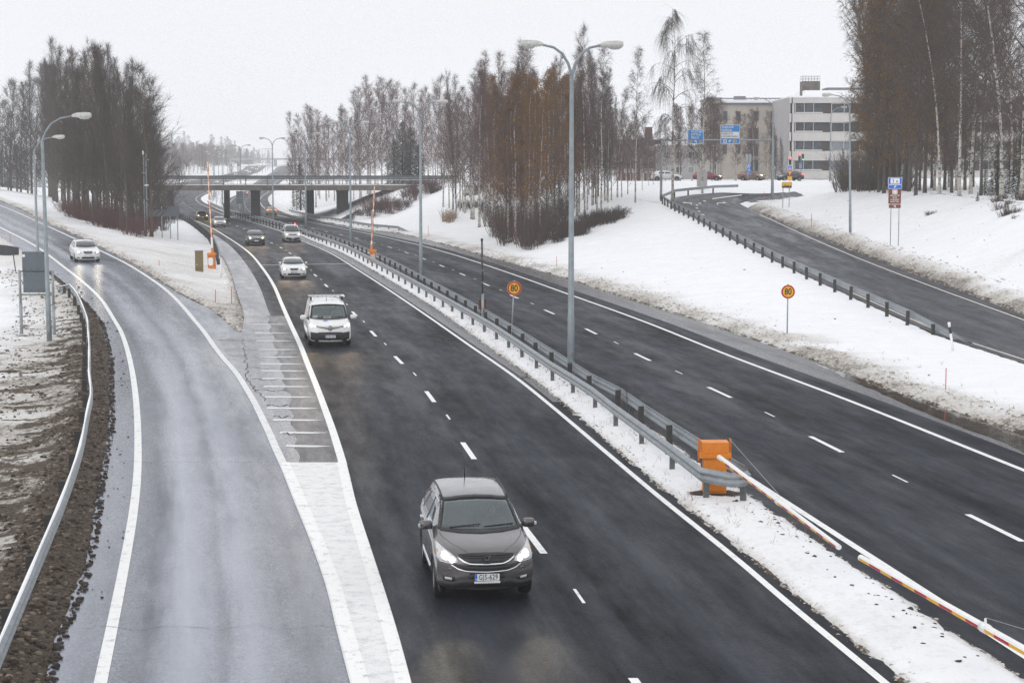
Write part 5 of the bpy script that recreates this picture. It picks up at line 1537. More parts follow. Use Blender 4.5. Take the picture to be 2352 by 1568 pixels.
mb = MB(); mb.add([(x0, -.08, z0), (x1, -.08, z0), ((x0 + x1) / 2, -.08, z1), (x0, -.06, z0), (x1, -.06, z0), ((x0 + x1) / 2, -.06, z1)], [(0, 2, 1), (3, 4, 5), (0, 1, 4, 3), (1, 2, 5, 4), (2, 0, 3, 5)]); ys_ = mb.build('yield_sign', mat('orange_red_film', (.62, .06, .02), .45), r_)
mx = (x0 + x1) / 2; zc = z0 * .62 + z1 * .38
mb = MB(); mb.add([(mx + (p - mx) * .6, -.09, zc + (q - zc) * .6) for p, q in ((x0, z0), (x1, z0), (mx, z1))], [(0, 2, 1)]); mb.build('yield_face', M_YEL, ys_)
panel(r_, R, 1809, 405.5, 1819, 414.5, M_YEL, y=-.06, eb=.02, edge=M_YEL, name='yellow_plate')
r_, R = signal('pair of black signal heads on one post, one red, behind the yield sign', 1839.5, 354, 369.5, 262, ((-.28, 'r'), (.22, 'g')), base=414)
blue_square(r_, R, 1835.8, 375, 1841.5, 386.5)
r_, R = signal('single signal with a bright red light right of the others', 1905, 360, 373, 256, ((0, 'r'),), base=420)
r_, R = signal('signal seen from behind with blue plates below it, left of the gantry post', 1718, 354, 373, 250, ((-.2, ''), (.25, '')), base=424, zb=5.4, back=True)
blue_square(r_, R, 1714.7, 374.4, 1723.7, 384.7)
mb = MB(); x, z = R(1720.5, 390); disc(mb, (x, -.06, z), 4.3 * px(250), .02); db = mb.build('round_blue_sign', M_BLUE2, r_)
mb = MB(); mb.box((x, -.09, z), (.08, .01, .26)); mb.box((x, -.09, z - .08), (.2, .01, .05)); mb.build('white_symbol', M_WHITE, db)
panel(r_, R, 1717.5, 395.5, 1723, 401.5, M_BLUE2, y=-.06, eb=.02, name='small_blue_plate')
Y = 250; b = Vector((xu(1747, 437, Y), Y - 12, 5.1)); root = empty('round_sign', b); tag(root, 'grey back of a round sign on a thin post before the brown car', 'road sign')
mb = MB(); mb.tube([(0, .03, -.2), (0, .03, hz(381, Y - 12) - b.z)], .03, 6); mb.build('post', M_GALV, root)
mb = MB(); disc(mb, (0, 0, hz(385.5, Y - 12) - b.z), 5 * px(Y), .02); mb.build('disc', M_GALV, root)
Y = 252; b = Vector((xu(1925, 413, Y), Y, 6.2)); root = empty('keep_right_sign', b); tag(root, 'round blue arrow sign above a striped blue and white post', 'road sign')
mb = MB(); disc(mb, (0, 0, hz(385.5, Y) - b.z), 4.6 * px(Y), .03); dd_ = mb.build('disc', M_BLUE2, root)
mb = MB(); zc = hz(385.5, Y) - b.z; mb.add([(-.14, -.04, zc + .16), (-.17, -.04, zc + .12), (.05, -.04, zc - .10), (-.05, -.04, zc - .17), (.18, -.04, zc - .18), (.17, -.04, zc + .04), (.09, -.04, zc - .06)], [(0, 1, 2, 6), (3, 4, 5)]); mb.build('arrow', M_WHITE, dd_)
for i in range(6):
    mb = MB(); v0 = 392 + i * 3.3; mb.box((0, .02, hz(v0 + 1.65, Y) - b.z), (.16, .06, 3.25 * px(Y))); mb.build('post_band', M_BLUE2 if i % 2 == 0 else M_WHITE, root)
x, y = xu(1702, 405, 238), 238.0
Yc = 236.0; b = at(1614, 424, Yc)
mb = MB(); mb.box((0, 0, .9), (2.1 * .62, .6, 1.9)); mb.box((0, 0, 1.9), (1.42, .7, .12)); mb.box((-.35, -.31, .9), (.02, .02, 1.6))
root = empty('switch_cabinet', (xu(1612.5, 418, Yc), Yc, hz(424, Yc) - .2)); tag(root, 'light grey street cabinet behind the birch trunk at the hook of the ramp', 'cabinet')
mb.build('body', M_WALLG, root)
mb = MB(); mb.box((0, -.31, 1.0), (.03, .03, 1.3)); mb.build('door_seam', M_ROOFM, root)

# ------------------------------------------------------------------ snow stakes and marker post
def stake(u, v0, v1, label, Y=None, h=None):
    if Y is None:
        x, y = up(u, v1, h or 0.0)
    else: y = Y; x = xu(u, v1, y)
    z = H(x, y); top = hz(v0, y)
    mb = MB(); lean = random.uniform(-.05, .02) * (top - z); mb.tube([(0, 0, -.2), (lean, 0, top - z)], .016 if y < 90 else .022, 6)
    o = mb.build('snow_stake', M_STAKE, None, (x, y, z)); tag(o, label, 'snow stake', 'red snow stakes along the road edges')
stake(2172, 845, 903, 'leaning red snow stake in dirty snow near the right edge', h=.2)
stake(1279, 589, 627, 'thin red snow stake beside the tall double lamp, beyond the receding lanes', Y=142)
stake(984, 518, 546, 'thin red snow stake on the bank below the wood, beyond the receding lanes', Y=205)
stake(495, 665, 704, 'left red stake of the pair on the tip of the snowy island', h=.1)
stake(532, 662, 702, 'right red stake of the pair on the tip of the snowy island', h=.1)
stake(366, 597, 630, 'red snow stake on the island by the exit ramp line', Y=128)
stake(220.6, 533, 560, 'faint red snow stake on the snow bank behind the white estate car', Y=168)
stake(23.5, 537, 560, 'red snow stake by the left ramp edge above the curved board', Y=150)
stake(1863.5, 491, 519, 'red snow stake on the bank right of the ramp road', Y=155)
stake(1755, 440, 458, 'small red snow stake at the inside of the ramp hook', Y=205)
x, y = upf(2190, 802, lambda q: 0.1); b = Vector((x, y, 0))
root = empty('marker_post', b); tag(root, 'white delineator post with black band leaning at the end of the ramp rail', 'marker post')
dx = -(2190 - 2178) * px(y); hh = 68 * px(y)
mb = MB(); mb.tube([(0, 0, -.1), (dx * .62, 0, hh * .62)], .055, 8); mb.build('shaft', M_WHITE, root)
mb = MB(); mb.tube([(dx * .62, 0, hh * .62), (dx * .84, 0, hh * .84)], .056, 8); mb.build('black_band', M_BLACK, root)
mb = MB(); mb.tube([(dx * .84, 0, hh * .84), (dx, 0, hh)], [.056, .065], 8); mb.build('head', M_WHITE, root)
x, y = up(508, 640, .1); 
root = empty('marker_post', (x, y, H(x, y))); tag(root, 'white delineator post at the end of the gore guard rail', 'marker post')
mb = MB(); mb.tube([(0, 0, -.1), (-.02, 0, 1.35)], .05, 8); mb.build('shaft', M_WHITE, root)
mb = MB(); mb.box((-.12, 0, 1.15), (.28, .05, .42)); mb.build('black_reflector', M_BLACK, root)
# ------------------------------------------------------------------ trees
def m_bark(name, a, b, sc=3.0):
    t = NT(name)
    n = t.noise(1.0, 5, 0.7, vec=t.scl(sc * 3, sc * 3, sc * .5))
    t.bsdf(color=t.mix(t.rng(n, 0.35, 0.65), a, b), rough=0.9, spec=0.2)
    return t.mat
def m_birch():
    t = NT('birch_bark')
    n = t.noise(1.0, 4, 0.75, vec=t.scl(2.2, 2.2, 5.5))
    n2 = t.noise(1.0, 3, 0.6, vec=t.scl(.5, .5, .35))
    k = t.math('ADD', n, t.math('MULTIPLY', n2, .35))
    c = t.mix(t.rng(k, 0.66, 0.76), (0.50, 0.47, 0.42), (0.045, 0.038, 0.035))
    t.bsdf(color=c, rough=0.8, spec=0.3)
    return t.mat
def m_twig(name, a, b):
    t = NT(name)
    n = t.noise(0.35, 3, 0.6)
    oi = t.n('ShaderNodeObjectInfo').outputs['Random']
    c = t.mix(t.rng(t.math('ADD', t.math('MULTIPLY', n, .6), t.math('MULTIPLY', oi, .4)), 0.25, 0.75), a, b)
    t.bsdf(color=c, rough=0.9, spec=0.15)
    return t.mat
M_BARK = m_bark('dark_grey_bark', (0.055, 0.048, 0.042), (0.115, 0.10, 0.088))
M_BARKB = m_bark('brown_bark', (0.10, 0.075, 0.055), (0.16, 0.12, 0.09))
M_BIRCH = m_birch()
M_TWG = m_twig('grey_brown_twigs', (0.060, 0.046, 0.040), (0.10, 0.078, 0.066))
M_TWP = m_twig('purple_brown_twigs', (0.10, 0.062, 0.060), (0.15, 0.098, 0.092))
M_TWR = m_twig('reddish_twigs', (0.085, 0.040, 0.036), (0.12, 0.062, 0.055))
M_LEAF = m_twig('withered_leaves', (0.17, 0.080, 0.016), (0.27, 0.145, 0.026))
M_NEED = m_twig('dark_spruce_needles', (0.018, 0.028, 0.020), (0.040, 0.055, 0.036))
M_GRASS = m_twig('dry_grass', (0.20, 0.13, 0.07), (0.32, 0.22, 0.12))

class TG:
    def __init__(s): s.v = []; s.f = []
    def seg(s, P, R):
        """3 sided tapering tube along P"""
        b = len(s.v)
        for i, p in enumerate(P):
            d = P[min(i + 1, len(P) - 1)] - P[max(i - 1, 0)]
            d = d / (np.linalg.norm(d) + 1e-9)
            a = np.cross(d, (0.3, 0.5, 0.8)); a /= np.linalg.norm(a) + 1e-9
            c = np.cross(d, a)
            if i == len(P) - 1:
                s.v.append(tuple(p))
            else:
                for k in range(3):
                    t = k * 2.0944
                    s.v.append(tuple(p + R[i] * (math.cos(t) * a + math.sin(t) * c)))
        n = len(P) - 1
        for i in range(n - 1):
            for k in range(3):
                a0 = b + i * 3 + k; a1 = b + i * 3 + (k + 1) % 3
                s.f.append((a0, a1, a1 + 3, a0 + 3))
        tip = b + n * 3
        for k in range(3): s.f.append((b + (n - 1) * 3 + k, b + (n - 1) * 3 + (k + 1) % 3, tip))
    def mesh(s, name, m, smooth=False):
        me = bpy.data.meshes.new(name); me.from_pydata(s.v, [], s.f); me.materials.append(m)
        return me

def unit(v): return v / (np.linalg.norm(v) + 1e-9)
def make_tree(rng, Ht=18.0, r0=.16, start=.25, nb=46, blen=3.2, ang=38, nsub=7, ntw=7, twl=.7, twr=.011, droop=0.0, upc=.35, shape='oval', leaves=0, trunk=M_BARK, twm=M_TWG, lean=.3, fork=0):
    K = 12
    tr = []
    ph = rng.uniform(0, 6.28); wob = rng.normal(0, .09, (K + 1, 2)).cumsum(0) * Ht / 18
    ld = rng.normal(0, lean, 2)
    for i in range(K + 1):
        t = i / K
        tr.append(np.array([wob[i, 0] * t + ld[0] * t * t * 2, wob[i, 1] * t + ld[1] * t * t * 2, Ht * t - .3]))
    tr = np.array(tr)
    def tp(t):
        x = t * K; i = min(int(x), K - 1); return tr[i] + (tr[i + 1] - tr[i]) * (x - i)
    T = MB()
    T.tube([Vector(p) for p in tr], [max(.012, r0 * (1 - .92 * (i / K) ** .8)) * (1.25 if i == 0 else 1) for i in range(K + 1)], 7)
    G = TG(); LV = []; LF = []
    def twigs(P, n, L, r):
        for _ in range(n):
            t = rng.uniform(.15, 1.0)
            x = t * (len(P) - 1); i = min(int(x), len(P) - 2)
            p = P[i] + (P[i + 1] - P[i]) * (x - i)
            d = unit(P[i + 1] - P[i])
            e = unit(d * .9 + rng.normal(0, .62, 3) + np.array([0, 0, upc * .5 - droop * 1.6]))
            l = L * rng.uniform(.5, 1.25)
            q = p + e * l * .5; q2 = q + unit(e + np.array([0, 0, -droop * 1.5 + upc * .25])) * l * .5
            G.seg([p, q, q2], [r, r * .7, 0])
            if leaves:
                for w in (p + (q - p) * .6, q, q2):
                    if rng.random() < leaves:
                        c = w + rng.normal(0, .05, 3); a = rng.normal(0, 1, 3); a = unit(a) * .050; bb = unit(np.cross(a, rng.normal(0, 1, 3))) * .040
                        k = len(LV); LV.extend([tuple(c - a - bb), tuple(c + a - bb), tuple(c + a + bb), tuple(c - a + bb)]); LF.append((k, k + 1, k + 2, k + 3))
    for i in range(nb):
        t = start + (1 - start) * ((i + rng.uniform(0, 1)) / nb) ** .92
        p = tp(min(t, .985)); az = rng.uniform(0, 2 * PI)
        s_ = (t - start) / (1 - start)
        if shape == 'oval': L = blen * (math.sin(min(1, (s_ * .92 + .12)) * PI) ** .75 * .85 + .18) * rng.uniform(.7, 1.2)
        elif shape == 'asc': L = blen * ((1 - s_) ** .8) * rng.uniform(.6, 1.2) + .4
        elif shape == 'cone': L = blen * (1.02 - s_) * rng.uniform(.75, 1.15) + .3
        else: L = blen * (1 - s_ * .75) * rng.uniform(.6, 1.25)
        an = rad(ang * (1.15 - .45 * s_) + rng.normal(0, 7))
        d = np.array([math.cos(az) * math.sin(an), math.sin(az) * math.sin(an), math.cos(an)])
        P = [p]; n = 5
        for k in range(n):
            d = unit(d + rng.normal(0, .10, 3) + np.array([0, 0, upc * .22 - droop * .30 * (k / n) * 2.2]))
            P.append(P[-1] + d * L / n)
        rb = max(.014, min(r0 * .40, L * .013)) 
        G.seg(P, [rb * (1 - k / (n + .4)) for k in range(n + 1)])
        for j in range(nsub):
            tt = rng.uniform(.18, .97); x = tt * n; k = min(int(x), n - 1)
            q = P[k] + (P[k + 1] - P[k]) * (x - k); dd = unit(P[k + 1] - P[k])
            e = unit(dd + rng.normal(0, .55, 3) + np.array([0, 0, upc * .3 - droop]))
            l = L * (1.05 - tt) * .55 * rng.uniform(.7, 1.3) + .25
            Q = [q, q + e * l * .45]
            e = unit(e + np.array([0, 0, upc * .3 - droop * 1.6]))
            Q.append(Q[-1] + e * l * .55)
            G.seg(Q, [rb * .42, rb * .30, 0])
            twigs(Q, ntw, twl, twr)
        twigs(P, ntw, twl, twr)
    twigs([tp(.9), tp(.95), tp(.999)], 8, twl * .8, twr)
    cm = G.mesh('crown', twm)
    lm = None
    if leaves:
        lm = bpy.data.meshes.new('foliage'); lm.from_pydata(LV, [], LF); lm.materials.append(M_LEAF)
    return {'H': Ht, 'trunk': T.mesh('trunk', trunk), 'crown': cm, 'foliage': lm}

def make_spruce(rng, Ht=10.0, r=1.9):
    T = MB(); T.tube([(0, 0, -.3), (0, 0, Ht * .5), (0, 0, Ht)], [.16, .10, .01], 7)
    V = []; F = []
    n = int(Ht * 7)
    for i in range(n):
        s_ = (i / n) ** .9; z = Ht * (.06 + .93 * s_)
        R = r * (1 - s_) ** .8 + .12
        m = int(6 + 5 * (1 - s_))
        for k in range(m):
            az = rng.uniform(0, 2 * PI); L = R * rng.uniform(.6, 1.15)
            d = np.array([math.cos(az), math.sin(az), -.18 - .25 * (1 - s_)])
            for q in range(int(4 + L * 7)):
                t = rng.uniform(.1, 1); c = np.array([0, 0, z]) + d * L * t + rng.normal(0, .04, 3)
                e = unit(d + rng.normal(0, .45, 3) + np.array([0, 0, -.15])); w = unit(np.cross(e, (0, 0, 1)) + rng.normal(0, .3, 3))
                l = .26 * rng.uniform(.6, 1.2); k0 = len(V)
                V.extend([tuple(c - w * .045), tuple(c + e * l), tuple(c + w * .045)]); F.append((k0, k0 + 1, k0 + 2))
    me = bpy.data.meshes.new('crown'); me.from_pydata(V, [], F); me.materials.append(M_NEED)
    return {'H': Ht, 'trunk': T.mesh('trunk', M_BARK), 'crown': me, 'foliage': None}

def make_shrub(rng, Ht=2.2, R=1.0, n=26, m=M_TWR, tw=9, r=.012, leaves=None):
    G = TG()
    for i in range(n):
        az = rng.uniform(0, 2 * PI); an = rng.uniform(.05, .55); rr = R * rng.uniform(0, .45)
        p = np.array([math.cos(az) * rr, math.sin(az) * rr, -.15]); d = np.array([math.cos(az) * math.sin(an), math.sin(az) * math.sin(an), math.cos(an)])
        L = Ht * rng.uniform(.6, 1.1); P = [p]
        for k in range(4):
            d = unit(d + rng.normal(0, .12, 3) + np.array([0, 0, .05])); P.append(P[-1] + d * L / 4)
        G.seg(P, [r * 1.4, r * 1.2, r, r * .7, 0])
        for j in range(tw):
            t = rng.uniform(.25, 1) * 4; k = min(int(t), 3); q = P[k] + (P[k + 1] - P[k]) * (t - k)
            e = unit(d + rng.normal(0, .5, 3)); l = Ht * .28 * rng.uniform(.4, 1.2)
            G.seg([q, q + e * l * .5, q + unit(e + np.array([0, 0, .2])) * l], [r * .6, r * .5, 0])
    return G.mesh('branches', m)

rng = np.random.default_rng(5)
ALD = [make_tree(rng, 19, .15, .14, 60, 4.4, 30, 6, 5, .75, .0070, 0.0, .75, 'asc', trunk=M_BARK, twm=M_TWG) for _ in range(4)]
ALDB = [make_tree(rng, 15, .10, .10, 46, 3.2, 32, 5, 5, .65, .0070, 0.0, .7, 'asc', trunk=M_BARKB, twm=M_TWG) for _ in range(2)]
EDGE = [make_tree(rng, 15, .11, .08, 60, 5.4, 50, 7, 5, .8, .0075, 0.0, .35, 'asc', trunk=M_BARKB, twm=M_TWG) for _ in range(2)]
BIR = [make_tree(rng, 18, .16, .20, 56, 3.3, 38, 6, 6, .75, .0078, .10, .28, 'asc' if _ % 2 else 'oval', trunk=M_BIRCH, twm=M_TWP) for _ in range(5)]
BIRC = [make_tree(rng, 18, .13, .20, 60, 3.0, 50, 6, 6, .75, .0078, .18, .15, 'asc', trunk=M_BIRCH, twm=M_TWG) for _ in range(2)]
BIRL = [make_tree(rng, 17, .16, .20, 52, 3.3, 38, 6, 6, .6, .0075, .10, .25, 'asc', leaves=.45, trunk=M_BIRCH, twm=M_TWP) for _ in range(2)]
WEEP = make_tree(rng, 19, .15, .30, 34, 2.8, 48, 7, 6, 2.2, .0085, .95, .0, 'oval', trunk=M_BIRCH, twm=M_TWG)
DARK = [make_tree(rng, 22, .19, .10, 66, 5.4, 52, 8, 7, .9, .0115, .22, .15, 'oval', trunk=M_BIRCH if _ else M_BARK, twm=M_TWG, lean=.9) for _ in range(3)]
DARKL = [make_tree(rng, 22, .19, .10, 60, 5.0, 50, 7, 7, .7, .011, .18, .15, 'oval', leaves=.5, trunk=M_BARK, twm=M_TWG, lean=.8)]
SPR = [make_spruce(rng, 10, 2.0), make_spruce(rng, 8, 1.7)]

def plant(P, x, y, z, Ht, label, group=None, rz=None, cat='tree', name='bare_tree', wide=1.0):
    o = empty(name, (x, y, z), rng.uniform(0, 6.28) if rz is None else rz)
    s = Ht / P['H']; w = s * wide
    o.scale = (w, w, s)
    tag(o, label, cat, group)
    link('trunk', P['trunk'], o); link('crown', P['crown'], o)
    if P['foliage']: link('foliage', P['foliage'], o)
    return o
def outline(pts):
    return lambda u: float(np.interp(u, [p[0] for p in pts], [p[1] for p in pts]))

# --- the wood left of the motorway
top = outline([(-60, 190), (0, 165), (30, 150), (60, 115), (100, 92), (150, 85), (200, 78), (240, 88), (275, 110), (310, 150), (330, 185), (345, 240), (365, 300), (385, 350)])
base = outline([(-60, 418), (0, 425), (60, 432), (115, 455), (140, 490), (200, 515), (260, 530), (300, 540), (345, 540), (385, 520)])
G1 = 'bare trees of the wood left of the motorway'
n = 0
us = np.concatenate([np.linspace(118, 348, 30), np.linspace(-45, 120, 15), rng.uniform(110, 345, 36)])
for i, u in enumerate(us):
    u = float(u + rng.uniform(-5, 5))
    v = base(u) - (rng.uniform(0, 12) if i < 45 else rng.uniform(10, 62))
    x, y, z = ground_hit(u, v, 120, 330)
    hh = hz(top(u) + (rng.uniform(-5, 90) if i < 45 else rng.uniform(0, 80)), y) - z
    P = ALD[i % 4] if rng.random() < .72 else ALDB[i % 2]
    if u > 318 or (u < 90 and i % 2): P = EDGE[i % 2]
    plant(P, x, y, z, max(6, min(24, hh)), 'tall bare dark tree in the dense wood between exit ramp and motorway', G1, wide=rng.uniform(.95, 1.25))
for (u, v, t_, P, lb) in ((128, 468, 190, EDGE[0], 'spreading bare tree at the left end of the wood by the ramp lamps'),
                          (292, 541, 250, ALDB[1], 'thin brown tree at the right front of the left wood'), (349, 546, 150, EDGE[0], 'bare tree right of the lattice mast, its twigs crossing the overpass'), (366, 518, 262, EDGE[1], 'low bare tree spreading over the left end of the overpass railing')):
    x, y, z = ground_hit(u, v, 120, 330); plant(P, x, y, z, hz(t_, y) - z, lb, wide=1.25)
for i, u in enumerate((-20, 5, 22, 40, 58)):
    x, y, z = ground_hit(u, 424, 200, 400); plant(SPR[i % 2], x, y, z, hz(330 + (i % 3) * 14, y) - z, 'dark spruce in the row at the far left behind the bare trees', 'spruces at the left edge', name='spruce', wide=1.3)
SHR = [make_shrub(rng, 2.4, 1.6, 34, M_TWR, 12, .014) for _ in range(3)]
SHB = [make_shrub(rng, 3.4, 1.3, 16, M_TWG, 14, .016) for _ in range(2)]
SHL = [make_shrub(rng, 1.4, 1.6, 60, m_twig('brown_brush', (0.05, 0.035, 0.03), (0.10, 0.07, 0.055)), 12, .012) for _ in range(2)]
GRS = make_shrub(rng, 1.0, 1.0, 70, M_GRASS, 3, .010)
def bush(me, u, v, Ht, ref, label, group, y0=100, y1=330, w=1.0, name='bush'):
    x, y, z = ground_hit(u, v, y0, y1)
    o = link(name, me, None, (x, y, z), rng.uniform(0, 6)); s = Ht / ref; o.scale = (s * w, s * w, s); tag(o, label, 'bush', group); return o
for i in range(46):
    u = rng.uniform(150, 342); v = base(u) + rng.uniform(-14, 5)
    bush(SHR[i % 3], u, v, rng.uniform(1.6, 2.8), 2.4, 'reddish brown leafless bush in the thicket along the front of the left wood', 'reddish thicket of the left wood', w=1.2)
for i in range(14):
    bush(SHB[i % 2], rng.uniform(350, 400), rng.uniform(498, 530), rng.uniform(2, 3.5), 3.4, 'grey bare bush between the wood and the left bridge pier', 'bushes by the left pier')

# --- the wood in the middle
top = outline([(1010, 190), (1040, 165), (1070, 150), (1100, 125), (1150, 105), (1200, 98), (1250, 108), (1290, 92), (1340, 105), (1375, 125), (1400, 175), (1430, 230), (1480, 300), (1510, 340)])
base = outline([(1010, 480), (1060, 500), (1120, 530), (1170, 560), (1240, 560), (1290, 520), (1340, 500), (1400, 480), (1450, 462), (1510, 440)])
G2 = 'birches of the wood right of the motorway'; G2L = 'birches still holding yellow brown leaves'
us = np.concatenate([np.linspace(1030, 1400, 46), rng.uniform(1040, 1400, 40), np.linspace(1400, 1500, 8)])
for i, u in enumerate(us):
    u = float(u + rng.uniform(-6, 6))
    vb = base(u); v = vb - (rng.uniform(0, 16) if i < 46 else rng.uniform(12, max(20, vb - 448)))
    x, y, z = ground_hit(u, v, 110, 300)
    hh = hz(top(u) + (rng.uniform(0, 120) if i < 46 else rng.uniform(-6, 70)), y) - z
    leafy = 1110 < u < 1345 and rng.random() < .55
    if leafy: hh = min(hh, hz(150 + rng.uniform(0, 70), y) - z)
    P = BIRL[i % 2] if leafy else (BIR[i % 4] if rng.random() < .8 else ALDB[i % 2])
    plant(P, x, y, z, max(5, min(25, hh)), 'birch with remaining yellow brown leaves in the dense middle wood' if leafy else 'bare purple brown birch in the dense middle wood', G2L if leafy else G2, name='birch', wide=rng.uniform(.8, 1.0))
for (u, v, t_, P, lb, w) in ((1018, 478, 215, BIR[1], 'pale crooked birch at the left end of the middle wood by the overpass railing', .9), (1343, 500, 62, BIR[2], 'tallest pale birch of the middle wood, just right of the tall lamp', .62),
                             (1381, 497, 100, BIRC[0], 'white stemmed birch with rising limbs right of the tall lamp', .9), (1459, 470, 108, BIRC[1], 'pointed lone birch left of the gantry post', .85),
                             (1544, 462, 12, WEEP, 'very tall weeping birch at the bend of the ramp behind the gantry', 1.0), (1613, 446, 72, BIRC[0], 'tall birch between the two blue gantry signs', 1.05)):
    x, y, z = ground_hit(u, v, 110, 330); plant(P, x, y, z, hz(t_, y) - z, lb, name='birch', wide=w)
for i in range(30):
    u = rng.uniform(1530, 1800); y = rng.uniform(268, 284); x = xu(u, 415, y)
    t_ = outline([(1530, 250), (1570, 220), (1640, 215), (1680, 260), (1740, 225), (1790, 285), (1810, 350)])(u) + rng.uniform(0, 50)
    plant(BIR[i % 4] if i % 3 else ALDB[i % 2], x, y, 6.1, max(5, hz(t_, y) - 6.1), 'bare young birch in the row before the beige building', 'young birches along the beige building', name='birch', wide=1.05)
for i in range(28):
    u = rng.uniform(1400, 1530); y = rng.uniform(280, 325); x = xu(u, 415, y)
    plant(BIR[i % 4], x, y, 5.4, max(5, hz(rng.uniform(250, 330), y) - 5.4), 'bare birch standing before the red brick building', 'birches before the brick building', name='birch')
# undergrowth of the middle wood
for i in range(34):
    u = rng.uniform(1125, 1300); v = base(u) + rng.uniform(-30, 12)
    bush(SHB[i % 2], u, v, rng.uniform(2.2, 4.2), 3.4, 'tall bare multi stemmed shrub at the front of the middle wood', 'bare shrubs before the middle wood')
for i in range(16):
    u = rng.uniform(1160, 1260); v = base(u) + rng.uniform(-26, 6)
    bush(SHR[i % 3], u, v, rng.uniform(2.0, 3.6), 2.4, 'reddish shrub among the birches of the middle wood', 'reddish shrubs of the middle wood')
for i in range(26):
    t = i / 25; u = 1285 + 140 * t + rng.uniform(-5, 5); v = 552 - 52 * t + rng.uniform(-8, 6)
    bush(SHL[i % 2], u, v, rng.uniform(1.0, 1.7), 1.4, 'dense low brown bush in the hedge running up the snow slope', 'brown hedge on the snow slope', w=1.2)
for i in range(36):
    u = rng.uniform(800, 1010); v = np.interp(u, [800, 900, 960, 1010], [512, 496, 462, 440]) + rng.uniform(-26, 2)
    bush(SHR[i % 3] if i % 2 else SHL[i % 2], u, v, rng.uniform(1.4, 2.6), 2.2, 'low reddish bush on the bank under and beside the right bridge end', 'bushes at the right bridge end', y0=200)
for (u, v, hh) in ((1024, 505, 1.7), (1034, 508, 1.5), (1042, 500, 1.4)):
    bush(GRS, u, v, hh, 1.0, 'tuft of tall dry tan grass on the snow below the middle wood', 'dry grass tufts', w=.8, name='grass_tuft')
for i in range(10):
    bush(SHL[i % 2], rng.uniform(1060, 1130), rng.uniform(440, 500), 1.4, 1.4, 'small bare bush at the left foot of the middle wood', 'small bushes left of the middle wood')

# --- far rows behind the overpass
top = outline([(670, 262), (690, 238), (720, 232), (750, 238), (775, 246), (800, 222), (835, 178), (865, 170), (890, 150), (905, 152), (930, 205), (960, 190), (990, 178), (1020, 165), (1060, 150)])
for i in range(52):
    u = float(np.linspace(672, 1050, 52)[i] + rng.uniform(-6, 6)); y = rng.uniform(312, 400)
    x = max(xu(u, 410, y), float(RCE(y)) + 5); z = H(x, y)
    if u < 780: y = rng.uniform(330, 430); x = xu(u, 410, y); z = H(x, y)
    plant(BIR[i % 4], x, y, z, max(6, hz(top(u) + rng.uniform(0, 70), y) - z), 'bare birch in the misty row behind the overpass', 'misty birches behind the overpass', name='birch', wide=rng.uniform(.8, 1.05))
for k, (u, t_, y) in enumerate(((925, 275, 315), (943, 290, 318), (905, 320, 312), (962, 330, 312), (690, 372, 335))):
    x = xu(u, 410, y); plant(SPR[k % 2], x, y, H(x, y), hz(t_, y) - H(x, y), 'dark green spruce among the misty birches behind the overpass', 'spruces behind the overpass', name='spruce', wide=1.25)
for i in range(120):
    u = float(np.linspace(300, 625, 120)[i]) + rng.uniform(-5, 5); y = rng.uniform(1400, 2100)
    x = min(xu(u, 400, y), float(LCL(y)) - 14)
    plant(SPR[i % 2] if i % 4 == 0 else BIR[i % 4], x, y, H(x, y) - .5, rng.uniform(14, 26) * (1.0 if u < 540 else .6), 'tree dissolving in the fog left of the far motorway', 'fogbound trees left of the far motorway', name='fogbound_tree', wide=1.5)
for i in range(190):
    u = rng.uniform(320, 600); y = rng.uniform(760, 1600)
    x = min(xu(u, 400, y), float(LCL(y)) - rng.uniform(11, 22)); z = H(x, y)
    plant(SPR[i % 2] if i % 5 == 0 else BIR[i % 4], x, y, z, rng.uniform(9, 15), 'tree fading into the mist left of the distant motorway', 'misty trees left of the distant motorway', name='fogbound_tree', wide=1.5)
for i in range(30):
    u = rng.uniform(330, 520); y = rng.uniform(430, 800)
    x = min(xu(u, 400, y), float(LCL(y)) - rng.uniform(12, 40)); z = H(x, y)
    plant(SPR[i % 2] if i % 5 == 0 else BIR[i % 4], x, y, z, rng.uniform(7, 11), 'low tree in the mist left of the motorway bend', 'misty trees left of the motorway bend', name='fogbound_tree', wide=1.3)
for i in range(36):
    y = rng.uniform(430, 1000); x = float(RCE(y)) + rng.uniform(8, 60)
    plant(BIR[i % 4], x, y, H(x, y), rng.uniform(10, 16), 'tree dissolving in the fog right of the far motorway', 'fogbound trees right of the far motorway', name='fogbound_tree', wide=1.2)
for i in range(6):
    y = 350 + i * 22; x = float(LCR(y) + RCL(y)) / 2 + rng.uniform(-.8, .8)
    plant(ALDB[i % 2], x, y, 0, rng.uniform(3.5, 5), 'small bare sapling on the snowy median beyond the overpass', 'median saplings beyond the overpass', name='sapling')
for i in range(3):
    y = 700 + i * 26; x = float(LCR(y) + RCL(y)) / 2
    plant(BIR[i], x, y, H(x, y), 9, 'foggy tree on the median far beyond the overpass', 'foggy median trees', name='fogbound_tree', wide=1.4)

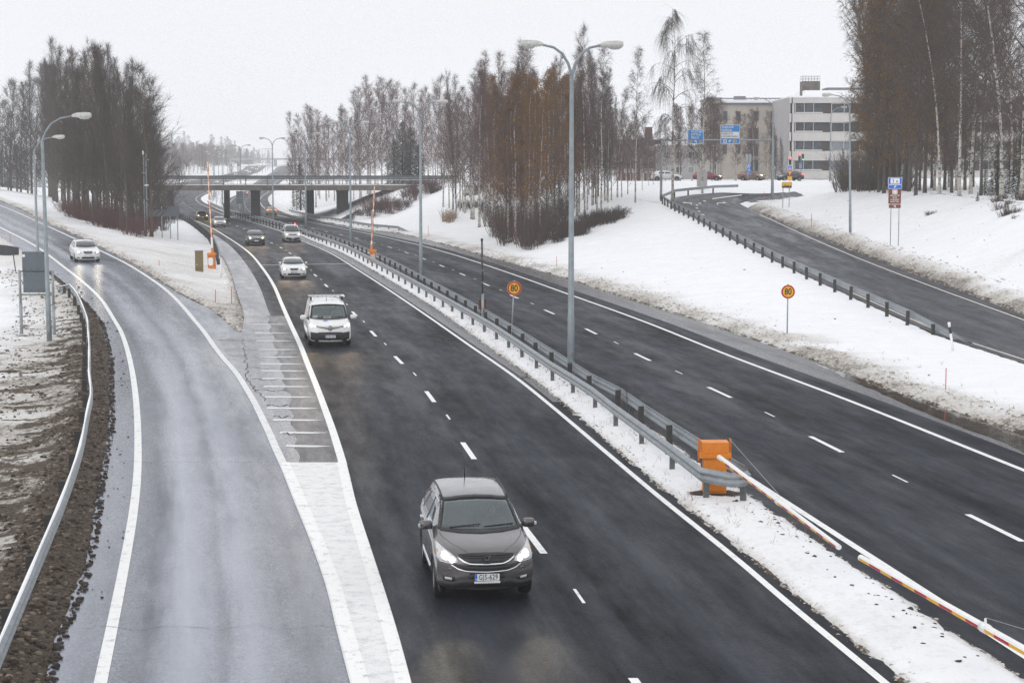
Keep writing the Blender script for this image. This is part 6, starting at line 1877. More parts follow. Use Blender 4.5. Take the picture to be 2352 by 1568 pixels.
# --- tall trees on the right
bk = [(float(rng.uniform(1962, 2352)), 436.0) for _ in range(12)]
for u_, v_ in bk:
    x, y, z = ground_hit(u_, v_, 150, 250)
    plant(ALDB[0] if rng.random() < .4 else DARKL[0], x, y, z, rng.uniform(6, 11), 'smaller leafy tree filling the gaps between the tall right trunks', 'lower trees of the right group', name='young_tree', wide=1.3)
us = [(1962, 441), (1985, 446), (2008, 440), (2030, 450), (2060, 446), (2078, 440), (2103, 455), (2124, 447), (2158, 449), (2186, 445), (2203, 452), (2229, 447), (2253, 452), (2278, 444), (2300, 455), (2322, 450), (2345, 460), (2375, 458), (2410, 462), (2000, 428), (2040, 430), (2090, 432), (2140, 432), (2180, 430), (2235, 430), (2290, 436), (2340, 440), (2395, 440), (1975, 436), (1995, 444), (2018, 446), (2045, 444), (2070, 438), (2088, 444), (2112, 440), (2146, 438), (2170, 436), (2196, 438), (2216, 434), (1968, 430), (2024, 432), (2062, 430)]
for i, (u, v) in enumerate(us):
    x, y, z = ground_hit(u, v, 90, 240)
    if u < 2010: x += 1.5; x, y, z = x, y, H(x, y)
    leafy = i in (3, 4, 5, 7, 21, 9, 22, 30, 31, 33, 34, 36, 40)
    P = DARKL[0] if leafy else DARK[i % 3]
    if u > 2260 and i % 2: P = BIR[i % 4]
    plant(P, x, y, z, rng.uniform(19, 26), 'tall birch with withered orange leaves in the big group on the right' if leafy else 'tall dark limbed birch in the big group on the right', 'leafy birches of the right group' if leafy else 'dark birches of the right group', name='birch', wide=.78 if u > 1990 else .62)
for k, (u, v, t_) in enumerate(((2262, 448, 375), (2290, 452, 330), (2318, 446, 352), (2345, 458, 300), (2245, 470, 440))):
    x, y, z = ground_hit(u, v, 90, 240); plant(SPR[k % 2], x, y, z, hz(t_, y) - z, 'small spruce growing between the birch trunks at the right edge', 'small spruces at the right', name='spruce', wide=1.2)
for i in range(34):
    bush(SHB[i % 2] if i % 3 else SHL[0], rng.uniform(1938, 2080), rng.uniform(420, 446), rng.uniform(2.5, 5.5), 3.4, 'dark bare bush filling the foot of the right tree group', 'bushes under the right trees', y0=120, y1=245, w=1.2)
for i in range(12):
    bush(SHL[i % 2], rng.uniform(2290, 2352), rng.uniform(455, 510), rng.uniform(.4, .9), 1.4, 'small dry bush on the snow slope at the right edge', 'dry bushes on the right slope', y0=80)
bush(SHL[0], 2137, 498, .5, 1.4, 'orange tinged dry twigs poking out of the right snow slope', None, y0=80, w=1.6)
o = bush(SHB[1], 1443, 962, 1.1, 3.4, 'dark dead weed standing between the median rails', None, y0=40, y1=80, w=.8, name='weed')
# ------------------------------------------------------------------ vehicles (front faces -Y, root under the middle of the front bumper)
def paint(name, col, metal=0.0, rough=0.35, dirt=0.35):
    return mat(name, col, rough, metal=metal, var=0.05, scale=1.2, coat=1.0, spec=0.5, dirt=dirt, dirtcol=tuple(c * .55 + .06 for c in col))
M_TYRE = mat('tyre_rubber', (0.012, 0.012, 0.012), 0.85, var=0.2)
M_RIM = mat('alloy_rim', (0.30, 0.31, 0.32), 0.4, metal=0.6, var=0.15, dirt=.4)
M_CHROME = mat('chrome', (0.75, 0.76, 0.78), 0.12, metal=1.0, var=0.03)
M_TRIM = mat('black_trim', (0.018, 0.018, 0.019), 0.55, var=0.2, dirt=.25, dirtcol=(.07, .065, .06))
M_CGLASS = mat('car_glass', (0.035, 0.045, 0.048), 0.06, var=0.3, scale=1.0, spec=0.9)
M_LENS = mat('headlamp_lens', (0.50, 0.52, 0.53), 0.10, var=0.2, scale=12, spec=0.9)
M_HEAD = emat('lit_headlamp_white', (1.0, .92, .78), 45)
M_HEADW = emat('lit_headlamp_warm', (1.0, .66, .32), 45)
M_TAIL = emat('lit_tail_lamp', (1.0, .04, .03), 5, (.4, .01, .01))
M_TAILO = mat('tail_lamp_red', (0.38, 0.012, 0.012), 0.2, spec=.8)
M_AMBL = mat('amber_lens', (0.75, 0.28, 0.02), 0.2, spec=.8)
M_PLATE = mat('number_plate_white', (0.72, 0.73, 0.74), 0.4, var=0.04)
M_SEAT = mat('dark_seat_fabric', (0.035, 0.036, 0.038), 0.9, var=0.15)
def m_screen():
    t = NT('clear_windscreen')
    fr = t.n('ShaderNodeFresnel', {'IOR': 1.55}).outputs[0]
    g = t.n('ShaderNodeBsdfGlossy', {'Color': (.9, .95, .97, 1), 'Roughness': 0.03})
    tr = t.n('ShaderNodeBsdfTransparent', {'Color': (.82, .90, .89, 1)})
    d = t.n('ShaderNodeBsdfDiffuse', {'Color': (.24, .30, .31, 1)})
    m0 = t.n('ShaderNodeMixShader', {0: t.rng(t.noise(2.0, 4), .3, .7, .13, .22)}); t.t.links.new(tr.outputs[0], m0.inputs[1]); t.t.links.new(d.outputs[0], m0.inputs[2])
    m = t.n('ShaderNodeMixShader', {0: t.math('MULTIPLY', fr, 1.5, True)}); t.t.links.new(m0.outputs[0], m.inputs[1]); t.t.links.new(g.outputs[0], m.inputs[2])
    t.t.links.new(m.outputs[0], t.out.inputs[0])
    return t.mat
M_SCREEN = m_screen()

def mod_mesh(me, setup):
    o = bpy.data.objects.new('tmp', me); COL.objects.link(o)
    extra = setup(o) or []
    dg = bpy.context.evaluated_depsgraph_get()
    r = bpy.data.meshes.new_from_object(o.evaluated_get(dg))
    bpy.data.objects.remove(o)
    for x in extra: bpy.data.objects.remove(x)
    return r

class Car:
    def __init__(s, sp):
        s.sp = sp
        L, W = sp['L'], sp['W']
        top, belt, wb, wt, zb = L1(sp['top']), L1(sp['belt']), L1(sp['wb']), L1(sp['wt']), L1(sp['zb'])
        nose, tail = L1(sp['nose']), L1(sp['tail'])
        cf, cr = sp.get('cf', .30), sp.get('cr', .16)
        ys = sorted(set([round(q, 3) for q in sp['st']]))
        def sec(y):
            T, B, w1, w2, z0 = top(y), belt(y), wb(y) * W / 2, wt(y) * W / 2, zb(y)
            d = T - B
            return [(0, z0), (w1 * .80, z0), (w1 * .955, z0 + .05), (w1 * .985, z0 + .15), (w1, z0 + (B - z0) * .55), (w1 * .985, B - .05), (w1 * .955, B),
                    (w1 * .90 + (w2 - w1 * .90) * .5, B + d * .52), (w2, B + d * .86), (w2 * .88, B + d * .965), (w2 * .5, T - .004), (0, T)]
        def yf(x, z, w, y):
            f = max(0, 1 - y / 1.1) ** 1.5; g = max(0, 1 - (L - y) / .7) ** 1.5
            return y + f * (cf * (abs(x) / (W / 2)) ** 2.6 + float(nose(z))) - g * (cr * (abs(x) / (W / 2)) ** 2.6 + float(tail(z)))
        V, F = [], []
        n = 12
        ring = n * 2 - 2
        for y in ys:
            sc = sec(y)
            loop = sc + [(-x, z) for x, z in reversed(sc[1:-1])]
            for x, z in loop: V.append((float(x), yf(x, z, 1, y), float(z)))
        for i in range(len(ys) - 1):
            for k in range(ring):
                a = i * ring + k; b = i * ring + (k + 1) % ring
                F.append((a, a + ring, b + ring, b))
        nx = 7
        for base, y, rev in ((0, ys[0], False), ((len(ys) - 1) * ring, ys[-1], True)):
            sc = sec(y)
            rows_ = []
            for i in range(1, n - 1):
                x, z = sc[i]
                R_, L_ = base + i, base + ring - i
                r = [L_]
                for k in range(1, nx - 1):
                    xx = -x + 2 * x * k / (nx - 1)
                    V.append((float(xx), yf(xx, z, 1, y), float(z))); r.append(len(V) - 1)
                r.append(R_); rows_.append(r)
            for i in range(len(rows_) - 1):
                for k in range(nx - 1):
                    q = (rows_[i][k], rows_[i][k + 1], rows_[i + 1][k + 1], rows_[i + 1][k])
                    F.append(q if not rev else q[::-1])
            for r, c in ((rows_[0], base), (rows_[-1], base + n - 1)):
                for k in range(nx - 1):
                    q = (r[k], r[k + 1], c)
                    if c == base: q = q[::-1]
                    F.append(q if not rev else q[::-1])
        me = bpy.data.meshes.new('body'); me.from_pydata(V, [], F)
        bm = bmesh.new(); bm.from_mesh(me); bmesh.ops.recalc_face_normals(bm, faces=bm.faces); bm.to_mesh(me); bm.free()
        def sub(o):
            m = o.modifiers.new('s', 'SUBSURF'); m.levels = m.render_levels = sp.get('sub', 2)
        me = mod_mesh(me, sub)
        bm = bmesh.new(); bm.from_mesh(me); s.bvh = BVHTree.FromBMesh(bm); bm.free()
        # wheel arches
        cuts = []
        def boo(o):
            cm = MB()
            for yy in (sp['wy'][0], sp['wy'][1]):
                for sd_ in (-1, 1):
                    n_ = 28; R = sp['wr'] + .055
                    x0, x1 = sd_ * (W / 2 - .27), sd_ * (W / 2 + .3)
                    pts = [(yy + R * math.cos(2 * PI * k / n_), sp['wr'] + R * math.sin(2 * PI * k / n_)) for k in range(n_)]
                    cm.add([(x0, a, b) for a, b in pts] + [(x1, a, b) for a, b in pts], [tuple(range(n_)), tuple(reversed(range(n_, 2 * n_)))] + [(i, i + n_, (i + 1) % n_ + n_, (i + 1) % n_) for i in range(n_)])
            mm = cm.mesh('cut', M_TRIM)
            bm = bmesh.new(); bm.from_mesh(mm); bmesh.ops.recalc_face_normals(bm, faces=bm.faces); bm.to_mesh(mm); bm.free()
            c = bpy.data.objects.new('cut', mm); COL.objects.link(c)
            m = o.modifiers.new('b', 'BOOLEAN'); m.object = c; m.operation = 'DIFFERENCE'; m.solver = 'EXACT'
            return [c]
        me.materials.clear(); me.materials.append(sp['paint'])
        me = mod_mesh(me, boo)
        if sp.get('open'):
            bm = bmesh.new(); bm.from_mesh(me)
            dead = []
            for f in bm.faces:
                c = f.calc_center_median()
                for (kind, poly) in sp['open']:
                    if kind == 'f' and f.normal.y < -.05 and c.y > .8 and s.inp(c.x, c.z, poly): dead.append(f); break
                    if kind == 's' and abs(f.normal.x) > .3 and c.x != 0 and s.inp(c.y, c.z, poly): dead.append(f); break
            bmesh.ops.delete(bm, geom=dead, context='FACES'); bm.to_mesh(me); bm.free()
        me.polygons.foreach_set('use_smooth', [True] * len(me.polygons))
        s.body = me
        s.root = empty(sp.get('name', 'car'))
        o = link('body', me, s.root)
        s.bo = o
    @staticmethod
    def inp(x, y, poly):
        c = False; n = len(poly); j = n - 1
        for i in range(n):
            if ((poly[i][1] > y) != (poly[j][1] > y)) and x < (poly[j][0] - poly[i][0]) * (y - poly[i][1]) / (poly[j][1] - poly[i][1] + 1e-12) + poly[i][0]: c = not c
            j = i
        return c
    def ray(s, a, b, d):
        if d == 'f': o, v = Vector((a, -3, b)), Vector((0, 1, 0))
        elif d == 'r': o, v = Vector((a, s.sp['L'] + 3, b)), Vector((0, -1, 0))
        elif d == 't': o, v = Vector((a, b, 4)), Vector((0, 0, -1))
        elif d == 's+': o, v = Vector((3, a, b)), Vector((-1, 0, 0))
        else: o, v = Vector((-3, a, b)), Vector((1, 0, 0))
        h, n, i, t = s.bvh.ray_cast(o, v)
        if h is None: return None, None
        if n.dot(v) > 0: n = -n
        return h, n
    def patch(s, name, lo, hi, m, d='f', off=.006, n=10, k=4, par=None, parts=True, thick=.018):
        def samp(pl, t):
            x = t * (len(pl) - 1); i = min(int(x), len(pl) - 2); f = x - i
            return (pl[i][0] + (pl[i + 1][0] - pl[i][0]) * f, pl[i][1] + (pl[i + 1][1] - pl[i][1]) * f)
        G = []; ok = True; last = None
        for i in range(n + 1):
            row = []
            a, b = samp(lo, i / n), samp(hi, i / n)
            for j in range(k + 1):
                q = j / k; x, z = a[0] + (b[0] - a[0]) * q, a[1] + (b[1] - a[1]) * q
                h, nn = s.ray(x, z, d)
                if h is None:
                    h, nn = last if last else (Vector((x, 0, z)), Vector((0, -1, 0)))
                last = (h, nn)
                row.append((h + nn * off, h - nn * thick))
            G.append(row)
        V = []; F = []
        W_ = k + 1
        for row in G:
            for p, _ in row: V.append(tuple(p))
        nf = len(V)
        for row in G:
            for _, p in row: V.append(tuple(p))
        for i in range(n):
            for j in range(k):
                a0 = i * W_ + j; F.append((a0, a0 + W_, a0 + W_ + 1, a0 + 1))
        for i in range(n):
            F.append((i * W_, i * W_ + nf, (i + 1) * W_ + nf, (i + 1) * W_)); F.append((i * W_ + k, (i + 1) * W_ + k, (i + 1) * W_ + k + nf, i * W_ + k + nf))
        for j in range(k):
            F.append((j, j + 1, j + 1 + nf, j + nf)); F.append((n * W_ + j, n * W_ + j + nf, n * W_ + j + 1 + nf, n * W_ + j + 1))
        mb = MB(); mb.add(V, F, 0, False)
        for i in range(n * k): mb.sm[i] = True
        me = mb.mesh(name, m)
        bm = bmesh.new(); bm.from_mesh(me); bmesh.ops.recalc_face_normals(bm, faces=bm.faces); bm.to_mesh(me); bm.free()
        return link(name, me, par or s.root)
    def both(s, name, lo, hi, m, d='f', **k):
        a = s.patch(name, lo, hi, m, 's+' if d == 's' else d, **k)
        if d == 's': b = s.patch(name, lo, hi, m, 's-', **k)
        else: b = s.patch(name, [(-x, z) for x, z in lo], [(-x, z) for x, z in hi], m, d, **k)
        return a, b

def wheel_mesh(r, w, spokes=5):
    t = MB(); t.lathe([(r * .62, w * .5 - .01), (r * .70, w * .5), (r * .93, w * .5 - .005), (r, w * .5 - .04), (r, -w * .5 + .04), (r * .93, -w * .5), (r * .62, -w * .5)], 28, 'X')
    rm = MB(); rm.lathe([(r * .66, w * .5 - .012), (r * .61, w * .5 - .02), (r * .58, w * .5 - .07), (r * .1, w * .5 - .075), (0.001, w * .5 - .075)], 28, 'X')
    for k in range(spokes):
        a = 2 * PI * k / spokes
        M = Matrix.Rotation(a, 3, 'X')
        rm.box(M @ Vector((w * .5 - .045, 0, r * .33)), (.04, r * .20, r * .56), M=M)
    rm.lathe([(r * .16, w * .5 - .03), (r * .13, w * .5 - .012), (.001, w * .5 - .01)], 16, 'X')
    return t.mesh('tyre', M_TYRE), rm.mesh('rim', M_RIM)

def add_wheels(c):
    sp = c.sp; r = sp['wr']; w = .21
    tm, rm = wheel_mesh(r, w, sp.get('spokes', 5))
    for yy in sp['wy']:
        for sd_ in (-1, 1):
            e_ = empty('wheel', (sd_ * (sp['W'] / 2 - w / 2 - .022), yy, r)); e_.parent = c.root
            if sd_ < 0: e_.rotation_euler = (0, 0, PI)
            link('tyre', tm, e_); link('rim', rm, e_)

def add_mirrors(c, y, z, size=.11, m=None, arm=.07):
    W = c.sp['W'] / 2
    for s_ in (-1, 1):
        h, n = c.ray(y, z, 's+' if s_ > 0 else 's-')
        x0 = h.x if h else s_ * W * .9
        mb = MB(); mb.tube([(x0 - s_ * .03, y + .03, z - .02), (x0 + s_ * arm, y + .01, z + .01)], .03, 6); a = mb.build('mirror_arm', M_TRIM, c.root)
        V = []; F = []
        nU, nV = 10, 6
        for i in range(nV + 1):
            ph = -PI / 2 + PI * i / nV
            for k in range(nU):
                t = 2 * PI * k / nU
                q = lambda v, e: math.copysign(abs(v) ** e, v)
                V.append((x0 + s_ * (arm + size * .9) + size * q(math.cos(t), .6) * q(math.cos(ph), .6), y + .02 + .075 * q(math.sin(ph), .8) , z + .05 + size * .72 * q(math.sin(t), .6) * q(math.cos(ph), .6)))
        for i in range(nV):
            for k in range(nU): F.append((i * nU + k, i * nU + (k + 1) % nU, (i + 1) * nU + (k + 1) % nU, (i + 1) * nU + k))
        mb = MB(); mb.add(V, F, 0, True); mb.build('mirror', m or c.sp['paint'], c.root)

def plate(c, z, txt, w=.44, h=.12, d='f', y=None, blue=True, yoff=.012):
    hh, n = c.ray(0, z, d)
    yy = (hh.y - yoff if d == 'f' else hh.y + yoff)
    sgn = -1 if d == 'f' else 1
    mb = MB(); rbox(mb, (0, yy + sgn * .004, z), (w + .03, .012, h + .025), .012); f = mb.build('plate_frame', M_TRIM, c.root)
    mb = MB(); rbox(mb, (0, yy + sgn * .012, z), (w, .008, h), .010); p = mb.build('number_plate', M_PLATE, c.root)
    if txt:
        mb = MB(); mb.box((-w * .45 * (1 if d == 'f' else -1), yy + sgn * .0175, z), (w * .09, .004, h * .96)); mb.build('blue_band', M_BLUE2, p)
        tt = text(txt, h * 1.12, M_BLACK, p, (w * .045, yy + sgn * .019, z - .002), name='characters', sx=.70 * w / .44, bold=.008, ext=.001, spacing=1.12)
        if d == 'r': tt.rotation_euler = (PI / 2, 0, PI)
        if len(txt) < 8 and '-' in txt:
            mb = MB(); mb.box((-w * .45, yy + sgn * .0205, z - h * .28), (w * .05, .002, h * .14)); mb.build('country_code', M_PLATE, p)

def lamp_disc(c, x, z, r, m, off=.012, par=None, d='f', name='bulb'):
    lo = [(x - r, z), (x - r * .7, z - r * .7), (x, z - r), (x + r * .7, z - r * .7), (x + r, z)]
    hi = [(x - r, z), (x - r * .7, z + r * .7), (x, z + r), (x + r * .7, z + r * .7), (x + r, z)]
    return c.patch(name, lo, hi, m, d, off=off, n=8, k=2, par=par)

def beams(c, x, z, energy, warm=False, ang=34, tilt=4, par=None):
    energy *= .09
    for s_ in (-1, 1):
        h, n = c.ray(s_ * x, z, 'f')
        l = bpy.data.lights.new('headlamp_beam', 'SPOT'); l.energy = energy; l.spot_size = rad(ang); l.spot_blend = .8; l.shadow_soft_size = .07
        l.color = (1, .72, .42) if warm else (1, .88, .68)
        o = bpy.data.objects.new('headlamp_beam', l); COL.objects.link(o); o.parent = par or c.root
        o.location = (s_ * x, h.y - .05, z); o.rotation_euler = (PI / 2 - rad(tilt), 0, PI)

def place_car(c, u, v, fn, label, hf=None, cat='car', rev=False, Y=None, z=None, hdg=None, xoff=None):
    """u, v: picture point under the middle of the front bumper"""
    if Y is None:
        x, y = upf(u, v, hf or (lambda q: 0.0))
    else: x, y = xu(u, v, Y), Y
    if xoff is not None: x = float(fn(y)) + xoff
    zz_ = z if z is not None else float((hf or hM)(y))
    a = hdg if hdg is not None else -math.atan(float(slope(fn, y)))
    c.root.location = (x, y, zz_ + .012)
    sl = float(slope(hf, y, 4)) if hf else 0.0
    c.root.rotation_euler = (math.atan(sl) * math.cos(a), -math.atan(sl) * math.sin(a) * 0, a + (PI if rev else 0))
    tag(c.root, label, cat)
    print('car', label[:30], round(x, 2), round(y, 1))
    return c.root

def wipers(c, y0z, w=.62):
    for x0, x1 in ((-.55, .02), (.08, .62)):
        h0, _ = c.ray(x0, y0z, 'f'); h1, _ = c.ray(x1, y0z + .03, 'f')
        if h0 and h1:
            mb = MB(); mb.tube([h0 + Vector((0, -.02, .015)), h1 + Vector((0, -.02, .02))], .012, 5); mb.build('wiper', M_BLACK, c.root)

# ---- driver
def person(parent, loc, label, coat=None, sc=1.0):
    o = empty('person', loc)
    vs = [(0, .02, .0), (0, .03, .22), (0, .02, .42), (0, .0, .52), (0, -.02, .60),                       # pelvis, waist, chest, neck base, neck
          (.19, .0, .47), (.26, -.18, .28), (.17, -.42, .33), (.14, -.50, .36),                            # arm
          (-.19, .0, .47), (-.26, -.18, .28), (-.17, -.42, .33), (-.14, -.50, .36),
          (.10, -.05, -.02), (.13, -.45, .03), (.13, -.55, -.35), (-.10, -.05, -.02), (-.13, -.45, .03), (-.13, -.55, -.35)]
    rr = [.15, .145, .165, .085, .058, .075, .052, .038, .028, .075, .052, .038, .028, .10, .085, .06, .10, .085, .06]
    ed = [(0, 1), (1, 2), (2, 3), (3, 4), (2, 5), (5, 6), (6, 7), (7, 8), (2, 9), (9, 10), (10, 11), (11, 12), (0, 13), (13, 14), (14, 15), (0, 16), (16, 17), (17, 18)]
    for s_, wi in ((1, 8), (-1, 12)):                                                                         # fingers round the wheel
        for k in range(5):
            a = len(vs); x = .14 * s_ - s_ * .03 + s_ * .016 * k
            vs += [(x, -.535, .385 - .008 * abs(k - 2)), (x, -.560, .365)]; rr += [.011, .009]; ed += [(wi, a), (a, a + 1)]
    me = bpy.data.meshes.new('clothed_body'); me.from_pydata(vs, ed, [])
    def sk(ob):
        m = ob.modifiers.new('k', 'SKIN')
        for i, v in enumerate(ob.data.skin_vertices[0].data): v.radius = (rr[i], rr[i]); v.use_root = (i == 0)
        m2 = ob.modifiers.new('s', 'SUBSURF'); m2.levels = 2; m2.render_levels = 2
    tmp = bpy.data.objects.new('t', me)
    bm = bmesh.new(); bm.from_mesh(me); bm.verts.layers.skin.verify(); bm.to_mesh(me); bm.free()
    r = mod_mesh(me, sk)
    bpy.data.objects.remove(tmp)
    r.materials.clear(); r.materials.append(coat or mat('dark_jacket', (0.04, 0.045, 0.055), .9)); r.polygons.foreach_set('use_smooth', [True] * len(r.polygons))
    link('clothed_body', r, o)
    sk_ = mat('skin', (0.50, 0.31, 0.22), .6, var=.05)
    # head: rounded, with nose, brow, chin
    V = []; F = []; nu, nv = 20, 14
    for i in range(nv + 1):
        ph = -PI / 2 + PI * i / nv
        for k in range(nu):
            t = 2 * PI * k / nu
            x = .076 * math.cos(ph) * math.sin(t); y = -.096 * math.cos(ph) * math.cos(t); z = .118 * math.sin(ph)
            if z < 0: x *= 1 + z * 1.6; 
            fr = max(0, math.cos(t)) * math.cos(ph)
            nz_ = math.exp(-(x / .014) ** 2 - ((z + .012) / .026) ** 2) * .026 * (y < 0)
            eye = (math.exp(-((abs(x) - .031) / .014) ** 2 - ((z - .012) / .012) ** 2)) * .010 * (y < 0)
            mo = math.exp(-(x / .026) ** 2 - ((z + .060) / .008) ** 2) * .006 * (y < 0)
            V.append((x, y - nz_ + eye + mo, z))
    for i in range(nv):
        for k in range(nu): F.append((i * nu + k, i * nu + (k + 1) % nu, (i + 1) * nu + (k + 1) % nu, (i + 1) * nu + k))
    mb = MB(); mb.add(V, F, 0, True)
    for s_ in (-1, 1): mb.tube([(s_ * .074, .0, -.028), (s_ * .086, .006, .0), (s_ * .080, .006, .028)], [.010, .016, .012], 6)
    h = mb.build('head', sk_, o, (0, -.03, .735))
    mb = MB()
    for s_ in (-1, 1): mb.box((s_ * .031, -.086, .014), (.026, .008, .010)); mb.box((s_ * .031, -.092, .036), (.034, .006, .007))
    mb.build('eyes', M_BLACK, h)
    mb = MB(); mb.box((0, -.091, -.058), (.046, .006, .007)); mb.build('mouth', mat('lips', (.35, .13, .11), .6), h)
    V2 = [(x * 1.08, y * 1.06 + .006, z * 1.07) for x, y, z in V]
    keep = [f for f in F if sum(V[j][2] for j in f) / 4 > .052 - max(0, sum(V[j][1] for j in f) / 4) * 1.3]
    mb = MB(); mb.add(V2, keep, 0, True); mb.build('hair', mat('greying_hair', (0.16, 0.13, 0.11), .9), h)
    o.scale = (sc, sc, sc)
    tag(o, label, 'person')
    return o

def interior(c, yd, zd, ys, roof, dx=.37, seat_z=.62):
    """dashboard, seats and steering wheel"""
    W = c.sp['W']
    mb = MB(); mb.box((0, yd + .25, zd - .14), (W * .80, .55, .16)); mb.box((0, yd + .50, zd - .30), (W * .80, .20, .40)); mb.build('dashboard', M_SEAT, c.root)
    mb = MB(); mb.box((0, (ys + c.sp['L']) / 2 - .1, .42), (W * .84, c.sp['L'] - ys - .5, .42)); mb.box((0, ys + 1.5, .95), (W * .80, .12, 1.0)); mb.build('cabin_floor_and_shade_panel', M_SEAT, c.root)  # upright dark panel added behind the seats so the cabin looks dark
    for s_ in (-1, 1):
        mb = MB(); rbox(mb, (s_ * dx, ys + .42, seat_z + .42), (.50, .16, .66), .10); rbox(mb, (s_ * dx, ys + .45, seat_z + .88), (.27, .10, .19), .06); mb.box((s_ * dx, ys + .10, seat_z - .02), (.50, .52, .18)); mb.build('seat', M_SEAT, c.root)
    mb = MB()
    N = 22
    cx, cy, cz = dx, yd + .62, zd + .00
    V = []
    for i in range(N):
        t = 2 * PI * i / N
        for k in range(6):
            q = 2 * PI * k / 6; R = .185 + .016 * math.cos(q)
            a, b, n_ = R * math.cos(t), R * math.sin(t), .016 * math.sin(q)
            V.append((cx + a, cy + b * .42 + n_ * .9, cz + b * .9 - n_ * .42))
    mb.add(V, [(i * 6 + k, i * 6 + (k + 1) % 6, ((i + 1) % N) * 6 + (k + 1) % 6, ((i + 1) % N) * 6 + k) for i in range(N) for k in range(6)], 0, True)
    mb.box((cx, cy, cz), (.34, .03, .05)); mb.build('steering_wheel', M_BLACK, c.root)
    return (dx, ys + .22, seat_z + .10)
def rng_st(L, extra=()):
    return [0, .06, .16, .32, .55, .85] + list(extra) + [L - .6, L - .3, L - .12, L]

# ================= dark grey brown SUV in front
P_SUV = paint('brown_grey_metallic', (0.098, 0.087, 0.090), metal=0.5, rough=0.32, dirt=.2)
L, W = 4.57, 1.82
WS_lo = [(-.73, 1.165), (-.4, 1.135), (0, 1.125), (.4, 1.135), (.73, 1.165)]
WS_hi = [(-.600, 1.555), (-.3, 1.585), (0, 1.595), (.3, 1.585), (.600, 1.555)]
sp = dict(name='car', L=L, W=W, paint=P_SUV, wr=.345, wy=(.90, 3.52), sub=3, spokes=7,
          st=rng_st(L, (1.05, 1.18, 1.32, 1.55, 1.80, 2.0, 2.2, 2.6, 3.0, 3.4, 3.75)),
          top=[(0, .90), (.06, .955), (.16, .99), (.32, 1.02), (.55, 1.05), (.85, 1.085), (1.05, 1.11), (1.18, 1.14), (1.55, 1.36), (1.80, 1.515), (2.0, 1.60), (2.2, 1.635), (2.6, 1.665), (3.2, 1.675), (3.75, 1.665), (4.2, 1.61), (4.45, 1.30), (L, 1.0)],
          belt=[(0, .78), (.16, .86), (.55, .93), (1.05, 1.0), (1.5, 1.03), (3.0, 1.09), (4.0, 1.14), (4.4, 1.02), (L, .85)],
          wb=[(0, .955), (.3, .98), (.8, 1.0), (3.8, 1.0), (4.3, .97), (L, .93)],
          wt=[(0, .72), (.55, .80), (1.05, .86), (1.32, .82), (2.0, .71), (3.6, .71), (4.3, .69), (L, .70)],
          zb=[(0, .26), (.4, .22), (4.2, .24), (L, .34)],
          nose=[(.2, .10), (.32, .02), (.5, 0), (.66, .01), (.80, .05), (.92, .16), (1.05, .30)], tail=[(.2, .08), (.5, 0), (.9, .02), (1.5, .2)], cf=.34,
          open=[('f', [(p[0] * .985, p[1] + .015) for p in WS_lo] + [(p[0] * .985, p[1] - .015) for p in reversed(WS_hi)]), ('s', [(1.72, 1.10), (2.45, 1.10), (2.45, 1.44), (2.2, 1.45)])])
c = Car(sp); suv = c
add_wheels(c)
c.patch('screen_surround', [(x * 1.035, z - .022) for x, z in WS_lo], [(x * 1.03, z + .012) for x, z in WS_hi], M_TRIM, off=.002, n=20, k=8, thick=.004).data
# the surround is a ring: cut its middle out
def ring(o, f):
    me = o.data; bm = bmesh.new(); bm.from_mesh(me)
    dead = [q for q in bm.faces if f(q.calc_center_median())]
    bmesh.ops.delete(bm, geom=dead, context='FACES'); bm.to_mesh(me); bm.free()
sur = [o for o in kids(c.root) if o.name.startswith('screen_surround')][-1]
bpy.data.objects.remove(sur)
def frame4(c, lo, hi, w, m, name='screen_surround'):
    """four thin strips round a screen"""
    L_, R_ = [lo[0], hi[0]], [lo[-1], hi[-1]]
    c.patch(name, [(x, z - w) for x, z in lo], [(x, z + .012) for x, z in lo], m, off=.009, n=20, k=1, thick=.03)
    c.patch(name, [(x, z - .012) for x, z in hi], [(x, z + w * .6) for x, z in hi], m, off=.009, n=20, k=1, thick=.03)
    for S_ in (L_, R_):
        s_ = 1 if S_[0][0] > 0 else -1
        c.patch(name, [(S_[0][0] - s_ * .012, S_[0][1] - w * .8), (S_[1][0] - s_ * .012, S_[1][1] + w * .5)], [(S_[0][0] + s_ * w * 1.1, S_[0][1] - w * .8), (S_[1][0] + s_ * w * 1.0, S_[1][1] + w * .5)], m, off=.010, n=12, k=1, thick=.03)
frame4(c, WS_lo, WS_hi, .032, M_TRIM)
c.patch('windscreen', WS_lo, WS_hi, M_SCREEN, off=.004, n=20, k=8, thick=0.0)
c.both('side_window', [(1.66, 1.085), (2.50, 1.10)], [(2.12, 1.46), (2.50, 1.495)], M_SCREEN, 's', off=.006, n=8, k=4, thick=0)
c.both('rear_side_window', [(2.58, 1.10), (3.40, 1.125)], [(2.58, 1.50), (3.30, 1.495)], M_CGLASS, 's', off=.006, n=8, k=4)
c.both('quarter_window', [(3.50, 1.15), (4.0, 1.22)], [(3.40, 1.48), (3.85, 1.40)], M_CGLASS, 's', off=.006, n=6, k=3)
c.both('window_chrome', [(1.60, 1.055), (3.4, 1.095), (4.05, 1.19)], [(1.60, 1.075), (3.4, 1.115), (4.05, 1.21)], M_CHROME, 's', off=.012, n=16, k=1)
c.both('window_chrome', [(1.62, 1.09), (2.12, 1.475), (2.9, 1.525), (3.6, 1.50), (4.0, 1.30)], [(1.60, 1.10), (2.10, 1.495), (2.9, 1.545), (3.62, 1.52), (4.03, 1.31)], M_CHROME, 's', off=.012, n=24, k=1)
c.patch('rear_window', [(-.6, 1.18), (.6, 1.18)], [(-.5, 1.46), (.5, 1.46)], M_CGLASS, 'r', n=10, k=4)
